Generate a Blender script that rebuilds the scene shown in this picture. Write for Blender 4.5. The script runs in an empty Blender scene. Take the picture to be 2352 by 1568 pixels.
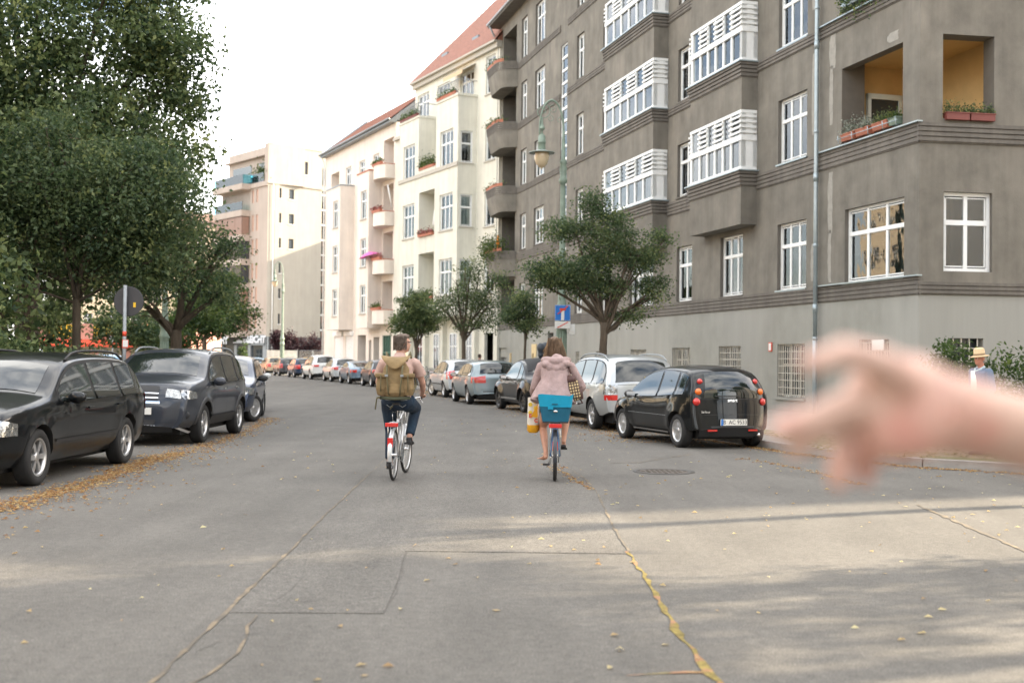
import bpy, bmesh, math, random
import numpy as np
from mathutils import Vector, Matrix
random.seed(7)
RNG = np.random.default_rng(7)
R = math.radians
S = bpy.context.scene
COL = S.collection

# ---------------------------------------------------------------- camera
def cam_basis():
    p = R(.89); ro = R(.6)
    f = Vector((0, math.cos(p), math.sin(p))); u0 = Vector((0, -math.sin(p), math.cos(p))); r0 = Vector((1, 0, 0))
    r = r0*math.cos(ro)+u0*math.sin(ro); u = u0*math.cos(ro)-r0*math.sin(ro)
    return r, u, f
cr, cu, cf = cam_basis()
cd = bpy.data.cameras.new('camera'); cam = bpy.data.objects.new('camera', cd); COL.objects.link(cam)
cam.matrix_world = Matrix(((cr.x, cu.x, -cf.x, 0), (cr.y, cu.y, -cf.y, 0), (cr.z, cu.z, -cf.z, 1.6), (0, 0, 0, 1)))
cd.sensor_width = 36; cd.lens = 36*2700/2352; cd.clip_end = 3000; cd.clip_start = .05
cd.dof.use_dof = True; cd.dof.focus_distance = 16.5; cd.dof.aperture_fstop = 1.8
S.camera = cam
S.render.engine = 'CYCLES'
S.view_settings.view_transform = 'Standard'; S.view_settings.look = 'None'
S.view_settings.gamma = 1; S.view_settings.use_curve_mapping = False
S.view_settings.exposure = 2.42

# ---------------------------------------------------------------- sky and sun
SUN_AZ = Vector((.93, .36, 0)).normalized(); SUN_EL = R(23)
w = bpy.data.worlds.new('World'); S.world = w; w.use_nodes = True
nt = w.node_tree; nt.nodes.clear()
out = nt.nodes.new('ShaderNodeOutputWorld'); bg = nt.nodes.new('ShaderNodeBackground')
sky = nt.nodes.new('ShaderNodeTexSky'); sky.sky_type = 'NISHITA'; sky.sun_disc = False
sky.sun_elevation = SUN_EL; sky.sun_rotation = math.atan2(SUN_AZ.x, SUN_AZ.y)
sky.air_density = 1.0; sky.dust_density = 2.0
tc = nt.nodes.new('ShaderNodeTexCoord'); mp = nt.nodes.new('ShaderNodeMapping'); mp.inputs['Scale'].default_value = (1, 1, 2.6)
nz = nt.nodes.new('ShaderNodeTexNoise'); nz.inputs['Scale'].default_value = 2.2; nz.inputs['Detail'].default_value = 8; nz.inputs['Roughness'].default_value = .55
rp = nt.nodes.new('ShaderNodeValToRGB'); rp.color_ramp.elements[0].position = .38; rp.color_ramp.elements[1].position = .60
mx = nt.nodes.new('ShaderNodeMix'); mx.data_type = 'RGBA'
mx.inputs['B'].default_value = (8.6, 8.4, 8.1, 1)
nt.links.new(tc.outputs['Generated'], mp.inputs['Vector']); nt.links.new(mp.outputs['Vector'], nz.inputs['Vector'])
nt.links.new(nz.outputs['Fac'], rp.inputs['Fac']); nt.links.new(rp.outputs['Color'], mx.inputs['Factor'])
nt.links.new(sky.outputs['Color'], mx.inputs['A']); nt.links.new(mx.outputs['Result'], bg.inputs['Color'])
bg.inputs['Strength'].default_value = .095
nt.links.new(bg.outputs['Background'], out.inputs['Surface'])
sd = bpy.data.lights.new('sun', 'SUN'); sd.energy = 3.2; sd.angle = R(.53); sd.color = (1, .84, .62)
sun = bpy.data.objects.new('sun', sd); COL.objects.link(sun)
sdir = Vector((SUN_AZ.x*math.cos(SUN_EL), SUN_AZ.y*math.cos(SUN_EL), math.sin(SUN_EL)))
sun.rotation_euler = sdir.to_track_quat('Z', 'Y').to_euler(); sun.location = (30, 10, 40)

# ---------------------------------------------------------------- helpers: materials
def mat(name, col, rough=.7, metal=0., var=0., vscale=3., bump=0., bscale=40., coat=0., stain=None, spec=.5, stretch=(1, 1, 1), trans=0., emit=None, streak=0.):
    m = bpy.data.materials.new(name); m.use_nodes = True; t = m.node_tree; N = t.nodes; b = N['Principled BSDF']
    b.inputs['Base Color'].default_value = (*col, 1); b.inputs['Roughness'].default_value = rough; b.inputs['Metallic'].default_value = metal
    b.inputs['Specular IOR Level'].default_value = spec
    b.inputs['Coat Weight'].default_value = coat; b.inputs['Coat Roughness'].default_value = .03
    if emit: b.inputs['Emission Color'].default_value = (*emit[:3], 1); b.inputs['Emission Strength'].default_value = emit[3]
    co = N.new('ShaderNodeTexCoord'); ma = N.new('ShaderNodeMapping'); ma.inputs['Scale'].default_value = stretch
    t.links.new(co.outputs['Object'], ma.inputs['Vector'])
    last = None
    if var:
        n = N.new('ShaderNodeTexNoise'); n.inputs['Scale'].default_value = vscale; n.inputs['Detail'].default_value = 7; n.inputs['Roughness'].default_value = .62
        r = N.new('ShaderNodeMapRange'); r.inputs['From Min'].default_value = .3; r.inputs['From Max'].default_value = .7
        r.inputs['To Min'].default_value = 1-var; r.inputs['To Max'].default_value = 1+var
        mul = N.new('ShaderNodeMix'); mul.data_type = 'RGBA'; mul.blend_type = 'MULTIPLY'; mul.inputs['Factor'].default_value = 1
        mul.inputs['A'].default_value = (*col, 1)
        t.links.new(ma.outputs['Vector'], n.inputs['Vector']); t.links.new(n.outputs['Fac'], r.inputs['Value']); t.links.new(r.outputs['Result'], mul.inputs['B'])
        last = mul.outputs['Result']
    if stain:   # (colour, scale, lo, hi, stretch)
        n = N.new('ShaderNodeTexNoise'); n.inputs['Scale'].default_value = stain[1]; n.inputs['Detail'].default_value = 6
        m2 = N.new('ShaderNodeMapping'); m2.inputs['Scale'].default_value = stain[4] if len(stain) > 4 else (1, 1, 1); m2.inputs['Location'].default_value = (3.1, 7.7, 1.3)
        t.links.new(co.outputs['Object'], m2.inputs['Vector']); t.links.new(m2.outputs['Vector'], n.inputs['Vector'])
        r = N.new('ShaderNodeMapRange'); r.inputs['From Min'].default_value = stain[2]; r.inputs['From Max'].default_value = stain[3]
        t.links.new(n.outputs['Fac'], r.inputs['Value'])
        mi = N.new('ShaderNodeMix'); mi.data_type = 'RGBA'; mi.inputs['A'].default_value = (*col, 1); mi.inputs['B'].default_value = (*stain[0], 1)
        t.links.new(r.outputs['Result'], mi.inputs['Factor'])
        if last: t.links.new(last, mi.inputs['A'])
        last = mi.outputs['Result']
    if streak:
        src = last
        for sc, st, am in ((2.2, (1, 1, .10), streak), (.7, (1, 1, .5), streak*.8), (9, (1, 1, .06), streak*.5)):
            m3 = N.new('ShaderNodeMapping'); m3.inputs['Scale'].default_value = st; n = N.new('ShaderNodeTexNoise'); n.inputs['Scale'].default_value = sc; n.inputs['Detail'].default_value = 5
            t.links.new(co.outputs['Object'], m3.inputs['Vector']); t.links.new(m3.outputs['Vector'], n.inputs['Vector'])
            r = N.new('ShaderNodeMapRange'); r.inputs['From Min'].default_value = .35; r.inputs['From Max'].default_value = .65; r.inputs['To Min'].default_value = 1-am; r.inputs['To Max'].default_value = 1+am*.7
            x = N.new('ShaderNodeMix'); x.data_type = 'RGBA'; x.blend_type = 'MULTIPLY'; x.inputs['Factor'].default_value = 1
            t.links.new(n.outputs['Fac'], r.inputs['Value']); t.links.new(r.outputs['Result'], x.inputs['B'])
            if src: t.links.new(src, x.inputs['A'])
            else: x.inputs['A'].default_value = (*col, 1)
            src = x.outputs['Result']
        last = src
    if last: t.links.new(last, b.inputs['Base Color'])
    if bump:
        n = N.new('ShaderNodeTexNoise'); n.inputs['Scale'].default_value = bscale; n.inputs['Detail'].default_value = 5
        bu = N.new('ShaderNodeBump'); bu.inputs['Strength'].default_value = bump; bu.inputs['Distance'].default_value = .02
        t.links.new(ma.outputs['Vector'], n.inputs['Vector']); t.links.new(n.outputs['Fac'], bu.inputs['Height']); t.links.new(bu.outputs['Normal'], b.inputs['Normal'])
    return m

def glassmat(name, tint=(.8, .85, .85), ior=1.75, wav=.02, rough=.02):
    m = bpy.data.materials.new(name); m.use_nodes = True; t = m.node_tree; N = t.nodes; N.clear()
    o = N.new('ShaderNodeOutputMaterial'); mi = N.new('ShaderNodeMixShader'); fr = N.new('ShaderNodeFresnel'); fr.inputs['IOR'].default_value = ior
    tr = N.new('ShaderNodeBsdfTransparent'); tr.inputs['Color'].default_value = (*tint, 1)
    gl = N.new('ShaderNodeBsdfGlossy'); gl.inputs['Roughness'].default_value = rough; gl.inputs['Color'].default_value = (.95, .97, 1, 1)
    co = N.new('ShaderNodeTexCoord'); n = N.new('ShaderNodeTexNoise'); n.inputs['Scale'].default_value = 1.6; bu = N.new('ShaderNodeBump'); bu.inputs['Strength'].default_value = wav*5; bu.inputs['Distance'].default_value = .05
    t.links.new(co.outputs['Object'], n.inputs['Vector']); t.links.new(n.outputs['Fac'], bu.inputs['Height']); t.links.new(bu.outputs['Normal'], gl.inputs['Normal'])
    t.links.new(fr.outputs['Fac'], mi.inputs['Fac']); t.links.new(tr.outputs['BSDF'], mi.inputs[1]); t.links.new(gl.outputs['BSDF'], mi.inputs[2]); t.links.new(mi.outputs['Shader'], o.inputs['Surface'])
    return m

def leafmat(name, c1, c2, c3):
    m = bpy.data.materials.new(name); m.use_nodes = True; t = m.node_tree; N = t.nodes; N.clear()
    o = N.new('ShaderNodeOutputMaterial'); a = N.new('ShaderNodeAttribute'); a.attribute_name = 'tone'
    cr_ = N.new('ShaderNodeValToRGB'); e = cr_.color_ramp.elements; e[0].color = (*c1, 1); e[1].color = (*c3, 1); e[1].position = 1
    q = e.new(.55); q.color = (*c2, 1)
    d = N.new('ShaderNodeBsdfPrincipled'); d.inputs['Roughness'].default_value = .55; tl = N.new('ShaderNodeBsdfTranslucent'); mi = N.new('ShaderNodeMixShader'); mi.inputs['Fac'].default_value = .5
    t.links.new(a.outputs['Fac'], cr_.inputs['Fac']); t.links.new(cr_.outputs['Color'], d.inputs['Base Color']); t.links.new(cr_.outputs['Color'], tl.inputs['Color'])
    t.links.new(d.outputs['BSDF'], mi.inputs[1]); t.links.new(tl.outputs['BSDF'], mi.inputs[2]); t.links.new(mi.outputs['Shader'], o.inputs['Surface'])
    return m

# ---------------------------------------------------------------- helpers: objects
def tag(o, label=None, cat=None, group=None, kind=None):
    if label: o['label'] = label
    if cat: o['category'] = cat
    if group: o['group'] = group
    if kind: o['kind'] = kind
    return o
def empty(name, loc=(0, 0, 0), rz=0., label=None, cat=None, group=None, kind=None):
    o = bpy.data.objects.new(name, None); COL.objects.link(o); o.location = loc; o.rotation_euler = (0, 0, rz); o.empty_display_size = .2
    return tag(o, label, cat, group, kind)
def link(name, me, parent=None, loc=(0, 0, 0), rot=(0, 0, 0), scale=(1, 1, 1)):
    o = bpy.data.objects.new(name, me); COL.objects.link(o); o.parent = parent; o.location = loc; o.rotation_euler = rot; o.scale = scale
    return o
def copytree(o, parent=None):
    c = o.copy(); COL.objects.link(c); c.parent = parent
    for ch in o.children: copytree(ch, c)
    return c

SPLIT = set('bay_wall ledge_flashing ground_window ground_window_frame moulding dark_opening roller_shutter bay_return loggia_door loggia_back pilaster stair_curtain shop_pier unlit_room_plate street_window penthouse_window glass_balustrade cornice balcony_railing balcony_door bay_band repair_patch side_unlit_room_plate party_wall rear_wall gable_wall rail frame penthouse penthouse rear_block core roof_window green_shop_frame shop_glass pocket_seam strap downpipe window_surround flap_edge bracket'.split())
class MB:
    def __init__(s, M=None): s.v = []; s.f = []; s.mi = []; s.sm = []; s.M = M; s.k = 0; s.smooth = False
    def add(s, vs, fs, k=None, smooth=None):
        n = len(s.v)
        if s.M is not None: vs = [s.M @ Vector(p) for p in vs]
        s.v += [tuple(p) for p in vs]; s.f += [tuple(i+n for i in f) for f in fs]
        s.mi += [s.k if k is None else k]*len(fs); s.sm += [s.smooth if smooth is None else smooth]*len(fs)
        return s
    def box(s, x0, x1, y0, y1, z0, z1, k=None):
        return s.add([(x0, y0, z0), (x1, y0, z0), (x1, y1, z0), (x0, y1, z0), (x0, y0, z1), (x1, y0, z1), (x1, y1, z1), (x0, y1, z1)],
                     [(0, 3, 2, 1), (4, 5, 6, 7), (0, 1, 5, 4), (1, 2, 6, 5), (2, 3, 7, 6), (3, 0, 4, 7)], k)
    def cbox(s, c, d, rz=0, k=None, ry=0):
        m = Matrix.Translation(c) @ Matrix.Rotation(rz, 4, 'Z') @ Matrix.Rotation(ry, 4, 'Y')
        a = [(x*d[0]/2, y*d[1]/2, z*d[2]/2) for z in (-1, 1) for x, y in ((-1, -1), (1, -1), (1, 1), (-1, 1))]
        return s.add([m @ Vector(p) for p in a], [(0, 3, 2, 1), (4, 5, 6, 7), (0, 1, 5, 4), (1, 2, 6, 5), (2, 3, 7, 6), (3, 0, 4, 7)], k)
    def quad(s, a, b, c, d, k=None): return s.add([a, b, c, d], [(0, 1, 2, 3)], k)
    def prism(s, poly, z0, z1, k=None, caps=True):
        n = len(poly); vs = [(*p[:2], z0) for p in poly]+[(*p[:2], z1) for p in poly]
        fs = [(i, (i+1) % n, n+(i+1) % n, n+i) for i in range(n)]
        if caps: fs += [tuple(range(n-1, -1, -1)), tuple(range(n, 2*n))]
        return s.add(vs, fs, k)
    def tube(s, pts, r, n=8, k=None, smooth=True, caps=True, ry=None):
        pts = [Vector(p) for p in pts]; rs = r if isinstance(r, (list, tuple)) else [r]*len(pts)
        vs = []; fs = []; up = Vector((0, 0, 1)); prev = None
        for i, p in enumerate(pts):
            d = (pts[min(i+1, len(pts)-1)]-pts[max(i-1, 0)])
            d = d.normalized() if d.length > 1e-9 else Vector((0, 0, 1))
            if prev is None: a = d.cross(up if abs(d.z) < .9 else Vector((1, 0, 0))).normalized()
            else:
                a = (prev - d*prev.dot(d)); a = a.normalized() if a.length > 1e-6 else d.cross(up).normalized()
            prev = a; b = d.cross(a)
            ra = rs[i]; rb = (ry[i] if isinstance(ry, (list, tuple)) else ry) if ry is not None else ra
            for j in range(n):
                t = 2*math.pi*j/n; vs.append(p+a*math.cos(t)*ra+b*math.sin(t)*rb)
        for i in range(len(pts)-1):
            for j in range(n): fs.append((i*n+j, i*n+(j+1) % n, (i+1)*n+(j+1) % n, (i+1)*n+j))
        if caps: fs += [tuple(range(n-1, -1, -1)), tuple(range((len(pts)-1)*n, len(pts)*n))]
        return s.add(vs, fs, k, smooth)
    def lathe(s, prof, n=20, k=None, smooth=True, M=None, caps=False):
        vs = []; fs = []
        for r, z in prof:
            for j in range(n):
                t = 2*math.pi*j/n; p = Vector((r*math.cos(t), r*math.sin(t), z)); vs.append(M @ p if M else p)
        for i in range(len(prof)-1):
            for j in range(n): fs.append((i*n+j, i*n+(j+1) % n, (i+1)*n+(j+1) % n, (i+1)*n+j))
        if caps: fs += [tuple(range(n-1, -1, -1)), tuple(range((len(prof)-1)*n, len(prof)*n))]
        return s.add(vs, fs, k, smooth)
    def ell(s, c, r, n=12, m=8, k=None, rot=None):
        vs = []; fs = []; c = Vector(c)
        for i in range(m+1):
            ph = math.pi*i/m
            for j in range(n):
                t = 2*math.pi*j/n; p = Vector((r[0]*math.sin(ph)*math.cos(t), r[1]*math.sin(ph)*math.sin(t), r[2]*math.cos(ph)))
                if rot: p = rot @ p
                vs.append(c+p)
        for i in range(m):
            for j in range(n): fs.append(((i+1)*n+j, (i+1)*n+(j+1) % n, i*n+(j+1) % n, i*n+j))
        return s.add(vs, fs, k, True)
    def grid(s, rows, k=None, smooth=True, flip=False):
        n = len(rows[0]); vs = [p for r_ in rows for p in r_]; fs = []
        for i in range(len(rows)-1):
            for j in range(n-1):
                f = (i*n+j, i*n+j+1, (i+1)*n+j+1, (i+1)*n+j); fs.append(f[::-1] if flip else f)
        return s.add(vs, fs, k, smooth)
    def mesh(s, name, mats):
        me = bpy.data.meshes.new(name); me.from_pydata(s.v, [], s.f)
        for m in (mats if isinstance(mats, (list, tuple)) else [mats]): me.materials.append(m)
        me.polygons.foreach_set('material_index', s.mi); me.polygons.foreach_set('use_smooth', s.sm); me.update()
        return me
    def islands(s):
        n = len(s.v); p = list(range(n))
        def fd(a):
            while p[a] != a: p[a] = p[p[a]]; a = p[a]
            return a
        for f in s.f:
            for b in f[1:]: p[fd(b)] = fd(f[0])
        g = {}
        for i, f in enumerate(s.f): g.setdefault(fd(f[0]), []).append(i)
        bb = []
        for fs in g.values():
            vs = np.array([s.v[j] for i in fs for j in s.f[i]]); bb.append([vs.min(0)-.006, vs.max(0)+.006, fs])
        ch = True
        while ch:
            ch = False; out = []
            for b in bb:
                for o in out:
                    if (b[0] <= o[1]).all() and (o[0] <= b[1]).all(): o[0] = np.minimum(o[0], b[0]); o[1] = np.maximum(o[1], b[1]); o[2] = o[2]+b[2]; ch = True; break
                else: out.append(b)
            bb = out
        return [b[2] for b in bb]
    def build(s, name, mats, parent=None, loc=(0, 0, 0), rot=(0, 0, 0), bevel=0, remesh=0, smooth=0, auto=False):
        if name in SPLIT and len(s.f) < 4000:
            isl = s.islands()
            if 1 < len(isl) < 120:
                for fs in isl:
                    q = MB(); ix = {}
                    for i in sorted(fs):
                        f = []
                        for j in s.f[i]:
                            if j not in ix: ix[j] = len(q.v); q.v.append(s.v[j])
                            f.append(ix[j])
                        q.f.append(tuple(f)); q.mi.append(s.mi[i]); q.sm.append(s.sm[i])
                    o = link(name, q.mesh(name, mats), parent, loc, rot)
                    if bevel: m_ = o.modifiers.new('b', 'BEVEL'); m_.width = bevel; m_.segments = 2; m_.limit_method = 'ANGLE'
                return o
        me = s.mesh(name, mats); o = link(name, me, parent, loc, rot)
        if remesh:
            r = o.modifiers.new('r', 'REMESH'); r.mode = 'VOXEL'; r.voxel_size = remesh; r.use_smooth_shade = True
        if smooth:
            q = o.modifiers.new('s', 'SMOOTH'); q.factor = .5; q.iterations = smooth
        if bevel:
            q = o.modifiers.new('b', 'BEVEL'); q.width = bevel; q.segments = 2; q.limit_method = 'ANGLE'
        return o
def text(s, size, m, parent, loc, rot, name='lettering', ext=.004, align='CENTER', sx=1., bold=0.):
    c = bpy.data.curves.new('t', 'FONT'); c.body = s; c.size = size; c.extrude = ext; c.align_x = align; c.align_y = 'CENTER'; c.offset = bold; c.resolution_u = 3
    t = bpy.data.objects.new('t', c); COL.objects.link(t)
    me = bpy.data.meshes.new_from_object(t.evaluated_get(bpy.context.evaluated_depsgraph_get())); bpy.data.objects.remove(t); bpy.data.curves.remove(c)
    me.materials.clear(); me.materials.append(m)
    return link(name, me, parent, loc, rot, (sx, 1, 1))
# ---------------------------------------------------------------- materials
M = {}
def asphalt(name, col, seed=0.):
    m = bpy.data.materials.new(name); m.use_nodes = True; t = m.node_tree; N = t.nodes; b = N['Principled BSDF']; b.inputs['Roughness'].default_value = .82; b.inputs['Specular IOR Level'].default_value = .35
    co = N.new('ShaderNodeTexCoord'); ma = N.new('ShaderNodeMapping'); ma.inputs['Location'].default_value = (seed, seed, 0); t.links.new(co.outputs['Object'], ma.inputs['Vector'])
    last = None
    for sc, det, lo, hi, a, c_, st in ((.12, 4, .35, .65, .86, 1.14, (1, .5, 1)), (1.3, 8, .3, .7, .86, 1.14, (1, .6, 1)), (14, 6, .3, .7, .82, 1.18, (1, 1, 1)), (95, 3, .32, .68, .42, 1.7, (1, 1, 1)), (1.1, 4, .35, .65, .90, 1.09, (1, .05, 1))):
        mp_ = N.new('ShaderNodeMapping'); mp_.inputs['Scale'].default_value = st; t.links.new(ma.outputs['Vector'], mp_.inputs['Vector'])
        n = N.new('ShaderNodeTexNoise'); n.inputs['Scale'].default_value = sc; n.inputs['Detail'].default_value = det; n.inputs['Roughness'].default_value = .6; t.links.new(mp_.outputs['Vector'], n.inputs['Vector'])
        r = N.new('ShaderNodeMapRange'); r.inputs['From Min'].default_value = lo; r.inputs['From Max'].default_value = hi; r.inputs['To Min'].default_value = a; r.inputs['To Max'].default_value = c_; t.links.new(n.outputs['Fac'], r.inputs['Value'])
        x = N.new('ShaderNodeMix'); x.data_type = 'RGBA'; x.blend_type = 'MULTIPLY'; x.inputs['Factor'].default_value = 1
        if last is None: x.inputs['A'].default_value = (*col, 1)
        else: t.links.new(last, x.inputs['A'])
        t.links.new(r.outputs['Result'], x.inputs['B']); last = x.outputs['Result']
    v = N.new('ShaderNodeTexVoronoi'); v.inputs['Scale'].default_value = 34; t.links.new(ma.outputs['Vector'], v.inputs['Vector'])
    r = N.new('ShaderNodeMapRange'); r.inputs['From Min'].default_value = .10; r.inputs['From Max'].default_value = .05; t.links.new(v.outputs['Distance'], r.inputs['Value'])
    x = N.new('ShaderNodeMix'); x.data_type = 'RGBA'; x.inputs['B'].default_value = (.30, .27, .23, 1); t.links.new(r.outputs['Result'], x.inputs['Factor']); t.links.new(last, x.inputs['A'])
    t.links.new(x.outputs['Result'], b.inputs['Base Color'])
    n = N.new('ShaderNodeTexNoise'); n.inputs['Scale'].default_value = 110; n.inputs['Detail'].default_value = 4; bu = N.new('ShaderNodeBump'); bu.inputs['Strength'].default_value = .6; bu.inputs['Distance'].default_value = .012
    t.links.new(ma.outputs['Vector'], n.inputs['Vector']); t.links.new(n.outputs['Fac'], bu.inputs['Height']); t.links.new(bu.outputs['Normal'], b.inputs['Normal'])
    return m
M['asphalt'] = asphalt('asphalt', (.112, .105, .093))
M['render_dark'] = mat('dark_render', (.172, .158, .131), .9, var=.22, vscale=1.3, bump=.3, bscale=50, stain=((.26, .235, .195), .5, .56, .80, (1, 1, .7)), streak=.09)
M['mould'] = mat('moulding_render', (.145, .131, .112), .85, var=.15, vscale=4, bump=.2, bscale=60, streak=0.12)
M['plinth'] = mat('plinth_render', (.275, .272, .24), .88, var=.10, vscale=1.2, bump=.25, bscale=60, stain=((.31, .305, .275), .3, .46, .56, (1, 1, .35)), streak=.035)
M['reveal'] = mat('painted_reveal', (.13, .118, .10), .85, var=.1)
M['cream'] = mat('cream_render', (.66, .64, .55), .9, var=.05, vscale=1.5, bump=.12, bscale=60, streak=0.06)
M['pink'] = mat('pink_render', (.74, .66, .58), .9, var=.05, vscale=1.2, bump=.12, bscale=60, streak=0.05)
M['white_wall'] = mat('white_render', (.36, .332, .28), .9, var=.04, vscale=.8, streak=0.04)
M['rosewall'] = mat('rose_render', (.44, .365, .305), .9, var=.04, vscale=.8, streak=0.05)
M['stone'] = mat('pale_stone', (.45, .42, .36), .85, var=.1, vscale=5)
M['terracotta'] = mat('terracotta_tile', (.25, .108, .072), .8, var=.3, vscale=6, bump=.3, bscale=12)
M['grey_roof'] = mat('grey_zinc', (.22, .24, .25), .45, metal=.6, var=.1)
M['frame'] = mat('white_window_paint', (.78, .79, .77), .45, var=.04, vscale=6)
M['frame_green'] = mat('green_window_paint', (.10, .22, .15), .5, var=.1)
M['frame_dark'] = mat('dark_window_frame', (.05, .055, .055), .5)
M['glass'] = glassmat('window_glass')
M['glass_far'] = mat('far_window_glass', (.045, .055, .065), .25, spec=.35)
M['glass_dark'] = mat('dark_glass', (.03, .04, .045), .04, spec=.9, bump=.03, bscale=2)
M['glass_teal'] = glassmat('balcony_glass', (.55, .85, .88), 1.6)
M['room'] = mat('unlit_room_plate', (.035, .03, .026), .9, var=.3, vscale=.8)  # near-black so that flat plates pass for unlit rooms
M['curtain'] = mat('curtain_cloth', (.62, .60, .54), .9, var=.08, vscale=4)
M['curtain_warm'] = mat('warm_curtain_cloth', (.60, .42, .22), .9, var=.15, vscale=3)
M['blind'] = mat('pale_blind', (.62, .68, .65), .7, var=.05)
M['ochre'] = mat('ochre_balcony_wall', (.60, .41, .18), .85, var=.08, vscale=2)
M['iron'] = mat('dark_iron', (.05, .05, .05), .6, metal=.3)
M['bar'] = mat('cream_painted_bars', (.50, .47, .40), .6, var=.1)
M['zinc'] = mat('zinc_pipe', (.34, .40, .42), .4, metal=.5, var=.15, vscale=3)
M['lampgreen'] = mat('green_lamp_paint', (.19, .25, .195), .5, var=.18, vscale=5, bump=.1)
M['lampglobe'] = mat('lamp_globe', (.62, .50, .33), .15, coat=.5)
M['bark'] = mat('bark', (.085, .065, .045), .95, var=.4, vscale=9, bump=.9, bscale=25, stretch=(1, 1, .25))
M['leafA'] = leafmat('dark_maple_leaf', (.028, .060, .024), (.14, .19, .072), (.33, .36, .13))
M['leafB'] = leafmat('hawthorn_leaf', (.036, .070, .030), (.115, .165, .070), (.25, .28, .10))
M['leafC'] = leafmat('lime_leaf', (.03, .06, .02), (.08, .13, .03), (.17, .20, .05))
M['leafP'] = leafmat('purple_leaf', (.025, .012, .016), (.05, .022, .028), (.09, .045, .05))
M['leafF'] = leafmat('flower_petals', (.06, .10, .03), (.35, .08, .08), (.55, .30, .30))
M['leafG'] = leafmat('silver_leaf', (.10, .13, .09), (.28, .32, .26), (.45, .48, .42))
M['soil'] = mat('soil', (.07, .055, .035), .95, var=.4, vscale=5, bump=.8, bscale=15)
M['grass'] = mat('verge_grass', (.07, .10, .03), .95, var=.4, vscale=4, bump=.8, bscale=30)
M['pave'] = mat('pavement_slab', (.25, .235, .205), .85, var=.15, vscale=3, bump=.3, bscale=50)
M['kerb'] = mat('granite_kerb', (.27, .265, .25), .8, var=.15, vscale=9, bump=.4, bscale=60)
M['pot'] = mat('terracotta_planter', (.42, .15, .09), .7, var=.12)
M['potd'] = mat('dark_red_planter', (.17, .045, .035), .6, var=.1)
M['tyre'] = mat('tyre_rubber', (.018, .018, .018), .8, bump=.2, bscale=60)
M['rim'] = mat('silver_rim', (.55, .55, .55), .32, metal=.8)
M['rimd'] = mat('black_rim', (.02, .02, .02), .35, metal=.3)
M['blackp'] = mat('black_plastic', (.022, .022, .023), .55)
M['under'] = mat('dark_underbody', (.012, .012, .012), .9)
M['chrome'] = mat('chrome', (.75, .75, .75), .15, metal=1)
M['carglass'] = mat('car_glass', (.012, .016, .015), .03, spec=.7, coat=.25)
M['red'] = mat('tail_light_red', (.55, .025, .02), .15, coat=.8)
M['orange'] = mat('indicator_orange', (.75, .16, .02), .2, coat=.6)
M['lamp'] = mat('headlight_glass', (.30, .31, .31), .12, metal=.75, coat=.8, var=.55, vscale=16, bump=.8, bscale=12)
M['plate'] = mat('plate_white', (.72, .71, .66), .5)
M['blue'] = mat('sign_blue', (.02, .17, .55), .45)
M['white'] = mat('white_enamel', (.75, .75, .72), .45)
M['signred'] = mat('sign_red', (.65, .07, .03), .45)
M['grey'] = mat('grey_metal', (.28, .30, .31), .5, metal=.4, var=.15)
M['black'] = mat('matt_black', (.02, .02, .022), .7)
def paint(name, c, metal=.35): return mat(name, c, .32, metal=metal, coat=.65, spec=.5 if max(c) > .1 else .12)
P = dict(black=paint('black_car_paint', (.004, .005, .006), .0), anthracite=paint('anthracite_car_paint', (.04, .045, .055), .2), silver=paint('silver_car_paint', (.45, .47, .47), .6),
         bluegrey=paint('blue_grey_car_paint', (.20, .25, .27), .5), silver2=paint('light_silver_car_paint', (.50, .52, .53), .5), dark=paint('dark_grey_car_paint', (.05, .05, .055)), white=paint('white_car_paint', (.66, .67, .66), .05),
         navy=paint('navy_car_paint', (.02, .035, .07)), beige=paint('beige_car_paint', (.40, .31, .20), .5), red=paint('red_car_paint', (.40, .03, .03), .1), sky=paint('light_blue_car_paint', (.20, .34, .50), .3),
         steel=paint('steel_blue_car_paint', (.13, .19, .25), .5))
# ---------------------------------------------------------------- ground
def struct(name, mb, m, parent=None, **k):
    o = mb.build(name, m, parent, **k)
    if parent is None: o['kind'] = 'structure'
    return o
g = MB(); rows = []
xs = [-900, -300, -120, -60, -30, -15, -5, 5, 15, 30, 60, 120, 300, 900]; ys = [-60, -20, 0, 10, 20, 35, 50, 70, 100, 140, 200, 400, 1200]
for y in ys: rows.append([(x, y, 0) for x in xs])
g.grid(rows, smooth=False); road = struct('road', g, M['asphalt'])
KR = [(75, 27.6), (30, 20.4), (12, 17.6), (9, 17.1), (7.65, 17.35), (6.4, 18.3), (5.5, 19.8), (4.95, 21.3), (4.2, 24.3), (3.5, 27.3), (2.0, 34), (.3, 42), (-.95, 48.9), (-3.2, 57.5), (-5.9, 66), (-8, 72), (-10.2, 78), (-13, 88.4), (-17.3, 104.7), (-24, 118), (-40, 138), (-70, 165)]
KL = [(-7.75, -20), (-7.75, 5), (-7.75, 15), (-7.75, 24), (-8.0, 28), (-8.7, 32), (-9.6, 35.5), (-10.8, 37.2), (-13, 38), (-90, 38.5)]
def dense(pts, step=1.):
    o = []
    for a, b in zip(pts, pts[1:]):
        n = max(1, int(math.dist(a, b)/step))
        for i in range(n): o.append((a[0]+(b[0]-a[0])*i/n, a[1]+(b[1]-a[1])*i/n))
    return o+[pts[-1]]
def inset(pts, d):
    o = []
    for i, p in enumerate(pts):
        a = pts[max(0, i-1)]; b = pts[min(len(pts)-1, i+1)]; l = math.dist(a, b)
        o.append((p[0]+(b[1]-a[1])/l*d, p[1]-(b[0]-a[0])/l*d))
    return o
KRi = inset(KR, .16)       # right of travel direction (inland)
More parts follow.
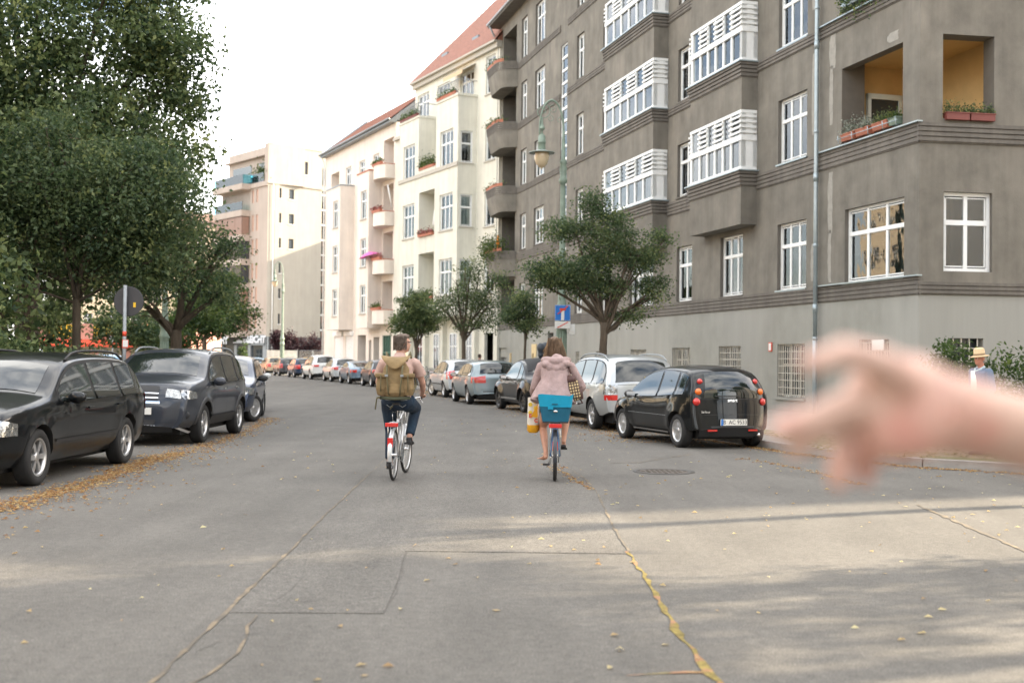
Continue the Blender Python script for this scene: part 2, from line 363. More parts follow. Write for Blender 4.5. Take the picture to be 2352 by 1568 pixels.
pr = MB(); pr.prism(KRi+[(-60, 260), (300, 260), (300, 60)], -.05, .115); rpave = struct('right_pavement', pr, M['pave'])
KLi = inset(KL, -.16)
pl = MB(); pl.prism(KLi+[(-90, -20)], -.05, .115); lpave = struct('left_pavement', pl, M['pave'])
me = None
for K, par, sg in ((KR, rpave, 1), (KL, lpave, -1)):
    dn = dense(K, 1.0); n_ = 0
    rest = MB()
    for a, b in zip(dn, dn[1:]):
        l = math.dist(a, b)
        if l < .05: continue
        mx_, my_ = (a[0]+b[0])/2, (a[1]+b[1])/2; an = math.atan2(b[1]-a[1], b[0]-a[0])
        nx, ny = math.sin(an)*sg*.08, -math.cos(an)*sg*.08
        if my_ < 62 and my_ > 8 and abs(mx_) < 14:
            if me is None:
                q = MB(); q.cbox((0, 0, 0), (.985, .16, .2)); me = q.mesh('kerb_stone', M['kerb'])
            link('kerb_stone', me, par, (mx_+nx, my_+ny, .03+random.uniform(-.004, .004)), (0, 0, an+random.uniform(-.008, .008)), (l, 1, 1))
        else: rest.cbox((mx_+nx, my_+ny, .03), (l*.99, .16, .2), an)
    o = rest.build('kerb_run', M['kerb'], par); o['kind'] = 'stuff'
# paler second slab row along the building, soil strips
sp = MB(); sp.prism([(5.75, 19.9), (6.6, 18.7), (7.8, 17.9), (9.2, 17.7), (30, 20.9), (30, 24.2), (12, 21.4), (8.2, 21.3), (6.2, 24.5), (4.9, 28), (5.3, 23.2)], .10, .119)
verge = struct('gravel_verge', sp, mat('gravel_verge', (.27, .225, .16), .95, var=.3, vscale=9, bump=.9, bscale=70, stain=((.13, .15, .06), 1.2, .48, .62)))
gp = MB(); gp.prism([(-11, -18), (-11, 34.5), (-85, 36), (-85, -18)], .10, .13); park = struct('park_lawn', gp, M['soil'])

# patches and cracks in the asphalt
def strip(mb, pts, wd, z, jit=.25, k=None):
    pts = dense(pts, .12); rows = []
    for i, p in enumerate(pts):
        a = pts[max(0, i-1)]; b = pts[min(len(pts)-1, i+1)]; l = math.dist(a, b) or 1
        nx, ny = -(b[1]-a[1])/l, (b[0]-a[0])/l; t = i/max(1, len(pts)-1)
        wv = (wd[0]*(1-t)+wd[1]*t)*random.uniform(1-jit*2, 1+jit*2)/2; o = random.uniform(-1, 1)*wd[0]*jit
        rows.append([(p[0]+nx*(o-wv), p[1]+ny*(o-wv), z), (p[0]+nx*(o+wv), p[1]+ny*(o+wv), z)])
    mb.grid(rows, k, False, flip=True)
mossm = mat('moss_in_joint', (.20, .155, .04), .95, var=.55, vscale=14, bump=.8, bscale=60, stain=((.30, .16, .085), 6, .5, .62))
mossd = mat('dry_debris_in_joint', (.19, .15, .10), .95, var=.4, vscale=9, stain=((.11, .095, .075), 4, .42, .56))
dk = mat('tar_crack', (.085, .078, .07), .9)
c1 = MB(); strip(c1, [(1.06, 5.4), (1.05, 5.9), (1.03, 6.3), (1.0, 6.8), (1.0, 7.4), (1.01, 8), (1.01, 8.6), (1.0, 9.2), (.99, 9.9)], (.042, .022), .005, .35)
strip(c1, [(1.05, 6.08), (.92, 6.07), (.78, 6.04), (.6, 6.0)], (.03, .01), .006, .3)
o = c1.build('moss_joint', mossm, road); o['kind'] = 'stuff'
c2 = MB(); strip(c2, [(-1.74, 5.2), (-1.76, 6.4), (-1.77, 7.4), (-1.79, 8.), (-1.82, 9.75), (-1.86, 11.1), (-1.9, 12.8), (-1.95, 16.3), (-2, 19)], (.03, .008), .005, .3)
strip(c2, [(-1.6, 5.5), (-1.49, 6.06), (-1.47, 6.37), (-1.5, 6.72), (-1.55, 7.0), (-1.56, 7.3)], (.016, .014), .006, .4)
strip(c2, [(1, 9.9), (.99, 10.5), (1, 11.5), (1.02, 12.7), (1.05, 14.3), (1.01, 15.9), (.86, 17.5)], (.02, .02), .005, .4)
strip(c2, [(4.63, 13.4), (4.56, 12.3), (4.49, 11.2), (4.43, 10.1), (4.4, 8.5)], (.035, .05), .005, .4)
strip(c2, [(1.55, 18.44), (2.04, 18.57), (2.57, 19.46), (3.13, 20.34)], (.03, .03), .005, .4)
o = c2.build('debris_joint', mossd, road); o['kind'] = 'stuff'
c3 = MB()
for pts in ([(-1.65, 7.32), (-1.28, 7.41), (-.78, 7.39), (-.79, 8.39), (-.86, 9.81), (.9, 9.78)], [(-1.58, 7.41), (-1.51, 8.04), (-1.51, 8.51), (-1.61, 9.24), (-1.61, 9.87), (-1.67, 10.47)], [(-2.22, 14.03), (-2.05, 14.52), (-1.97, 15.15), (-1.98, 15.88)],
            [(-4.32, 24.15), (-2.87, 23.97), (-1.55, 24.05), (2.02, 24.07), (3.8, 24.08)], [(-1.3, 8.2), (-1.2, 7.9), (-1.5, 7.5)], [(-2.6, 13.8), (-2.3, 14.2), (-2.1, 14.1)], [(-1.9, 6.35), (-2.2, 6.4)], [(-1.4, 6.9), (-1.6, 6.7), (-1.7, 6.4)],
            [(-4.2, 10.2), (-3, 10.4), (-2, 10.3)], [(2, 12.5), (3.2, 12.9), (4.4, 12.8)], [(-.4, 17.5), (.2, 19), (.1, 21), (.5, 24)], [(-1.2, 12), (-1.4, 12.6), (-1.3, 13.5), (-1.55, 14.4)]):
    strip(c3, [(x+random.uniform(-.02, .02), y) for x, y in dense(pts, .3)], (.0035, .0035), .006, .45)
o = c3.build('crack', dk, road); o['kind'] = 'stuff'
pa = MB(); pa.prism([(-1.76, 7.38), (-.79, 7.40), (-.80, 8.4), (-.87, 9.80), (.97, 9.78), (.97, 20), (-1.95, 20)], .0005, .004)
pa.build('asphalt_patch', M['asphalt'], road)
# manhole cover
mh = empty('manhole_cover', (2.22, 17.08, 0), 0, 'round iron manhole cover with dark rim set in the road near the woman cyclist', 'manhole cover')
q = MB(); q.lathe([(.36, -.02), (.36, .008), (.45, .008), (.45, -.02)], 32); q.build('rim', mat('worn_iron', (.07, .065, .06), .6, .4, var=.3), mh)
q = MB(); q.lathe([(0, .007), (.35, .007), (.35, -.02)], 32, smooth=False)
for i in range(-4, 5):
    for j in range(-4, 5):
        if i*i+j*j < 17: q.cbox((i*.075, j*.075, .009), (.045, .045, .008))
q.build('cover', mat('cast_iron', (.10, .085, .07), .7, .3, var=.3), mh)

# fallen leaves, one scattered mass
def leaves(name, pts, size, m, zs=.006, tone=None, parent=None):
    n = len(pts); a = RNG.uniform(0, 6.283, n); s_ = RNG.uniform(size[0], size[1], n)
    v = np.zeros((n, 4, 3)); loc = np.array([[0, -1, 0], [.55, 0, 0], [0, 1, 0], [-.55, 0, 0]], float)
    ca, sa = np.cos(a), np.sin(a)
    for k in range(4):
        x, y = loc[k, 0]*s_, loc[k, 1]*s_
        v[:, k, 0] = pts[:, 0]+x*ca-y*sa; v[:, k, 1] = pts[:, 1]+x*sa+y*ca; v[:, k, 2] = pts[:, 2]+zs+RNG.uniform(0, .018, n)*s_/.03*(k % 2 == 1)+RNG.uniform(0, .004, n)
    me = bpy.data.meshes.new(name); me.vertices.add(n*4); me.vertices.foreach_set('co', v.ravel()); me.loops.add(n*4); me.loops.foreach_set('vertex_index', np.arange(n*4)); me.polygons.add(n)
    me.polygons.foreach_set('loop_start', np.arange(n)*4); me.update(calc_edges=True); me.materials.append(m)
    at_ = me.attributes.new('tone', 'FLOAT', 'POINT'); at_.data.foreach_set('value', np.repeat(RNG.random(n) if tone is None else tone, 4))
    return link(name, me, parent)
def along(pts, n, wd, z=0., pw=1.):
    pts = np.array(pts, float); seg = np.linalg.norm(np.diff(pts, axis=0), axis=1); cs = np.concatenate([[0], np.cumsum(seg)])
    t = RNG.random(n)*cs[-1]; i = np.clip(np.searchsorted(cs, t)-1, 0, len(seg)-1); f_ = (t-cs[i])/seg[i]; p = pts[i]+(pts[i+1]-pts[i])*f_[:, None]
    d = (pts[i+1]-pts[i])/seg[i][:, None]; o_ = RNG.normal(0, wd, n); cl = np.sin(t*3.1)+np.sin(t*1.3+1)+np.sin(t*7.7); o_ *= (1+.25*cl)
    return np.c_[p[:, 0]-d[:, 1]*o_, p[:, 1]+d[:, 0]*o_, np.full(n, z)]
lfm = leafmat('fallen_leaf', (.26, .12, .045), (.40, .225, .085), (.56, .42, .19))
drift = np.vstack([along([(-5.45, 8), (-5.3, 12.3), (-5.25, 14.7), (-5.5, 17.5), (-5.5, 19.5)], 4800, .12), along([(-5.5, 19.5), (-5.5, 22.7), (-5.9, 27), (-6.3, 31)], 1500, .16), along([(-5.3, 8), (-5.1, 14), (-5.3, 19), (-5.4, 22)], 1300, .42),
                   along([(-7.6, 8), (-7.6, 33)], 2500, .12)])
o = leaves('leaf_drift', drift, (.012, .032), lfm); tag(o, 'orange drift of fallen leaves along the cars parked on the left', 'fallen leaves', kind='stuff')
dr = np.vstack([along([(.0, 44), (.3, 38), (1.1, 33), (2.2, 27.2), (2.8, 23)], 3800, .45), along([(-5.0, 60), (-2.4, 50), (-.6, 42)], 2200, .5), along([(7.9, 17.1), (6.3, 18.1), (5.3, 19.8), (4.75, 21.3), (3.8, 24.7), (2.8, 29), (1, 37)], 4200, .1),
                along([(24, 19.2), (11.8, 17.3), (9, 16.9), (7.7, 17.1)], 2500, .10), along([(3.8, 19.6), (4.4, 17.6), (4.6, 15.5)], 260, .06), along([(.6, 18), (.75, 16.8), (1.0, 14.5)], 160, .05)])
o = leaves('leaf_litter', dr, (.012, .030), lfm); tag(o, 'brown leaf litter beneath the parked cars and kerb on the right', 'fallen leaves', kind='stuff')
n = 1500; sx = RNG.uniform(-6.5, 9, n); sy = 5.2+RNG.random(n)**1.3*26
keep = RNG.random(n) < np.clip(.30+.09*(sx+2), .22, 1.)
o = leaves('scattered_leaves', np.c_[sx, sy, np.zeros(n)][keep], (.012, .036), leafmat('pale_fallen_leaf', (.38, .24, .11), (.52, .40, .20), (.66, .60, .34))); tag(o, 'pale yellow fallen leaves scattered singly over the open road', 'fallen leaves', kind='stuff')
n = 2600; vx = RNG.uniform(5.2, 11, n); vy = RNG.uniform(18.3, 24.5, n)
o = leaves('verge_tuft', np.c_[vx, vy, np.full(n, .12)][(vy > 17.9+.12*(vx-8)) & (vy < 26-.9*(vx-5)*0.3)], (.02, .05), leafmat('verge_leaf', (.10, .13, .04), (.25, .24, .08), (.4, .3, .14)), .02); tag(o, 'short grass and litter on the verge at the street corner', 'grass', kind='stuff')
# ---------------------------------------------------------------- facades
def frameM(o, ang, loc=(0, 0, 0)): return Matrix.Translation(loc) @ Matrix.Rotation(ang, 4, 'Z')
def wallgrid(mb, u0, u1, z0, z1, ops, depth=.22, o=0., kr=None):
    """wall plane u (x), outward +y at y=o, holes ops=(ua,ub,za,zb[,depth]) with reveals"""
    us = sorted({u0, u1} | {min(max(v, u0), u1) for p in ops for v in p[:2]}); zs = sorted({z0, z1} | {min(max(v, z0), z1) for p in ops for v in p[2:4]})
    for a, b in zip(us, us[1:]):
        for c, d in zip(zs, zs[1:]):
            if b-a < 1e-4 or d-c < 1e-4: continue
            m_, n_ = (a+b)/2, (c+d)/2
            if any(p[0] < m_ < p[1] and p[2] < n_ < p[3] for p in ops): continue
            mb.quad((b, o, c), (a, o, c), (a, o, d), (b, o, d))
    for p in ops:
        a, b, c, d = p[:4]; dp = p[4] if len(p) > 4 else depth
        if b <= u0 or a >= u1 or d <= z0 or c >= z1: continue
        i = o-dp; lo = max(c, z0); hi = min(d, z1)
        mb.quad((a, o, lo), (a, i, lo), (a, i, hi), (a, o, hi), kr); mb.quad((b, i, lo), (b, o, lo), (b, o, hi), (b, i, hi), kr)
        if c >= z0: mb.quad((a, i, c), (a, o, c), (b, o, c), (b, i, c), kr)
        if d <= z1: mb.quad((a, o, d), (a, i, d), (b, i, d), (b, o, d), kr)
WC = {}
def window(parent, ang, M0, u, z, w_, h, cols=2, trans=.36, o=-.16, m='frame', rows=1, curtain=None, split=True, fw=.07, name='window', sill=None, arch=False):
    """window w_ x h, lower left at (u,z) in facade frame M0; frame, panes, curtain"""
    key = (round(w_, 2), round(h, 2), cols, trans, m, rows, fw, arch, split)
    if key not in WC:
        f = MB(); t = .04
        def b(x0, x1, z0, z1, tt=t): f.box(x0, x1, -tt, tt, z0, z1)
        b(0, fw, 0, h); b(w_-fw, w_, 0, h); b(fw, w_-fw, 0, fw); b(fw, w_-fw, h-fw, h)
        xsn = [fw+(w_-2*fw)*i/cols for i in range(cols+1)]
        for x in xsn[1:-1]: b(x-fw*.55, x+fw*.55, fw, h-fw, t*.9)
        zt = []
        if trans: zt.append(h*(1-trans)); 
        for i in range(1, rows): zt.append((h*(1-trans) if trans else h)*i/rows)
        for zz in zt: b(fw, w_-fw, zz-fw*.7, zz+fw*.7, t*1.15)
        zs = [fw]+sorted(zt)+[h-fw]; panes = []
        for a, c in zip(xsn, xsn[1:]):
            for e, g_ in zip(zs, zs[1:]):
                # casement edging
                a1, c1_, e1, g1 = a+.02, c-.02, e+.03, g_-.03; s_ = .03
                for q in ((a1, a1+s_, e1, g1), (c1_-s_, c1_, e1, g1), (a1, c1_, e1, e1+s_), (a1, c1_, g1-s_, g1)): f.box(q[0], q[1], -.02, .028, q[2], q[3])
                panes.append((a1+s_, c1_-s_, e1+s_, g1-s_))
        if arch:
            n = 8
            for i in range(n):
                t0 = i/n; t1 = (i+1)/n; za = h+.28*(1-(2*t0-1)**2); zb = h+.28*(1-(2*t1-1)**2)
                f.add([(w_*t0, -t, h), (w_*t1, -t, h), (w_*t1, -t, zb), (w_*t0, -t, za), (w_*t0, t, h), (w_*t1, t, h), (w_*t1, t, zb), (w_*t0, t, za)], [(3, 2, 1, 0), (4, 5, 6, 7), (3, 7, 6, 2)])
        pm = []
        if split:
            for p_ in panes:
                q = MB(); q.box(0, p_[1]-p_[0], -.004, .004, 0, p_[3]-p_[2]); pm.append((p_, q.mesh('pane', M['glass'])))
        else:
            q = MB()
            for p_ in panes: q.box(p_[0], p_[1], -.004, .004, p_[2], p_[3])
            pm.append(((0, 0, 0, 0), q.mesh('pane', M['glass_far' if m == 'frame_dark' else 'glass'])))
        WC[key] = (f.mesh('window', M[m]), pm, {})
    fm, pm, cm = WC[key]
    loc = M0 @ Vector((u, o, z)); wobj = link(name, fm, parent, loc, (0, 0, ang))
    for p_, me_ in pm: link('pane', me_, wobj, (p_[0], .0, p_[2]))
    if curtain:
        ck = curtain
        if ck not in cm:
            q = MB(); kind, mt = ck
            def pleat(x0, x1, z0, z1):
                rws = []; n = max(4, int((x1-x0)/.06))
                xs_ = [(x0+(x1-x0)*i/n, -.14+.018*(-1)**i) for i in range(n+1)]
                q.grid([[(x, y, z0) for x, y in xs_], [(x, y, z1) for x, y in xs_]], flip=True)
            if kind == 'full': pleat(.08, w_-.08, .08, h-.08)
            elif kind == 'sides': pleat(.08, .08+w_*.22, .08, h-.08); pleat(w_*.78-.08, w_-.08, .08, h-.08)
            elif kind == 'low': pleat(.08, w_-.08, .08, h*.58)
            elif kind == 'blind': q.box(.07, w_-.07, -.10, -.09, h*.05, h-.08)
            elif kind == 'half': q.box(.07, w_-.07, -.10, -.09, h*.5, h-.08)
            cm[ck] = q.mesh('curtain', M[mt])
        link('curtain', cm[ck], wobj)
    return wobj
def curt():
    r = random.random()
    if r < .26: return ('full', 'curtain')
    if r < .48: return ('sides', 'curtain')
    if r < .60: return ('low', 'curtain')
    if r < .68: return ('blind', 'blind')
    if r < .74: return ('sides', 'curtain_warm')
    return None
def mould(mb, u0, u1, z0, z1, o=0., n=4, p=.07, k=None, grow=.0, end=True):
    """ribbed horizontal band: n rounded ribs"""
    h = (z1-z0)/n
    for i in range(n):
        pr = p+grow*(i+1); a = z0+i*h
        mb.box(u0, u1, o-.02, o+pr, a+h*.28, a+h, k); mb.box(u0, u1, o-.02, o+pr*.45, a, a+h*.28, k)
PLANTM = {}
def planter_plants(parent, name, M0, ang, u0, u1, z, o, m, h=.3, n=500, spread=.16, size=(.02, .05)):
    pts = np.c_[RNG.uniform(u0, u1, n), RNG.normal(o, spread*.5, n), z+np.abs(RNG.normal(0, h*.45, n))]
    pts[:, 2] *= 1; pw = np.array([list(M0 @ Vector(p)) for p in pts])
    return foliage(name, pw, size, m, parent)
def foliage(name, pts, size, m, parent=None, up=.3, aspect=.55, tone=None):
    n = len(pts); d = RNG.normal(size=(n, 3)); d /= np.linalg.norm(d, axis=1)[:, None]
    e = RNG.normal(size=(n, 3)); e -= d*np.sum(e*d, axis=1)[:, None]; e /= np.linalg.norm(e, axis=1)[:, None]
    s_ = RNG.uniform(size[0], size[1], n)[:, None]; a = d*s_; b = e*s_*aspect; nn = np.cross(d, e)*s_*.25
    v = np.stack([pts-a, pts+b+nn, pts+a, pts-b+nn], axis=1)
    me = bpy.data.meshes.new(name); me.vertices.add(n*4); me.vertices.foreach_set('co', v.ravel()); me.loops.add(n*4); me.loops.foreach_set('vertex_index', np.arange(n*4)); me.polygons.add(n)
    me.polygons.foreach_set('loop_start', np.arange(n)*4); me.update(calc_edges=True); me.materials.append(m)
    t = RNG.random(n) if tone is None else tone
    me.attributes.new('tone', 'FLOAT', 'POINT').data.foreach_set('value', np.repeat(np.clip(t, 0, 1), 4))
    o = link(name, me, parent)
    if parent is not None and n > 60 and name != 'crown': o['kind'] = 'stuff'
    return o

# ================================================================= dark corner building A
AA = math.atan2(37.2, -9.97)
A = empty('corner_apartment_building', (10.17, 29.4, 0), AA, 'large dark grey rendered apartment house with white bay windows on the right street corner', 'building')
MA = Matrix.Identity(4)
UE = 42.6
SIDE = R(9)-AA                       # side facade direction in A's frame
SL = 26.
# side facade frame: u runs from the corner along the side street; outward normal must be +y of the frame -> mirror u
MS = Matrix.Rotation(SIDE, 4, 'Z') @ Matrix.Diagonal((1, -1, 1, 1))
def flipn(mb, M0):
    return MB(M0)
ops = []; wins = []
levels = [3.83, 7.75, 11.35, 15.0, 18.45]; heights = [2.05, 2.0, 2.0, 2.15, 2.3]
def col(ua, ub, lv, cols=2, split=True, op=True, dh=0):
    for i in lv:
        z = levels[i]; h = heights[i]+dh; ops.append((ua, ub, z, z+h)); wins.append((ua, z, ub-ua, h, cols, split))
col(.65, 3.5, [0], 3); 
loggias = [(.74, 3.7, 7.72, 9.87), (.74, 3.7, 11.45, 13.6), (.74, 3.7, 15.05, 17.3), (.74, 3.7, 18.6, 20.8)]
col(5.65, 7.45, [0, 1, 2, 3, 4], 3)
col(9.85, 11.58, [0], 3)
col(14.0, 15.42, [0, 1, 2, 3, 4], 2)
col(17.75, 20.4, [0], 4, dh=-.25)
col(22.6, 24.0, [0, 1, 2, 3, 4], 2)
col(26.7, 27.8, [0, 1, 2, 3, 4], 2)
col(33.15, 35.05, [0, 1, 2, 3, 4], 3)
col(36.65, 37.85, [0, 1, 2, 3, 4], 2)
stair = (29.25, 30.35, 5.2, 17.3)
ops_m = ops+[(*l, .3) for l in loggias]+[(*stair, .2)]
blog = [(38.9, 41.9, z, z+2.3, 1.4) for z in (3.9, 7.75, 11.4, 15.05, 18.5)]
ops_m += blog
wb = MB(); wb.k = 0
wallgrid(wb, 0, UE, 3.34, 21.6, ops_m, .2, 0, 1)
wb.quad((UE, -12, 0), (UE, 0, 0), (UE, 0, 21.6), (UE, -12, 21.6))
# loggia interiors
for l in loggias:
    a, b, c, d = l; i = -1.5
for l in blog:
    a, b, c, d, i = l; wb.quad((a, -i, c), (b, -i, c), (b, -i, d), (a, -i, d))
wb.build('wall', [M['render_dark'], M['reveal']], A)
# interior walls in ochre for the corner loggias (inset box, open to both streets)
pb = [(27.0, 27.56, 1.0, 2.02), (23.75, 24.6, .9, 2.02), (18.45, 20.2, .95, 2.07), (14.1, 15.77, .95, 2.11), (9.95, 11.65, .95, 2.14), (5.7, 7.4, .54, 2.17), (1.3, 2.75, .75, 2.24), (40.5, 42.3, .12, 2.3), (31.2, 32.2, .12, 3.0)]
pw_ = MB(); wallgrid(pw_, 0, UE, 0, 3.34, pb, .28); pw_.quad((UE, -12, 0), (UE, 0, 0), (UE, 0, 3.34), (UE, -12, 3.34)); pw_.build('plinth', M['plinth'], A)
mo = MB()
mould(mo, -.06, UE, 3.34, 3.80, 0, 4, .05)
for z, zt in ((7.16, 7.66), (10.98, 11.30), (14.6, 14.95), (18.05, 18.4)):
    for a, b in ((-.06, 8.83), (13.05, 16.32), (22.2, 29.2), (30.4, 38.4)): mould(mo, a, b, z, zt, 0, 3 if z > 8 else 4, .05)
mo.build('moulding', M['mould'], A)
sl = MB()
for z in (3.80, 7.66, 11.30): sl.box(-.1, 5.0, -.02, .13, z, z+.035)
sl.build('ledge_flashing', M['zinc'], A)
for (u, z, w_, h, c, sp_) in wins:
    cu_ = curt()
    if u < 1: cu_ = ('blind', 'blind')
    window(A, 0, MA, u, z, w_, h, c, .34 if h > 1.9 else .3, curtain=cu_, split=True)
    if u > .1:
        s_ = MB(); s_.box(0, w_+.1, -.2, .06, -.05, 0); s_.build('sill', M['zinc'] if u < 8 else M['mould'], A, (u-.05, 0, z))
# stair strip: stacked small panes with white bars
st = MB(); a, b, c, d = stair
st.box(a, a+.07, -.14, -.06, c, d); st.box(b-.07, b, -.14, -.06, c, d)
nz_ = int((d-c)/.62)
for i in range(nz_+1): zz = c+(d-c)*i/nz_; st.box(a, b, -.14, -.05, zz-.06, zz+.06)
st.build('stair_window_frame', M['frame'], A)
sg = MB(); sg.box(a+.07, b-.07, -.105, -.095, c, d); sg.build('stair_window_glass', M['glass'], A)
sg = MB(); sg.box(a, b, -.30, -.25, c, d); sg.build('stair_window_backing', mat('amber_stairwell', (.42, .22, .06), .8, var=.5, vscale=2), A)
# room darkness behind the windows, painted as near-black plates
rm = MB(); rm.box(4.2, 38.6, -1.2, -1.1, 3.4, 21.5); rm.box(.3, 4.2, -1.2, -1.1, 3.4, 7.2); rm.build('unlit_room_plate', M['room'], A)
rm = MB(); rm.box(.5, UE-.3, -.5, -.4, .0, 3.3); rm.build('unlit_cellar_plate', M['under'], A)
# corner loggias
def loggia(z, h, first):
    lo = MB(); lo.box(.3, 4.0, -3.6, -1.9, z-.1, z-.02)
    lo = MB()
    lo.quad((4.0, -3.4, z), (4.0, -.22, z), (4.0, -.22, z+h+.3), (4.0, -3.4, z+h+.3)); lo.quad((.0, -2.6, z), (4.0, -2.6, z), (4.0, -2.6, z+h+.3), (.0, -2.6, z+h+.3))
    lo.box(.05, 4.0, -2.6, -.25, z+h+.28, z+h+.32); lo.box(.05, 4.0, -2.6, -.25, z-.05, z-.02)
    lo.build('loggia_wall', M['ochre'], A)
    dk_ = MB(); dk_.box(3.7, 3.99, -.72, -.3, z, z+h+.3); dk_.build('loggia_pier', M['reveal'], A)
    d = MB(); d.box(0, .9, -.03, .03, 0, 1.85); o = d.build('loggia_door', M['glass_dark'], A, (3.96, -1.95, z-.3), (0, 0, R(90))); f_ = MB(); f_.box(-.1, 0, -.05, .08, 0, 2.0); f_.box(.9, 1.0, -.05, .08, 0, 2.0); f_.box(-.1, 1, -.05, .08, 1.85, 2.0); f_.build('door_frame', M['blind'], o)
loggia(7.6, 2.2, True); loggia(11.4, 2.2, False); loggia(15.1, 2.2, False)
# flower boxes on the loggia ledge (own things)
for i, (u, w_, col_, lm, hh) in enumerate(((3.25, .62, 'pot', 'leafG', .34), (2.5, .62, 'pot', 'leafG', .30), (1.65, .68, 'pot', 'leafB', .26), (1.05, .34, 'lampgreen', 'leafC', .16))):
    wl = A.matrix_basis @ Matrix.Identity(4)
    base = Matrix.Translation((10.17, 29.4, 0)) @ Matrix.Rotation(AA, 4, 'Z') @ Vector((u, .0, 7.78))
    pt = empty('flower_box', base, AA, ['terracotta box of silvery leaves, farthest from the corner on the yellow balcony', 'terracotta box of silvery leaves, in the middle of the yellow balcony ledge', 'terracotta box with green plants on the yellow balcony ledge', 'small green box at the corner end of the yellow balcony ledge'][i], 'flower box', 'flower boxes on the corner balconies')
    b_ = MB(); b_.add([(-w_/2, -.09, 0), (w_/2, -.09, 0), (w_/2, .09, 0), (-w_/2, .09, 0), (-w_/2-.02, -.12, .2), (w_/2+.02, -.12, .2), (w_/2+.02, .12, .2), (-w_/2-.02, .12, .2)], [(0, 3, 2, 1), (4, 5, 6, 7), (0, 1, 5, 4), (1, 2, 6, 5), (2, 3, 7, 6), (3, 0, 4, 7)]); b_.box(-w_/2-.03, w_/2+.03, -.13, .13, .17, .205)
    b_.build('box', M[col_], pt, bevel=.01)
    n = 420; pts = np.c_[RNG.uniform(-w_/2, w_/2, n), RNG.normal(0, .08, n), .18+np.abs(RNG.normal(0, hh*.5, n))]; foliage('plants', pts, (.02, .045), M[lm], pt)
hb = MB()
for u in (.8, 1.4, 2.1, 2.9, 3.6): hb.tube([(u, .0, 7.72), (u, .16, 7.74), (u, .18, 7.95)], .012, 6)
hb.tube([(.72, .17, 7.86), (3.68, .17, 7.86)], .012, 6); hb.build('flower_box_rail', M['zinc'], A)
# downpipe on the street front
dp = MB(); dp.tube([(4.82, .16, z) for z in (2.2, 6, 10, 14, 18, 21.5)], .062, 12); dp.tube([(4.82, .16, z) for z in (.1, 1.2, 2.25)], .07, 12)
for z in (2.3, 5.0, 8.3, 11.9, 15.6, 19.2): dp.lathe([(.064, z-.05), (.078, z-.03), (.078, z+.03), (.064, z+.05)], 12, M=Matrix.Translation((4.82, .16, 0)))
for z in (3.3, 7.1, 10.95, 14.55): dp.tube([(4.82, .16, z-.25), (4.82, .16, z)], .075, 10)
dp.build('downpipe', M['zinc'], A)
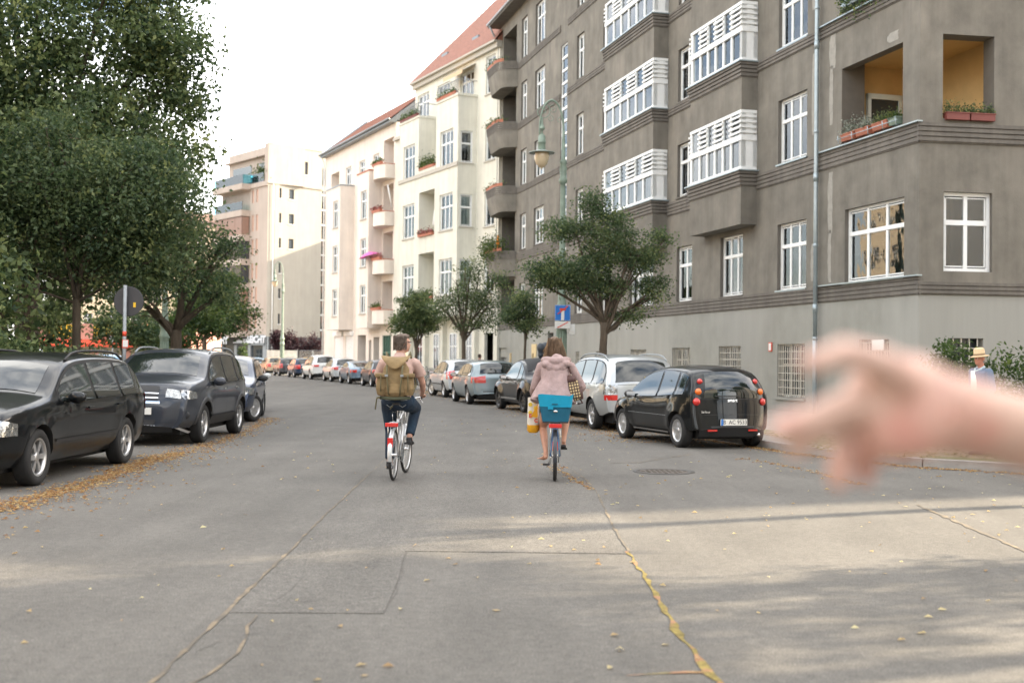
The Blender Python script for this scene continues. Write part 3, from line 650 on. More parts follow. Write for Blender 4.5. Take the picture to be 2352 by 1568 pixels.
# bays
def bay(u0, u1, p, lv, nb):
    """projecting bay with white glazed band on each level; bottom at 6.0"""
    w0 = MB()
    zb = 6.05; prev = zb
    for i in lv:
        z = [0, 7.80, 11.33, 15.0, 18.45][i]; t = z+1.95; m0 = z-.52
        # parapet body
        for (x0, x1, y0, y1) in ((u0, u1, -.05, p),): w0.box(x0, x1, y0, y1, prev, m0+.02)
        prev = t
        mm = MB(); n = 4; hh = .48/n
        for k in range(n):
            g_ = .05+.02*k; a_ = m0+k*hh
            mm.box(u0-g_, u1+g_, -.02, p+g_, a_+hh*.3, a_+hh); mm.box(u0-g_*.4, u1+g_*.4, -.02, p+g_*.4, a_, a_+hh*.3)
        mm.build('bay_moulding', M['mould'], A)
        sl_ = MB(); sl_.box(u0-.16, u1+.16, -.02, p+.16, z-.04, z); sl_.build('bay_sill', M['zinc'], A)
        fr = MB(); H = 1.95; L = u1-u0; y = p-.06; cw = .16
        zt = z+H*.54
        fr.box(u0, u0+cw, -.02, p, z, t); fr.box(u1-cw, u1, -.02, p-.001, z, t) if False else None
        # corner posts
        for x in (u0+cw/2, u1-cw/2): fr.cbox((x, p-cw/2, z+H/2), (cw, cw, H))
        fr.box(u0, u1, p-.1, p+.02, z, z+.12); fr.box(u0, u1, p-.1, p+.02, t-.10, t); fr.box(u0, u1, p-.12, p+.03, zt-.09, zt+.09)
        fr.box(u0-.02, u0+.10, .02, p, z, z+.12); fr.box(u0-.02, u0+.10, .02, p, t-.1, t); fr.box(u0-.03, u0+.10, .02, p, zt-.09, zt+.09); fr.box(u0, u0+.1, -.02, .14, z, t)
        fr.box(u1-.10, u1+.02, .02, p, z, z+.12); fr.box(u1-.10, u1+.02, .02, p, t-.1, t); fr.box(u1-.10, u1+.03, .02, p, zt-.09, zt+.09); fr.box(u1-.1, u1, -.02, .14, z, t)
        xs_ = [u0+cw+(L-2*cw)*k/(2*nb) for k in range(2*nb+1)]
        for x in xs_[1:-1]: fr.box(x-.055, x+.055, p-.09, p, z+.12, t-.1)
        bw = fr.build('bay_window', M['frame'], A)
        # panes front and sides
        for k, (a_, b_) in enumerate(zip(xs_, xs_[1:])):
            for (zz0, zz1) in ((z+.12, zt-.09), (zt+.09, t-.1)):
                g_ = MB(); g_.box(a_+.05, b_-.05, p-.055, p-.047, zz0, zz1); g_.build('pane', M['glass'], bw)
        for x in (u0+.05, u1-.05):
            g_ = MB(); g_.box(x-.004, x+.004, .14, p-.16, z+.12, zt-.09); g_.box(x-.004, x+.004, .14, p-.16, zt+.09, t-.1); g_.build('pane', M['glass'], bw)
        # louvre rungs across every other upper panel and on the return sides
        for k in range(0, 2*nb, 2):
            for j in range(4):
                zz = zt+.18+j*(t-.16-zt-.18)/3.3; a_, b_ = xs_[k], xs_[k+1]
                g_ = MB(); g_.box(a_-.06, b_+.06, p-.01, p+.05, zz-.035, zz+.035); g_.build('slat', M['frame'], bw)
        for j in range(4):
            zz = zt+.18+j*(t-.16-zt-.18)/3.3
            for x in (u0, u1):
                s_ = MB(); s_.box(x-.05, x+.05, .05, p+.05, zz-.035, zz+.035); s_.build('slat', M['frame'], bw)
                s_ = MB(); s_.box(x-.04, x+.28 if x == u0 else x+.04, p-.02, p+.055, zz-.034, zz+.034); s_.build('slat', M['frame'], bw)
        # curtains inside
        cz = MB(); rr = random.Random(i*7+nb+int(u0))
        for a_, b_ in zip(xs_, xs_[1:]):
            if rr.random() < .55:
                n_ = 6; q = [(a_+(b_-a_)*k/n_, p-.22+.02*(-1)**k) for k in range(n_+1)]; top = t-.1; bot = z+.12 if rr.random() < .6 else z+H*.5
                cz.grid([[(x, y_, bot) for x, y_ in q], [(x, y_, top) for x, y_ in q]], flip=True)
        cz.box(u0+.15, u1-.15, .02, .1, z, t, 1); cz.build('curtain', [M['curtain'] if rr.random() < .6 else M['curtain_warm'], M['room']], bw)  # the box is a near-black plate for the unlit room
    w0.build('bay_wall', M['render_dark'], A)
bay(8.88, 12.95, .56, [1, 2, 3, 4], 3); bay(16.4, 22.05, .6, [1, 2, 3, 4], 3)
# rounded balconies at the far end
for i, z in enumerate((3.95, 7.75, 11.45, 15.1, 18.55)):
    if i == 0: continue
    out_ = MB(); n = 14; pts = []
    for k in range(n+1):
        t = k/n; u = 38.55+(42.3-38.55)*t
        e_ = min(t, 1-t)*2; y = 1.05*min(1, (1-(1-min(1, e_*1.9))**2)**.5)
        pts.append((u, y))
    sec = [(-1.12, 0.), (-1.12, .0)]
    body = MB()
    rows = [[(u, y*s_-.001, z+dz) for u, y in pts] for dz, s_ in ((-1.42, .80), (-.62, 1.0), (-.42, 1.0))]
    body.grid(rows, smooth=True); body.add([(u, y*.80, z-1.42) for u, y in pts]+[(38.55, 0, z-1.42), (42.3, 0, z-1.42)], [tuple(range(len(pts)))[::-1]], smooth=False)
    body.add([(u, y, z-.55) for u, y in pts], [tuple(range(len(pts)))], smooth=False)
    body.build('balcony', M['render_dark'], A)
    rb = MB()
    for k in range(4):
        a_ = z-.42+k*.11; g_ = .03+.018*k
        for (dz0, dz1, s_) in ((0, .03, .4), (.03, .11, 1)):
            o_ = [(u+(u-40.4)*.02*s_, y+g_*s_, ) for u, y in pts]
            rb.grid([[(*q, a_+dz0) for q in o_], [(*q, a_+dz1) for q in o_]], smooth=True); rb.add([(*q, a_+dz1) for q in o_]+[(*q, a_+dz1) for q in [(u, max(y-.12, 0)) for u, y in pts][::-1]], [(j, j+1, 2*n+1-j-1+0, 2*n+1-j) for j in range(n)], smooth=False)
    rb.build('balcony_moulding', M['mould'], A)
    bx = MB(); bx.grid([[(u, y+.06, z+.03) for u, y in pts[1:-1]], [(u, y+.08, z+.2) for u, y in pts[1:-1]], [(u, y-.08, z+.2) for u, y in pts[1:-1]]], smooth=False); bx.build('balcony_planter', M['pot'], A)
    m_ = {1: 'leafC', 2: 'leafB', 3: 'leafB', 4: 'leafB'}[i]
    n_ = {1: 2600, 2: 120, 3: 300, 4: 200}[i]; pp = np.array(pts[1:-1]); ix = RNG.integers(0, len(pp), n_)
    foliage('balcony_plants', np.c_[pp[ix, 0]+RNG.normal(0, .12, n_), pp[ix, 1]+RNG.normal(0, .15 if i > 1 else .3, n_), z+.2+RNG.normal(0, .1 if i > 1 else .38, n_)], (.03, .08), M[m_], A)
wlc = MB()
for z in (3.95, 7.75, 11.45, 15.1, 18.55): wlc.box(39.4, 40.3, -1.36, -1.30, z, z+2.0)
wlc.build('balcony_door', M['glass_dark'], A)
w_ = window(A, 0, MA, 39.3, 12.0, 1.9, 1.25, 2, .4, o=-1.0, m='frame', curtain=('blind', 'curtain')) ; w_.name = 'balcony_window'
# basement windows with bars / doors
for (a, b, c, d, *_x) in pb:
    if b-a > 1.2 and c > .3 or c > .8:
        wd = MB(); wd.box(a, b, -.27, -.22, c, d); wd.box(a+.06, b-.06, -.215, -.205, c+.06, d-.06, 1); cw_ = wd.build('cellar_window', [M['frame'], M['glass_dark']], A)
        fm_ = MB(); nn = max(2, int((b-a)/.45))
        for k in range(1, nn): x = a+(b-a)*k/nn; fm_.box(x-.03, x+.03, -.22, -.17, c, d)
        fm_.box(a, b, -.22, -.18, c+(d-c)*.6, c+(d-c)*.6+.05); fm_.box(a, a+.06, -.22, -.17, c, d); fm_.box(b-.06, b, -.22, -.17, c, d); fm_.build('mullions', M['bar'], cw_)
        nb_ = max(3, int((b-a)/.14)); lattice = 14 < a < 15.9
        bm = MB(); bm.box(-.011, .011, -.011, .011, 0, d-c); bme = bm.mesh('bar', M['bar'])
        if lattice:
            bm = MB(); bm.tube([(math.sin(t*.9)*.02, 0, (d-c)*t/14) for t in range(15)], .016, 5); bme = bm.mesh('bar', M['bar'])
        for k in range(nb_+1): link('bar', bme, cw_, (a+.02+(b-a-.04)*k/nb_, -.05, c))
        hm = MB(); hm.box(0, b-a, -.01, .01, -.01, .01); hme = hm.mesh('bar', M['bar'])
        for k in range(0 if lattice else int((d-c)/.22)+1): link('bar', hme, cw_, (a, -.05, c+.08+k*.22))
        s_ = MB(); s_.box(a-.08, b+.08, -.2, .06, c-.08, c); s_.build('sill', M['plinth'], cw_)
dd = MB(); dd.box(40.55, 42.25, -.33, -.27, .12, 1.75); dd.box(40.55, 42.25, -.2, -.1, 1.75, 2.3, 1); dd.build('door', [M['grey'], M['plinth']], A)
dd = MB(); dd.box(31.2, 32.2, -.33, -.27, .12, 3.0); dd.build('door', M['black'], A)
sgn = MB(); sgn.box(0, .55, 0, .03, 0, .28); o = sgn.build('wall_plate', M['white'], A, (1.5, .01, 1.95))
sgn = MB(); sgn.box(0, .2, 0, .03, 0, .28); o = sgn.build('wall_plate', M['signred'], A, (7.72, .01, 1.95)); q = MB(); q.box(.025, .175, .03, .034, .03, .25); q.build('plate_face', M['white'], o)
sgn = MB(); sgn.box(0, .9, 0, .03, 0, .7); sgn.build('notice', mat('cream_notice', (.62, .48, .26), .7, var=.1), A, (34.2, .01, 1.75))
# paler repair patches beside the downpipe
rp_ = MB()
for (u, z, w_, h) in ((4.3, 5.3, .26, 1.75), (4.28, 8.4, .2, 1.7), (4.22, 10.0, .34, 1.0), (4.2, 12.2, .3, 1.9), (5.3, 4.0, .16, 1.1), (5.28, 8.3, .2, 2.4), (4.32, 3.9, .18, 1.5), (5.3, 12.0, .2, 2.2), (1.2, 10.0, .5, .25)):
    vs = []; n = 10
    for k in range(n+1): vs.append((u+random.uniform(-.02, .02)-w_/2, .0025, z+h*k/n)); 
    for k in range(n+1): vs.append((u+random.uniform(-.02, .02)+w_/2*(1-.5*abs(2*k/n-1)**3), .0025, z+h*(n-k)/n))
    rp_.add(vs, [tuple(range(len(vs)))])
rp_.build('repair_patch', mat('fresh_filler', (.30, .285, .25), .9, var=.15, vscale=6), A)
# ---- side facade
s_ops = [(.66, 1.98, 3.94, 5.94), (4.2, 6.2, 3.94, 5.94), (9, 11, 3.94, 5.94), (4.2, 6.2, 7.8, 9.8), (9, 11, 7.8, 9.8)]
s_log = [(.62, 2.02, 7.78, 9.92, .5), (.62, 2.02, 11.5, 13.6, .5), (.62, 2.02, 15.1, 17.3, .5)]
sb = MB(MS); wallgrid(sb, 0, SL, 3.34, 21.6, s_ops+s_log, .2, 0, 1); sb.f = [f[::-1] for f in sb.f]; sb.build('side_wall', [M['render_dark'], M['reveal']], A)
s_pb = [(.82, 1.75, 1.2, 2.26)]
sb = MB(MS); wallgrid(sb, 0, SL, 0, 3.34, s_pb, .28); sb.f = [f[::-1] for f in sb.f]; sb.build('side_plinth', M['plinth'], A)
# the frame MS mirrors, so outward is -y after mirroring of +y
sm_ = MB(MS)
mould(sm_, -.06, SL, 3.34, 3.66, 0, 3, .06); mould(sm_, -.06, SL, 7.16, 7.66, 0, 4, .07); mould(sm_, -.06, SL, 10.98, 11.3, 0, 3, .07); mould(sm_, -.06, SL, 14.6, 14.95, 0, 3, .07)
sm_.f = [f[::-1] for f in sm_.f]; sm_.build('side_moulding', M['mould'], A)
def swin(u, z, w__, h, cols, cur=None):
    p_ = MS @ Vector((u, -.16, z)); 
    o = window(A, SIDE, Matrix.Translation(p_), 0, 0, w__, h, cols, .38, o=0, curtain=None, split=True, fw=.09)
    return o
swin(.66, 3.94, 1.32, 2.0, 2); [swin(a, c, b-a, d-c, 3) for a, b, c, d in s_ops[1:]]
rm = MB(MS); rm.box(.2, SL-1, -1.4, -1.3, 3.4, 7.1); rm.box(3, SL-1, -1.4, -1.3, 7.2, 21); rm.build('side_unlit_room_plate', M['under'], A)  # near-black plates in place of the shade inside the rooms
sb = MB(MS); sb.box(.75, 1.85, -.4, -.3, 1.1, 2.3); sb.build('side_cellar_window', M['glass_dark'], A)
for k in range(4):
    b_ = MB(MS); b_.box(.95+k*.22-.012, .95+k*.22+.012, -.06, -.03, 1.2, 2.26); b_.build('bar', M['bar'], A)
for k in range(3):
    b_ = MB(MS); b_.box(.82, 1.75, -.06, -.03, 1.35+k*.33-.012, 1.35+k*.33+.012); b_.build('bar', M['bar'], A)
for i, (u, w__) in enumerate(((.98, .62), (1.66, .66))):
    base = Matrix.Translation((10.17, 29.4, 0)) @ Matrix.Rotation(AA, 4, 'Z') @ MS @ Vector((u, .02, 7.74))
    pt = empty('flower_box', base, R(9), ['dark red box of green plants at the left of the side street balcony', 'dark red box of green plants at the right of the side street balcony'][i], 'flower box', 'flower boxes on the corner balconies')
    b_ = MB(); b_.box(-w__/2, w__/2, -.1, .1, 0, .19); b_.box(-w__/2-.015, w__/2+.015, -.115, .115, .16, .195); b_.build('box', M['potd'], pt, bevel=.01)
    n = 500; cl = RNG.choice([-.22, 0.02, .24], n); pts = np.c_[cl+RNG.normal(0, .06, n), RNG.normal(0, .05, n), .18+np.abs(RNG.normal(0, .13, n))]; foliage('plants', pts, (.015, .04), M['leafB'], pt)
base = Matrix.Translation((10.17, 29.4, 0)) @ Matrix.Rotation(AA, 4, 'Z') @ Vector((2.6, .05, 11.5))
pt = empty('flower_box', base, AA, 'grey box with trailing green plants on the top balcony at the corner', 'flower box', 'flower boxes on the corner balconies')
b_ = MB(); b_.box(-1.1, .9, -.1, .12, 0, .2); b_.build('box', M['zinc'], pt); n = 1600
foliage('plants', np.c_[RNG.uniform(-1.1, .9, n), RNG.normal(.08, .12, n), .25-np.abs(RNG.normal(0, .3, n))*(RNG.random(n) < .6)+RNG.random(n)*.2], (.03, .07), M['leafB'], pt)
# roof with soffit, gutter and tile courses
ro_ = MB(); ro_.prism([(-.5, .75), (UE+.3, .75), (UE+.3, -12), (8, -16), ], 21.55, 21.75); 
sd_ = MS @ Vector((SL, .6, 0)); c0 = MS @ Vector((0, .6, 0))
ro_.build('eaves', M['mould'], A)
rt = MB(); nC = 16
for k in range(nC):
    t = k/nC; y = .7-5.*t; z = 21.78+5.2*t
    rt.add([(-.4+t*5, y, z), (UE+.3, y, z), (UE+.3, y-.36, z+.30), (-.4+t*5, y-.36, z+.30), (-.4+t*5, y, z-.05), (UE+.3, y, z-.05)], [(1, 0, 3, 2), (0, 1, 5, 4)])
o = rt.build('roof_tiles', M['terracotta'], A); o['kind'] = 'stuff'
rb_ = MB(); rb_.add([(0, .5, 21.7), (UE, .5, 21.7), (UE, -4.3, 26.7), (4.6, -4.3, 26.7)], [(1, 0, 3, 2)]); rb_.add([(0, .5, 21.7), (4.6, -4.3, 26.7), (*(MS @ Vector((SL, .3, 21.7))),)], [(0, 2, 1)]); rb_.box(5, UE, -12, -4.3, 21.6, 26.7); rb_.build('roof', M['terracotta'], A)
bd = MB(); bd.prism([(.05, -3.4), (UE-.1, -3.4), (UE-.1, -12), tuple((MS @ Vector((SL, -.2, 0)))[:2]), tuple((MS @ Vector((SL, -.35, 0)))[:2])], 0, 21.5) if False else None
en = MB(MS); en.box(SL-.1, SL, -10, 0, 0, 21.6); en.build('end_wall', M['render_dark'], A)
en = MB(); en.box(UE-.15, UE-.01, -12, -.02, 0, 21.6); en.box(12, UE, -12.2, -12, 0, 21.6); en.build('rear_wall', M['render_dark'], A)
gt = MB(); gt.tube([(-.4, .78, 21.72), (UE+.3, .78, 21.72)], .08, 8); gt.tube([(UE-.1, .78, 21.7), (UE-.1, .5, 21.1), (UE-.1, .14, 20.5), (UE-.1, .14, 3)], .06, 8); gt.build('gutter', M['grey_roof'], A)
# orange parasol and pots on a balcony
ou = empty('closed_parasol', Matrix.Translation((10.17, 29.4, 0)) @ Matrix.Rotation(AA, 4, 'Z') @ Vector((40.6, .55, 7.3)), 0, 'closed orange parasol standing on the plant covered balcony of the dark building', 'parasol')
q = MB(); q.lathe([(.01, 1.6), (.05, 1.5), (.13, .9), (.17, .7), (.02, .68)], 10); q.build('canopy', mat('orange_canvas', (.80, .22, .02), .8), ou)
q = MB(); q.tube([(0, 0, 0), (0, 0, 1.62)], .018, 6); q.build('pole', M['white'], ou)
# ================================================================= B: cream house
def roofslab(name, root, u0, u1, z0, zr, dep, m, o0=.6, n=22, tiles=True, hip0=0., hip1=0., ov=0.):
    mb = MB()
    for k in range(n):
        t = k/n; t2 = (k+1.15)/n; y = o0-dep*t; z = z0+(zr-z0)*t; a = u0+hip0*t-ov; b = u1-hip1*t+ov; a2 = u0+hip0*t2-ov; b2 = u1-hip1*t2+ov
        mb.add([(a, y, z+.03), (b, y, z+.03), (b2, o0-dep*t2, z0+(zr-z0)*t2), (a2, o0-dep*t2, z0+(zr-z0)*t2), (a, y, z-.04), (b, y, z-.04)], [(1, 0, 3, 2), (0, 1, 5, 4)])
    o = mb.build(name, m, root); o['kind'] = 'stuff'
    return o
def facade(name, root, u0, u1, z0, z1, ops, mats, o=0., depth=.2, M0=None, flip=False):
    b = MB(M0); wallgrid(b, u0, u1, z0, z1, ops, depth, o, 1 if isinstance(mats, list) else None)
    if flip: b.f = [f[::-1] for f in b.f]
    return b.build(name, mats, root)
def mk(P_, Q_):
    return math.atan2(Q_[1]-P_[1], Q_[0]-P_[0]), math.dist(P_, Q_)
BP, BQ = (-.9, 70.2), (-8.6, 85.); BA, BL = mk(BP, BQ)
B = empty('cream_apartment_building', (*BP, 0), BA, 'tall cream apartment house with red tiled roof directly left of the dark corner building', 'building')
I4 = Matrix.Identity(4); lv = [5.6, 9.7, 13.7, 17.8]; H = 2.3
def bwin(root, u, z, w_, h, cols, o, parent_ops, tr=.36, m='frame', arch=False, cur=True):
    parent_ops.append((u, u+w_, z, z+h)); window(root, 0, I4, u, z, w_, h, cols, tr, o=o-.14, m=m, curtain=(curt() or ('full', 'curtain')) if cur else None, split=False, arch=False)
    s_ = MB(); s_.box(-.08, w_+.08, -.15, .07, -.08, 0); s_.build('sill', M['stone'], root, (u, o, z))
bo = []
for z in lv: bwin(B, .55, z, 1.35, H, 2, 0, bo)
for z in lv[:3]: bwin(B, 13.6, z, 1.6, H, 2, 0, bo)
for u in (3.6, 7.2, 10.6): bwin(B, u, 18.1, 2.0, 1.7, 3, 0, bo)
bw_ = bo+[(.5, 1.7, .2, 3.2), (13.8, 15.4, .2, 3)]; facade('wall', B, 0, 13.05, 0, 20.5, bw_, [M['cream'], M['cream']]); facade('wall', B, 13.05, BL, 0, 17.4, [p for p in bw_ if p[0] > 13], [M['cream'], M['cream']])
# projecting block with two towers and loggias between
po = 1.3; fo = []
for z in lv[:3]:
    bwin(B, 3.75, z, 2.0, H, 3, po, fo); bwin(B, 9.9, z, 2.0, H, 3, po, fo)
lo = [(6.55, 9.1, 9.6, 12.55, 1.2), (6.55, 9.1, 5.5, 8.5, 1.2)]
facade('bay_front', B, 3.06, 12.66, 4.4, 13.8, [p for p in fo if p[2] < 13.5]+lo, [M['cream'], M['cream']], po)
up = [p for p in fo if p[2] > 13.5]
facade('bay_front', B, 3.06, 6.4, 13.8, 17.9, up, [M['cream'], M['cream']], po); facade('bay_front', B, 9.25, 12.66, 13.8, 17.6, up, [M['cream'], M['cream']], po)
sb = MB()
M90 = Matrix.Rotation(R(90), 4, 'Z')
# near side of tower 1 with windows (plane u=3.06)
so = [(.28, 1.12, z, z+2.0) for z in (5.8, 9.8, 13.75)]
ms = Matrix.Translation((3.06, 0, 0)) @ Matrix(((0, -1, 0, 0), (1, 0, 0, 0), (0, 0, 1, 0), (0, 0, 0, 1)))
s2 = MB(ms); wallgrid(s2, 0, po, 4.4, 17.9, so, .15, 0); s2.build('bay_side', M['cream'], B)
for a, b, c, d in so:
    window(B, R(90), ms, a, c, b-a, d-c, 1, .4, o=-.1, split=False, curtain=('blind', 'blind') if c < 10 else None); s_ = MB(ms); s_.box(a-.08, b+.08, -.1, .06, c-.08, c); s_.build('sill', M['stone'], B)
sb.box(12.6, 12.66, 0, po, 4.4, 17.6); sb.box(9.25, 9.31, 0, po-.01, 13.8, 17.6); sb.box(6.34, 6.4, 0, po-.01, 13.8, 17.9)
sb.box(3.06, 12.66, 0, po, 4.3, 4.4); sb.box(3.07, 12.65, 0, po-.01, 13.3, 13.5); sb.box(3.0, 6.4, -.1, po+.06, 17.9, 18.05); sb.box(9.2, 12.72, -.1, po+.06, 17.6, 17.75); sb.box(6.55, 9.1, .05, .1, 5.5, 12.6)
sb.box(6.4, 9.2, po-.12, po+.05, 13.8, 14.0); sb.build('bay_return', M['cream'], B)
ld = MB(); ld.box(7.2, 8.3, .11, .15, 5.5, 7.7); ld.box(7.2, 8.3, .11, .15, 9.6, 11.8); ld.box(7.2, 8.3, .01, .05, 13.6, 15.8); ld.build('loggia_door', M['glass_dark'], B)
rl = MB()
for (a, b, z, oo) in ((3.1, 6.35, 18.05, po), (9.3, 12.6, 17.75, po)):
    rl.tube([(a, oo, z+.85), (b, oo, z+.85)], .025, 5); rl.tube([(a, 0, z+.85), (a, oo, z+.85)], .025, 5); 
    k = a
    while k < b: rl.box(k-.008, k+.008, oo-.01, oo+.01, z, z+.85); k += .14
rl.build('balcony_railing', M['grey'], B)
# awning over the upper window
aw = MB(); aw.add([(3.3, .05, 20.1), (6.2, .05, 20.1), (6.2, .95, 19.6), (3.3, .95, 19.6), (3.3, .95, 19.35), (6.2, .95, 19.35)], [(0, 1, 2, 3), (3, 2, 5, 4)]); aw.build('awning', mat('cream_awning', (.62, .45, .28), .8), B)
co = MB(); co.box(-.1, 13.1, -.1, .25, 20.3, 20.6); co.box(-.1, 13.2, -.1, .45, 20.6, 20.72); co.box(13.1, BL, -.1, .2, 17.3, 17.5); co.box(3.0, 12.7, po-.01, po+.08, 13.55, 13.8); co.build('cornice', M['stone'], B)
roofslab('roof_tiles', B, 0, 13.05, 20.75, 26.2, 4.6, M['terracotta'], .4, ov=.2, hip1=4.2)
rb = MB(); rb.add([(-.15, .3, 20.7), (13.1, .3, 20.7), (8.9, -4.2, 26.1), (-.15, -4.2, 26.1), (-.15, -11, 20.7), (13.1, -11, 20.7)], [(1, 0, 3, 2), (0, 4, 3), (2, 5, 1), (3, 4, 5, 2)]); rb.build('roof', M['terracotta'], B)
for i, u in enumerate((4.5, 9.3)):
    d_ = MB(); d_.box(u, u+.9, -1.6, -.7, 22.0, 22.25); d_.build('roof_window', M['grey_roof'], B)
cb = MB(); cb.box(12.95, 13.05, -11, -.01, 0, 20.4); cb.box(BL-.1, BL, -11, -.01, 0, 17.4); cb.box(13, BL, -11, -.02, 17.3, 17.4); cb.box(.0, .1, -11, -.01, 0, 20.4); cb.build('party_wall', M['cream'], B)
rm = MB(); rm.box(.1, 12.9, -1.1, -1., .1, 20.4); rm.box(3.2, 6.3, .2, .3, 4.5, 17.7); rm.box(9.4, 12.5, .2, .3, 4.5, 17.4); rm.build('unlit_room_plate', M['room'], B)
# ground floor: cream wall with recessed entrance, plinth
gf = [(3.4, 4.3, .2, 3.3), (5.2, 6.8, .2, 3.4), (8.3, 9.4, .2, 3.3), (11, 12, 1.2, 3.2)]
pc = MB()
for u in (2.5, 4.7, 7.3, 10.2, 12.9): pc.box(u, u+.35, -.01, .3, 0, 4.3)
pc.box(.0, BL, -.01, .09, 0, 1.0, 1); pc.build('pilaster', [M['cream'], M['plinth']], B)
gd = MB()
for u, w_ in ((3.3, .8), (5.5, 1.1), (8.4, .8), (11.2, .8)): gd.box(u, u+w_, .0, .05, 1.0, 3.2)
gd.build('ground_window', M['glass_dark'], B)
gd = MB()
for u, w_ in ((3.3, .8), (5.5, 1.1), (8.4, .8), (11.2, .8)):
    for x in (u-.06, u+w_/2-.03, u+w_): gd.box(x, x+.06, .0, .08, 1, 3.2)
    gd.box(u-.06, u+w_+.06, .0, .08, 3.2, 3.28); gd.box(u, u+w_, .0, .08, 2.4, 2.46)
gd.build('ground_window_frame', M['frame'], B)
def fbox(root_loc, ang, u, o, z, w_, lab, lm='leafC', n=260, hh=.28, pm='pot'):
    base = Matrix.Translation((*root_loc, 0)) @ Matrix.Rotation(ang, 4, 'Z') @ Vector((u, o, z))
    pt = empty('flower_box', base, ang, lab, 'flower box', 'flower boxes on the far balconies')
    b_ = MB(); b_.box(-w_/2, w_/2, -.1, .1, 0, .17); b_.box(-w_/2-.02, w_/2+.02, -.12, .12, .15, .18); b_.build('box', M[pm], pt)
    foliage('plants', np.c_[RNG.uniform(-w_/2, w_/2, n), RNG.normal(0, .12, n), .15+np.abs(RNG.normal(0, hh*.6, n))], (.04, .09), M[lm], pt)
fbox(BP, BA, 7.8, po, 14.0, 2.4, 'flower box with green shrubs on the open terrace between the two cream towers', 'leafC', 700, .5)
fbox(BP, BA, 7.8, po+.05, 9.6, 2.3, 'flower box with red blooms on the upper cream loggia', 'leafF', 400, .22); fbox(BP, BA, 7.8, po+.05, 5.5, 2.3, 'flower box with greenery on the lower cream loggia', 'leafC', 400, .35)
fbox(BP, BA, 4.8, po, 18.05, 2.8, 'flower box along the top of the nearer cream tower', 'leafB', 300, .25); fbox(BP, BA, 10.9, po, 17.75, 3.0, 'flower box along the top of the farther cream tower', 'leafB', 500, .35, 'potd')
q = empty('folded_white_parasol', Matrix.Translation((*BP, 0)) @ Matrix.Rotation(BA, 4, 'Z') @ Vector((7.4, .9, 9.7)), 0, 'folded white parasol standing on the upper cream loggia', 'parasol'); m_ = MB(); m_.lathe([(.01, 1.7), (.06, 1.5), (.16, .6), (.02, .5)], 8); m_.build('canopy', M['white'], q); m_ = MB(); m_.tube([(0, 0, 0), (0, 0, 1.7)], .02, 5); m_.build('pole', M['white'], q)

# ================================================================= C: pink house
CP, CQ = (-8.6, 85.2), (-16.2, 101.); CA, CL = mk(CP, CQ)
C_ = empty('pink_apartment_building', (*CP, 0), CA, 'pale pink apartment house with stacked balconies and orange roof beyond the cream one', 'building')
cw = []; lvc = [4.95, 8.45, 12.05]
for u, w_ in ((3.6, 1.35), (6.95, 1.35), (10.4, 1.4)): bwin(C_, u, 15.6, w_, 1.5, 2, 0, cw)
for z in lvc: bwin(C_, 7.3, z, 1.3, 2.1, 2, 0, cw)
for z in lvc: bwin(C_, 15.6, z, 1.2, 2.1, 2, 0, cw)
lc = [(.35, 2.55, z, z+2.4, 1.3) for z in (4.9, 8.5, 12.0, 15.4)]+[(13.6, 15.8, 15.4, 17.1, 1.3)]
gdo = [(3.1, 4.4, .1, 3.2, .5), (.5, 2.4, .6, 3.3), (4.9, 5.5, .3, 3.0), (9.3, 11.3, .5, 3.4, .1), (12, 14.3, .5, 3.4, .1), (6.2, 8.2, .1, 3.4, .9)]
facade('wall', C_, 0, CL, 0, 18.8, cw+lc+gdo, [M['pink'], M['pink']])
bk = MB()
for a, b, c, d, e in lc: bk.box(a, b, -1.3, -1.25, c, d)
bk.build('loggia_back', M['pink'], C_)
cd_ = MB()
for a, b, c, d, e in lc: cd_.box(a+.5, a+1.5, -1.24, -1.2, c, c+2.0)
cd_.box(.5, 2.4, -.2, -.15, .6, 3.3); cd_.box(3.1, 4.4, -.5, -.45, .1, 3.2); cd_.box(6.2, 8.2, -.9, -.85, .1, 3.4); cd_.build('dark_opening', M['glass_dark'], C_)
gf_ = MB()
for x in (.5, .95, 1.4, 1.85, 2.34): gf_.box(x, x+.06, -.15, -.08, .6, 3.3)
for z in (.6, 2.0, 3.24): gf_.box(.5, 2.4, -.15, -.08, z, z+.06)
gf_.box(3.3, 3.4, -.45, -.4, .1, 3.2); gf_.build('green_shop_frame', M['frame_green'], C_)
sh = MB()
for a, b in ((9.3, 11.3), (12, 14.3)):
    for k in range(22): sh.box(a, b, -.09, -.04+.012*(k % 2), .5+k*.132, .5+k*.132+.125)
    sh.box(a-.05, b+.05, -.05, .18, 3.4, 3.75)
sh.build('roller_shutter', M['frame'], C_)
for (u0, u1, p, wu) in ((2.75, 5.6, 1.05, 3.35), (9.5, 13.3, 1.15, 10.1)):
    wo = []
    for z in lvc: bwin(C_, wu, z, 1.35, 2.15, 2, p, wo)
    top = 15.55 if u0 < 5 else 15.3
    facade('bay_front', C_, u0, u1, 3.9, top, wo, [M['pink'], M['pink']], p)
    b_ = MB(); b_.box(u0, u0+.06, 0, p, 3.9, top); b_.box(u1-.06, u1, 0, p, 3.9, top); b_.box(u0, u1, 0, p, 3.85, 3.9); b_.box(u0+.05, u1-.05, 0, p-.05, top-.5, top-.4); b_.build('bay_side', M['rosewall'] if False else M['pink'], C_)
    b_ = MB(); b_.box(u0-.04, u1+.04, p-.2, p+.05, top, top+.1); b_.box(u0-.04, u0+.16, 0, p-.2, top, top+.1); b_.build('parapet_cap', M['pot'] if u0 < 5 else M['grey'], C_)
    b_ = MB(); b_.box(u0+.3, u1-.3, .1, .2, 4, top-.5); b_.build('unlit_room_plate', M['room'], C_)
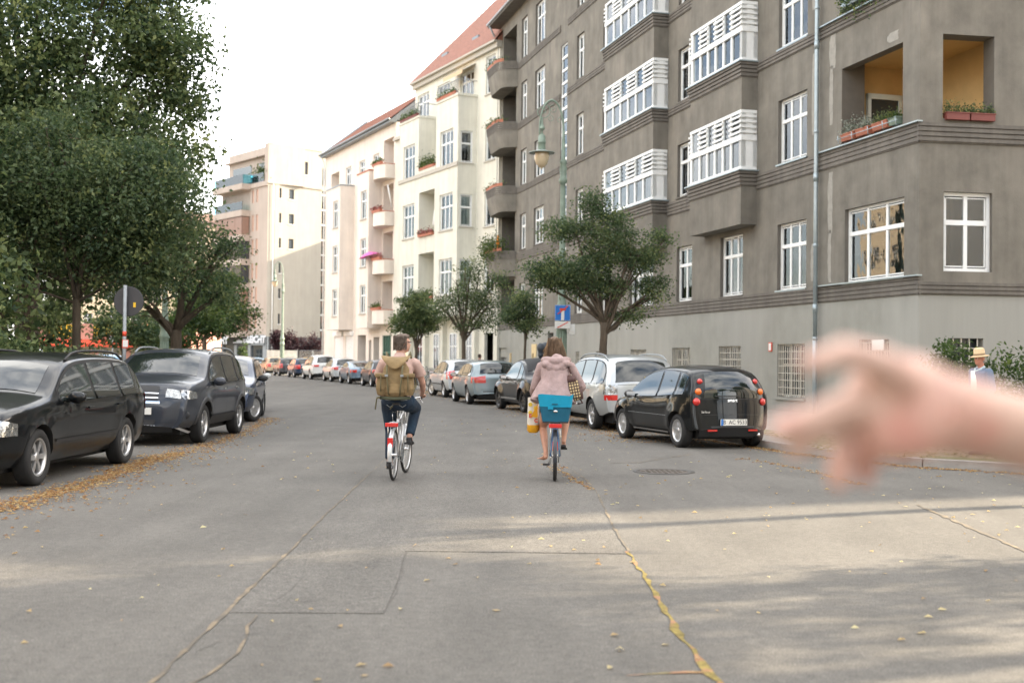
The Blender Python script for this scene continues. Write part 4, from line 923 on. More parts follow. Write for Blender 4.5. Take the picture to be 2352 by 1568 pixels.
for i, z in enumerate((4.1, 7.75, 11.25, 14.7)):
    b_ = MB(); n = 8; pts = [(.1, 0)]+[(.1+2.45*k/n, .75+.35*math.sin(math.pi*k/n)) for k in range(n+1)]+[(2.55, 0)]
    b_.prism(pts, z, z+1.0); b_.build('balcony', M['pink'], C_)
    if i < 4:
        pc_ = MB(); pc_.prism([(x, y+.05 if y > 0 else y) for x, y in pts], z+1.0, z+1.06); pc_.build('parapet_cap', M['pot'], C_)
    fbox(CP, CA, 1.4, .9, z+1.06, 1.9, ['greenish flower box on the lowest pink balcony', 'flower box with red flowers beside the magenta parasol on a pink balcony', 'flower box on the third pink balcony', 'low flower box on the topmost pink balcony'][i], ['leafC', 'leafF', 'leafF', 'leafC'][i], 260, .25)
ps = empty('open_parasol', Matrix.Translation((*CP, 0)) @ Matrix.Rotation(CA, 4, 'Z') @ Vector((2.6, .7, 8.1)), 0, 'small tilted magenta parasol on a pink balcony', 'parasol')
m_ = MB(); m_.lathe([(.02, 1.45), (.45, 1.32), (.85, 1.1)], 10, M=Matrix.Rotation(R(-14), 4, 'Y')); m_.build('canopy', mat('magenta_canvas', (.70, .16, .42), .8), ps); m_ = MB(); m_.tube([(0, 0, 0), (0.35, 0, 1.4)], .02, 5); m_.build('pole', M['white'], ps)
cc = MB(); cc.box(-.1, CL+.1, -.05, .5, 18.75, 18.95); cc.tube([(-.1, .58, 18.95), (CL+.1, .58, 18.95)], .09, 6); cc.build('gutter', M['grey_roof'], C_)
roofslab('roof_tiles', C_, 0, CL, 19.0, 21.6, 3.2, M['terracotta'], .45, hip1=3.0)
rb = MB(); rb.add([(0, .4, 18.95), (CL, .4, 18.95), (CL-3, -2.7, 21.5), (0, -2.7, 21.5), (0, -11, 18.95), (CL, -11, 18.95)], [(1, 0, 3, 2), (0, 4, 3), (2, 5, 1), (3, 4, 5, 2)]); rb.tube([(CL, .42, 18.98), (CL-3., -2.7, 21.6)], .12, 6, 1); rb.build('roof', [M['grey_roof'], M['grey_roof']], C_)
cb = MB(); cb.box(CL-.1, CL-.001, -11, -.01, 0, 18.8); cb.box(0, .1, -11, -.01, 0, 18.8); cb.build('gable_wall', M['pink'], C_)
rm = MB(); rm.box(2.7, CL-.2, -1.5, -1.4, .1, 18.5); rm.build('unlit_room_plate', M['room'], C_)
dpc = MB(); dpc.tube([(CL-.1, .5, 18.9), (CL-.1, .15, 18.2), (CL-.1, .12, .3)], .06, 6); dpc.tube([(.2, .5, 14.2), (.25, .15, 12.6)], .05, 5); dpc.build('downpipe', M['frame'], C_)

# ================================================================= D: modern white block
DP, DQ = (-24.1, 147.6), (-29.7, 142.); DA, DL_ = mk(DP, DQ)
D_ = empty('modern_white_building', (*DP, 0), DA, 'modern white seven storey block with glass roof terrace and kitchen shop at its foot', 'building')
def dm(u): return DL_-u
dw = []
def dwin(ua, ub, z0, z1, cols=1):
    dw.append((DL_-ub, DL_-ua, z0, z1)); window(D_, 0, I4, DL_-ub, z0, ub-ua, z1-z0, cols, 0, o=-.15, m='frame_dark', split=False, fw=.05, curtain=None)
    s_ = MB(); s_.box(-.06, ub-ua+.06, -.1, .08, -.07, 0); s_.build('sill', M['frame'], D_, (DL_-ub, 0, z0))
dwin(2.2, 3.05, 24.3, 25.85, 2); dwin(5.05, 5.75, 24.3, 25.9)
for z in (21, 17.95, 14.9, 11.85, 8.75, 5.65): dwin(1.15, 1.92, z, z+1.25)
for z in (21, 17.95, 14.9): dwin(3.02, 3.75, z, z+1.25)
facade('gable_wall', D_, 0, DL_, 4.1, 27.6, dw, [M['white_wall'], M['white_wall']])
facade('gable_base', D_, 0, DL_, 0, 4.1, [(5.0, 6.0, 1.6, 2.6)], [mat('charcoal_cladding', (.06, .062, .062), .7), M['black']], .01)
dz = MB(); dz.box(-.0, DL_+.18, 0, .14, 22.65, 22.95); dz.box(0, DL_+.1, 0, .06, 27.45, 27.62); dz.box(DL_-1.55, DL_-.9, .0, .10, 4.1, 22.6); dz.build('cornice', M['white_wall'], D_)
dp_ = MB(); dp_.tube([(DL_-.45-.2, .18, z) for z in (.2, 10, 22.6)], .06, 6); dp_.build('downpipe', M['frame'], D_)
# glazed stair strip right of the gable (set back), continues behind
gs = MB(); gs.box(-1.7, -.02, -1.5, -.9, 0, 22.6); gs.build('stair_glazing', M['carglass'], D_)
gs = MB()
for k in range(12): gs.box(-1.7, 0, -.92, -.84, 1.2+k*1.9, 1.38+k*1.9)
gs.box(-.08, .0, -.9, -.8, 0, 22.6); gs.box(-1.75, -1.68, -.9, -.8, 0, 22.6); gs.build('stair_frame', M['frame'], D_)
gs = MB(); gs.box(-3.5, -.03, -6, -.95, 22.7, 27.3); gs.box(-6, -1.7, -6, -1.0, 0, 22.6); gs.build('rear_block', M['white_wall'], D_)
gs = MB(); gs.box(-1.3, -.7, -.95, -.9, 23.4, 25.6); gs.build('stair_window', M['glass_dark'], D_)
cu2 = MB()
for k in range(8):
    for j in range(3): cu2.box(-1.5+.5*j, -1.25+.5*j, -.89, -.86, 2.2+k*1.9+.9*(k % 2)*.2, 3.0+k*1.9)
cu2.build('stair_curtain', mat('brown_blind', (.22, .12, .08), .8), D_)
# street face: frame from gable corner going away left
ED = math.atan2(1, -.835); eD = ED-DA
MD = Matrix.Translation((DL_, 0, 0)) @ Matrix.Rotation(eD, 4, 'Z')
ll = []
for z in (5.2, 8.2, 11.15, 14.1, 17.1, 20.6):
    h = 2.0 if z < 20 else 1.6
    for u in (2.5, 3.6): ll.append((u, u+.55, z, z+h))
def dface(name, u0, u1, z0, z1, ops, m, o=0.): 
    b = MB(MD); wallgrid(b, u0, u1, z0, z1, ops, .15, o); return b.build(name, m, D_)
dface('street_wall', 0, 4.6, 4.1, 22.7, ll, M['rosewall']); dface('street_wall', 4.6, 12.4, 4.1, 22.7, [], M['rosewall'], -.02)
b = MB(MD)
for a, e, c, d in ll: b.box(a, e, -.12, -.1, c, d)
b.build('street_window', mat('peach_blind', (.50, .31, .23), .6), D_)
b = MB(MD); 
for z in (4.05, 7.05, 10.0, 12.95, 15.95, 19.0): b.box(4.6, 12.3, 0, 1.2, z, z+.75)
b.box(4.4, 12.5, -.05, 1.25, 22.3, 23.0); b.box(0, 4.6, -.05, .2, 22.4, 22.95); b.build('bay_band', M['rosewall'], D_)
cop = mat('copper_brown_panel', (.27, .165, .12), .5, var=.06)
b = MB(MD); g2 = MB(MD)
pid = []
for z, kind in ((4.8, 0), (7.8, 0), (10.75, 1), (13.7, 1), (16.7, 0)):
    hh = 2.22
    for k in range(4):
        a = 4.75+k*1.87
        tgt = MB(MD); tgt.box(a, a+1.8, 1.0, 1.06, z, z+hh); tgt.build('bay_panel', cop if not kind else M['glass_dark'], D_)
    t_ = MB(MD); t_.box(4.66, 4.7, .1, 1.0, z, z+hh); t_.build('bay_panel', cop if not kind else M['glass_dark'], D_)
b.box(4.6, 4.65, 0, 1.05, 4, 4.1); b.box(4.75, 12.2, .9, .96, 4.1, 19.0)
b.build('bay_core', M['frame_dark'], D_)
# top: glass balustrades and set-back penthouse
b = MB(MD); b.box(4.5, 12.4, 1.1, 1.14, 19.75, 20.8); b.box(4.4, 12.4, 1.1, 1.14, 22.7, 24.1); b.box(4.4, 4.44, -.2, 1.12, 23., 24.1); b.box(1.0, 4.4, .05, .09, 22.95, 24.1); b.build('glass_balustrade', M['glass_teal'], D_)
b = MB(MD); b.box(4.7, 12.2, -.06, -.02, 19.8, 22.2); b.build('terrace_window', M['glass_dark'], D_)
b = MB(MD); b.box(.05, 12.3, -5, -.9, 22.7, 27.5); b.box(0, 1.0, -5, -.02, 22.7, 27.58); b.box(1, 12.4, -.9, -.3, 26.3, 26.5); b.build('penthouse', M['rosewall'], D_)
b = MB(MD); b.box(6, 11, -.88, -.84, 23.2, 25.6); b.box(2, 4, -.88, -.84, 23.2, 25.6); b.build('penthouse_window', M['glass_dark'], D_)
pts = np.c_[RNG.normal(2.6, .9, 900), RNG.normal(-.3, .15, 900), 23.2+np.abs(RNG.normal(0, .8, 900))]; foliage('terrace_plants', np.array([list(MD @ Vector(p)) for p in pts]), (.1, .22), M['leafC'], D_)
# ground floor shop
b = MB(MD); b.box(0, 12.4, -.3, -.2, 0, 4.1); b.box(0, .8, -.2, .02, 0, 4.1); 
for u in (3.9, 7.6, 11.5): b.box(u, u+.7, -.2, .05, 0, 4.05)
b.build('shop_pier', M['grey'], D_)
b = MB(MD); b.box(.9, 12.2, -.19, -.15, .3, 3.1); b.build('shop_glass', M['glass_dark'], D_)
b = MB(MD); b.box(.8, 12.3, -.1, .1, 3.1, 4.05); b.build('shop_fascia', M['frame_dark'], D_)
wl = mat('sign_letter_white', (.62, .64, .66), .5)
def onD(s_, size, u, z, o, bold=.04):
    p_ = MD @ Vector((u, o, z)); text(s_, size, wl, D_, p_, (R(90), 0, eD+R(180)), ext=.03, bold=bold, name='shop_lettering', sx=1.25)
onD('LEICHT', 1.15, 1.9, 3.7, .35, .06); onD('LEICHT', 1.15, 9.9, 3.6, 1.3, .06); onD('..meine Küche', .7, 5.6, 3.55, .3, .02)
b = MB(MD); b.box(.3, 3.6, .12, .2, 3.05, 4.3); b.build('sign_board', M['grey'], D_)
b = MB(); b.box(.1, DL_-.1, -.24, -.2, 4.2, 27.3); b.build('unlit_room_plate', M['under'], D_)  # near-black sheet behind the gable panes, painted room shade
b = MB(); cp_ = [(.1, -.3), (DL_-.5, -.3)]+[tuple((MD @ Vector(q_))[:2]) for q_ in ((.8, -.35, 0), (12.3, -.35, 0), (12.3, -7, 0))]+[(.1, -14)]; b.prism(cp_, 0, 22.6); b.build('core', M['white_wall'], D_)
b = MB(); cp_ = [(.1, -.3), (DL_-.5, -.3)]+[tuple((MD @ Vector(q_))[:2]) for q_ in ((.8, -1.2, 0), (12.2, -1.2, 0), (12.2, -7, 0))]+[(.1, -14)]; b.prism(cp_, 22.6, 27.4); b.build('upper_core', M['white_wall'], D_)

# ================================================================= far left: old apartment house and market
EP, EQ = (-34, 168), (-58, 152); EA, EL = mk(EP, EQ)
E_ = empty('old_yellow_building', (*EP, 0), EA, 'sunlit yellow old house with round gable behind the trees on the left', 'building')
yel = mat('yellow_render', (.50, .42, .31), .9, var=.06)
eo = []
for z in (1.4, 5.2, 8.8, 12.4, 16):
    for u in np.arange(1.2, EL-2, 3.0): eo.append((u, u+1.2, z, z+1.9 if z > 2 else z+1.3))
facade('wall', E_, 0, EL, 0, 19.2, eo, [yel, yel])
b = MB(); b.box(.1, EL-.1, -.3, -.25, 0, 19); b.build('window_glass', M['glass_dark'], E_)
b = MB()
for (a, e, c, d) in eo:
    for x in (a, (a+e)/2-.04, e-.08): b.box(x, x+.08, -.2, -.14, c, d)
    b.box(a, e, -.2, -.14, d-.7, d-.6)
o = b.build('window_frame', M['frame'], E_); o['kind'] = 'stuff'
b = MB(); b.box(-.1, EL+.1, -.1, .4, 19.0, 19.4); n = 12; b.prism([(2, 0), (9, 0)], 0, 0) if False else None
vs = [(1.2+7.4*(1-math.cos(math.pi*k/n))/2, .02, 19.3+3.1*math.sin(math.pi*k/n)) for k in range(n+1)]; b.add(vs+[(x, -.4, z) for x, y, z in vs], [tuple(range(n+1)), tuple(range(2*n+1, n, -1))]+[(i+1, i, n+1+i, n+2+i) for i in range(n)]); b.build('round_gable', yel, E_)
b = MB(); b.box(4.0, 5.8, .03, .08, 19.8, 21.4); b.build('gable_window', M['glass_dark'], E_)
roofslab('roof_tiles', E_, 0, EL, 19.4, 21.8, 4, mat('brown_tiles', (.20, .13, .10), .85, var=.2), .3)
b = MB(); b.box(.2, EL-.2, -11, -.4, 0, 19.3); b.build('core', yel, E_)
# pink market hall with red awnings and yellow signs
mk_ = empty('market_building', (-46, 112, 0), R(-6), 'low pink market building with red awnings and yellow signs seen under the trees', 'building')
b = MB(); b.box(0, 16, 0, 8, 0, 4.6); b.build('wall', mat('salmon_wall', (.50, .25, .20), .85, var=.08), mk_)
for k in range(5):
    b = MB(); b.box(.5+k*3.2, 2.9+k*3.2, -.04, .02, .6, 2.5); b.build('shop_window', M['glass_dark'], mk_)
    b = MB(); b.add([(.2+k*3.2, 0, 3.1), (3.2+k*3.2, 0, 3.1), (3.2+k*3.2, -1.1, 2.6), (.2+k*3.2, -1.1, 2.6), (.2+k*3.2, -1.1, 2.4), (3.2+k*3.2, -1.1, 2.4)], [(0, 1, 2, 3), (3, 2, 5, 4)]); b.build('awning', M['signred'], mk_)
ysm = mat('yellow_sign', (.80, .50, .03), .6)
for k, (a, w_) in enumerate(((2.0, 2.6), (6.4, 2.4), (10.8, 4.4))):
    b = MB(); b.box(a, a+w_, -.1, 0, 3.35, 4.5); b.build('sign', ysm, mk_)
    b = MB()
    b.build('x', ysm) if False else None
text('MARKT', .8, M['signred'], mk_, (12.9, -.11, 3.9), (R(90), 0, 0), bold=.02) if False else None
# off-frame blocks: street neighbours filling the reflections, and unseen ones added to cast shade
def block(name, P_, Q_, h, dep, m, lab, fl=4, z1st=4.2, seed=0):
    a_, l_ = mk(P_, Q_); r_ = empty(name, (*P_, 0), a_, lab, 'building')
    ops_ = []; step = (h-z1st)/fl
    for f_ in range(fl):
        for u in np.arange(1., l_-2, 2.9): ops_.append((u, u+1.25, z1st+f_*step+.5, z1st+f_*step+2.4))
    for u in np.arange(1., l_-2, 2.9): ops_.append((u, u+1.25, 1.2, 3.0))
    facade('wall', r_, 0, l_, 0, h, ops_, [m, m]); b_ = MB(); b_.box(.05, l_-.05, -.25, -.22, 0, h-.1); b_.build('window_glass', M['glass_dark'], r_)
    b_ = MB()
    for (a, e, c, d) in ops_: b_.box((a+e)/2-.05, (a+e)/2+.05, -.2, -.12, c, d); b_.box(a, e, -.2, -.12, d-.7, d-.6)
    o_ = b_.build('window_frame', M['frame'], r_); o_['kind'] = 'stuff'
    b_ = MB(); b_.box(0, l_, -dep, -.26, 0, h-.02); b_.build('core', m, r_)
    b_ = MB(); b_.box(-.2, l_+.2, -.2, .4, h, h+.3); b_.build('cornice', M['stone'], r_)
    roofslab('roof_tiles', r_, 0, l_, h+.3, h+4.5, dep*.5, M['terracotta'], .3); b_ = MB(); b_.add([(0, .2, h+.25), (l_, .2, h+.25), (l_, -dep*.5, h+4.4), (0, -dep*.5, h+4.4), (0, -dep, h), (l_, -dep, h)], [(1, 0, 3, 2), (0, 4, 3), (2, 5, 1), (3, 4, 5, 2)]); b_.build('roof', M['terracotta'], r_)
    return r_
block('ochre_apartment_building', (-62, 100), (-62, 10), 18.5, 11, yel, 'long ochre apartment row across the park, hidden behind the trees')
block('road_shade_block', (40, 33.0), (40.5, 74), 26.5, 14, M['cream'], 'tall cream block outside the picture, added to shade the road from the north')  # unseen block, its corner set to draw the shade edge across the road
block('gable_shade_block', (-8.2, 143.5), (-17, 170), 19.5, 10, M['cream'], 'cream block hidden behind the pink house, added to shade the white gable')  # unseen block added to throw the shadow edge onto the white gable
block('south_shade_block', (75, 2), (34, -3.5), 21, 12, M['pink'], 'pink block outside the picture, added south of the side street for shade')  # unseen block added as a shade caster for the foreground
block('rear_left_building', (-24, -2), (-24, -70), 19.5, 12, M['rosewall'], 'rose house row behind the photographer on the left')
block('rear_right_building', (16, -70), (14, -12), 20.5, 12, M['cream'], 'cream house row behind the photographer on the right', seed=1)
block('rear_end_building', (-30, -78), (20, -78), 19, 12, M['render_dark'], 'dark house closing the street far behind the photographer')
# ---------------------------------------------------------------- cars
def interp(pts, x):
    if x <= pts[0][0]: return pts[0][1]
    for a, b in zip(pts, pts[1:]):
        if x <= b[0]: return a[1]+(b[1]-a[1])*(x-a[0])/max(1e-9, b[0]-a[0])
    return pts[-1][1]
def chaikin(p, n=2):
    for _ in range(n):
        q = [p[0]]
        for a, b in zip(p, p[1:]): q += [(a[0]*.75+b[0]*.25, a[1]*.75+b[1]*.25), (a[0]*.25+b[0]*.75, a[1]*.25+b[1]*.75)]
        q.append(p[-1]); p = q
    return p
CARCACHE = {}
class Car:
    """x: 0 rear .. L front, y: left +, z up; silhouette `top` listed rear to front"""
    def __init__(s, L, W, top, belt, wb, fo, wr, sill=.24, tumble=.34, round_=.09, ptf=.14, ptr=.09, crown=(.045, .11), arch=.055, fl=0.0, hood_edge=.0):
        s.L, s.W, s.belt, s.wr, s.sill, s.tumble, s.round = L, W, belt, wr, sill, tumble, round_
        s.ptf, s.ptr, s.crown, s.fl = ptf, ptr, crown, fl
        s.wx = (L-fo-wb, L-fo); s.ar = wr+arch
        p = chaikin(top, 2); q = [p[0]]
        for a in p[1:]:
            x = max(a[0], q[-1][0]+.004); q.append((x, a[1]))
        # extra columns
        r = [q[0]]
        for a, b in zip(q, q[1:]):
            n = max(1, int((b[0]-a[0])/.07))
            for i in range(1, n+1): r.append((a[0]+(b[0]-a[0])*i/n, a[1]+(b[1]-a[1])*i/n))
        s.prof = r
        s.nrm = []
        for i in range(len(r)):
            a = r[max(0, i-1)]; b = r[min(len(r)-1, i+1)]; d = math.hypot(b[0]-a[0], b[1]-a[1]) or 1
            s.nrm.append((-(b[1]-a[1])/d, (b[0]-a[0])/d))
    def bottom(s, x):
        z = s.sill
        if x < s.wx[0]-s.ar: z = s.sill+.02+.10*max(0, 1-x/(.5))
        if x > s.wx[1]+s.ar: z = s.sill+.0+.03*(x-s.wx[1]-s.ar)
        for w in s.wx:
            d = abs(x-w)
            if d < s.ar: z = max(z, s.wr+math.sqrt(s.ar**2-d*d))
        return z
    def topz(s, x): return interp(s.prof, x)
    def Y(s, x, z):
        w = s.W/2
        tf = max(0, (x-(s.L-.85))/.85); tr = max(0, (.7-x)/.7)
        w *= 1-s.ptf*tf**2.2-s.ptr*tr**2.2
        zb = interp(s.belt, x)
        if z > zb: w -= s.tumble*(z-zb)+.02*min(1, (z-zb)/.08)
        else:
            k = (zb-z)/max(.1, zb-s.sill); w -= .035*(2*k-.7)**2*1.2 if k > .35 else .0; w -= .02*(1-min(1, (zb-z)/.08)) if zb-z < .08 else 0
            w -= .05*max(0, k-.8)/.2
        for xw in s.wx:   # flare
            d = math.hypot(x-xw, z-s.wr)
            if d < s.ar+.18: w += s.fl*max(0, 1-max(0, d-s.ar)/.18)
        t = s.topz(x)-z
        if t < s.round: w -= s.round*(1-math.sqrt(max(0, 1-(1-t/s.round)**2)))*.9
        return max(.05, w)
    def S(s, i, v, off=0.):
        """i float index on profile, v across -1..1"""
        i = max(0, min(len(s.prof)-1.0001, i)); k = int(i); f = i-k
        P0, P1 = s.prof[k], s.prof[k+1]; x = P0[0]+(P1[0]-P0[0])*f; z = P0[1]+(P1[1]-P0[1])*f
        n0, n1 = s.nrm[k], s.nrm[k+1]; nx = n0[0]+(n1[0]-n0[0])*f; nz = n0[1]+(n1[1]-n0[1])*f
        ye = s.Y(x, z); c = (s.crown[0]*abs(nz)+s.crown[1]*abs(nx))*(1-abs(v)**2.6)
        edge = min(1, i/2, (len(s.prof)-1-i)/2)
        return (x+nx*(c*1.0+off), v*ye, z+nz*(c+off))
    def ix(s, x):
        for k, (a, b) in enumerate(zip(s.prof, s.prof[1:])):
            if a[0] <= x <= b[0]: return k+(x-a[0])/max(1e-9, b[0]-a[0])
        return 0 if x < s.prof[0][0] else len(s.prof)-1
    def iz(s, z, rear=True):
        rng = range(len(s.prof)-1) if rear else range(len(s.prof)-2, -1, -1)
        for k in rng:
            a, b = s.prof[k][1], s.prof[k+1][1]
            if min(a, b) <= z <= max(a, b) and a != b: return k+(z-a)/(b-a)
        return 0 if rear else len(s.prof)-1.01
    def body(s):
        m = MB(); m.smooth = True
        NR = 14
        for sg in (1, -1):
            rows = []
            for (x, t) in s.prof:
                b = s.bottom(x); t_ = max(t, b+.01)
                col = []
                for j in range(NR+1):
                    f = j/NR; f = 1-(1-f)**1.6; z = b+(t_-b)*f
                    col.append((x, sg*s.Y(x, z if j < NR else t_), z))
                rows.append(col)
            m.grid(rows, 0, True, flip=(sg > 0))
            # inward return of the lower edge
            m.grid([[(x, sg*s.Y(x, s.bottom(x)), s.bottom(x)) for x, t in s.prof], [(x, sg*(s.Y(x, s.bottom(x))-.26), s.bottom(x)) for x, t in s.prof]], 1, True, flip=(sg < 0))
        nv = 14
        m.grid([[s.S(i, -1+2*j/nv) for j in range(nv+1)] for i in range(len(s.prof))], 0, True)
        # closing lower faces front/rear
        for i in (0, len(s.prof)-1):
            x, z = s.prof[i]; row = [s.S(i, -1+2*j/nv) for j in range(nv+1)]
            m.grid([row, [(p[0]+(.05 if i == 0 else -.05), p[1], min(p[2], .22)) for p in row]], 1, True)
        u = MB(); u.box(.25, s.L-.25, -s.W/2+.27, s.W/2-.27, .17, .55); 
        return m, u
    def side(s, x0, x1, lo, hi, sg, off=.006, nx=14, nz=5):
        """patch on the side; lo/hi functions of x"""
        rows = []
        for i in range(nx+1):
            x = x0+(x1-x0)*i/nx; a, b = lo(x), hi(x)
            if b < a: b = a
            rows.append([(x, sg*(s.Y(x, a+(b-a)*j/nz)+off), a+(b-a)*j/nz) for j in range(nz+1)])
        return rows
    def across(s, i0, i1, v0, v1, off=.006, ni=6, nv=10):
        return [[s.S(i0+(i1-i0)*a/ni, v0+(v1-v0)*b/nv, off) for b in range(nv+1)] for a in range(ni+1)]
def wheel(parent, x, y, r, m, spokes=7, width=.2, steer=0, cover=False):
    wq = MB(); Mx = Matrix.Rotation(R(90), 4, 'X')
    key = ('w', round(r, 3), m, spokes, width, cover)
    if key not in CARCACHE:
        t = MB(); hw = width/2; ri = r*.66
        t.lathe([(ri, -hw*.8), (ri+.015, -hw*.95), (r-.035, -hw), (r-.006, -hw*.8), (r, -hw*.5), (r, hw*.5), (r-.006, hw*.8), (r-.035, hw), (ri+.015, hw*.95), (ri, hw*.8)], 28, M=Mx)
        rm = MB(); rm.lathe([(ri+.004, -hw*.85), (ri-.018, -hw*.82), (ri-.025, -hw*.5), (ri-.025, hw*.6), (ri+.004, hw*.7)], 28, M=Mx)
        rm.lathe([(.0, -hw*.72), (.05, -hw*.74), (.062, -hw*.6), (.062, 0)], 14, M=Mx)
        for k in range(spokes):
            a = 2*math.pi*k/spokes; wd = .05 if not cover else .075
            d = Vector((math.cos(a), 0, math.sin(a))); n = Vector((-d.z, 0, d.x))
            p0 = d*.04; p1 = d*(ri-.012)
            vs = [p0+n*wd*.45, p0-n*wd*.45, p1-n*wd*.7, p1+n*wd*.7]
            rm.add([v+Vector((0, hw*.66, 0)) for v in vs]+[v+Vector((0, hw*.35, 0)) for v in vs], [(0, 1, 2, 3), (0, 4, 5, 1), (1, 5, 6, 2), (2, 6, 7, 3), (3, 7, 4, 0)], smooth=False)
        if cover: rm.lathe([(.0, -hw*.60), (ri-.02, -hw*.55)], 24, M=Mx)
        br = MB(); br.lathe([(0, -hw*.2), (ri-.03, -hw*.2)], 20, M=Mx); br.lathe([(0, hw*.2), (ri-.03, hw*.2)], 20, M=Mx)
        CARCACHE[key] = (t.mesh('wheel', M['tyre']), rm.mesh('rim', M[m]), br.mesh('brake_disc', M['under']))
    tm, rmm, bm = CARCACHE[key]; sg = 1 if y > 0 else -1
    o = link('wheel', tm, parent, (x, y, r), (0, 0, (0 if sg > 0 else math.pi)+steer)); link('rim', rmm, o); link('brake_disc', bm, o)
    return o
def mirror(parent, car, x, z, col, sg):
    q = MB(); y = sg*(car.Y(x, z)+.11); q.ell((0, 0, 0), (.055, .11, .075), 10, 7); q.tube([(-.01, -sg*.13, -.05), (0, -sg*.06, -.03)], .02, 6)
    o = q.build('wing_mirror', P[col] if col in P else M[col], parent, (x, y, z)); g = MB(); g.cbox((-.052, 0, 0), (.012, .15, .09)); g.build('mirror_glass', M['chrome'], o)
def make_car(name, spec, col, label, group, det):
    c = Car(**spec); L = c.L
    root = empty(name, (0, 0, 0), 0, label, 'car', group)
    off = (-L/2, 0, 0)
    def ob(n, mb, m, par=None, **k): 
        o = mb.build(n, m, par or root, off if par is None else (0, 0, 0)); return o
    m, u = c.body(); bodyo = ob('body', m, [P[col], M['under']]); ob('underbody', u, M['under'])
    bt = lambda x: interp(c.belt, x)
    mg = det.get('mg', .075)
    # glazing line
    wA, wF = det['win']          # x range of side glazing rear..front
    lo = lambda x: bt(x)+.02
    hi = lambda x: max(lo(x), min(c.topz(x)-mg, det.get('wtop', 9)))
    for sg in (1, -1):
        ob('window_surround', MB().grid(c.side(wA-.03, wF+.03, lambda x: bt(x), lambda x: max(bt(x), min(c.topz(x)-mg+.025, det.get('wtop', 9)+.025)), sg, .003, 40), flip=(sg > 0)), M['blackp'])
        xs_ = [wA]+list(det['pillars'])+[wF]; pg = .045
        for k in range(len(xs_)-1):
            a = xs_[k]+(pg if k else 0); b = xs_[k+1]-(pg if k < len(xs_)-2 else 0)
            lean = det.get('lean', 0)
            ob('side_window', MB().grid(c.side(a, b, lo, hi, sg, .008, 18), flip=(sg > 0)), M['carglass'])
        for x in det.get('seams', []):
            ob('door_seam', MB().grid(c.side(x-.004, x+.004, lambda x_: max(c.sill+.08, c.bottom(x_)+.02), lambda x_: bt(x_)-.01, sg, .0015, 1, 12), flip=(sg > 0)), M['black'])
        for x in det.get('handles', []):
            h_ = MB(); h_.cbox((0, 0, 0), (.17, .03, .025)); h_.build('door_handle', M['chrome'] if det.get('chromeh') else P[col], root, (x+off[0], sg*(c.Y(x, bt(x)-.09)+.014), bt(x)-.09), bevel=.006)
        if 'trim' in det:
            z0, z1, tm_ = det['trim']; ob('side_trim', MB().grid(c.side(c.wx[0]+c.ar+.04, c.wx[1]-c.ar-.04, lambda x: z0, lambda x: z1, sg, .012, 12, 2), flip=(sg > 0)), M[tm_])
        if det.get('cladding'):
            for w_ in c.wx:
                rows = []
                for k in range(19):
                    a = math.pi*k/18; rr = []
                    for r_ in (c.ar-.005, c.ar+.05, c.ar+.06):
                        x = w_+r_*math.cos(a); z = c.wr+r_*math.sin(a)*(1 if a else 1); z = max(z, .2); rr.append((x, sg*(c.Y(min(max(x, .02), L-.02), z)+(.02 if r_ < c.ar+.055 else 0)), z))
                    rows.append(rr)
                ob('arch_cladding', MB().grid(rows, flip=(sg > 0)), M['blackp'])
            ob('sill_cladding', MB().grid(c.side(c.wx[0]+c.ar-.02, c.wx[1]-c.ar+.02, lambda x: c.sill, lambda x: c.sill+.16, sg, .018, 6, 2), flip=(sg > 0)), M['blackp'])
        mirror(root, c, 0, 0, col, sg) if False else None
        q = MB(); mx_ = det['mirror']; zz = bt(mx_)+.06; y = sg*(c.Y(mx_, bt(mx_))+.11)
        q.ell((0, 0, 0), (.06, .115, .075), 12, 8); q.tube([(0, -sg*.16, -.06), (0, -sg*.05, -.03)], .02, 6)
        o = q.build('wing_mirror', P[col] if det.get('mcol', True) else M['blackp'], root, (mx_+off[0], y, zz)); g = MB(); g.cbox((-.055, 0, 0), (.014, .17, .1)); g.build('mirror_glass', M['chrome'], o)
    # windscreen and rear window
    a, b = det['screen']; rA, rB = det['rear']
    ob('windscreen', MB().grid(c.across(c.ix(a), c.ix(b), -.90, .90, .006, 8, 12), flip=False), M['carglass'])
    if det.get('rearz'): ia, ib = c.iz(det['rearz'][0]), c.iz(det['rearz'][1])
    else: ia, ib = c.ix(rA), c.ix(rB)
    ob('rear_window', MB().grid(c.across(ia, ib, -det.get('rw', .80), det.get('rw', .80), .006, 8, 12)), M['carglass'])
    if 'shutz' in det:
        for z_ in det['shutz']: i0 = c.iz(z_); ob('tailgate_seam', MB().grid(c.across(i0, c.iz(z_+.008), -.8, .8, .002, 1, 10)), M['black'])
    # lamps: list of (where, side range / height)
    for (v0, v1, z0, z1, mt) in det.get('tail', []):
        for sg in (1, -1):
            a0, b0 = (v0, v1) if sg > 0 else (-v1, -v0); ob('tail_light', MB().grid(c.across(c.iz(z0), c.iz(z1), a0, b0, .012, 5, 5)), M[mt])
    for (x0, x1, z0, z1, mt) in det.get('tailside', []):
        for sg in (1, -1): ob('tail_light', MB().grid(c.side(x0, x1, lambda x: z0, lambda x: z1, sg, .012, 5, 4), flip=(sg > 0)), M[mt])
    for (v0, v1, z0, z1, mt) in det.get('head', []):
        for sg in (1, -1):
            a0, b0 = (v0, v1) if sg > 0 else (-v1, -v0); ob('headlight', MB().grid(c.across(c.iz(z0, False), c.iz(z1, False), a0, b0, .012, 5, 5), flip=True), M[mt])
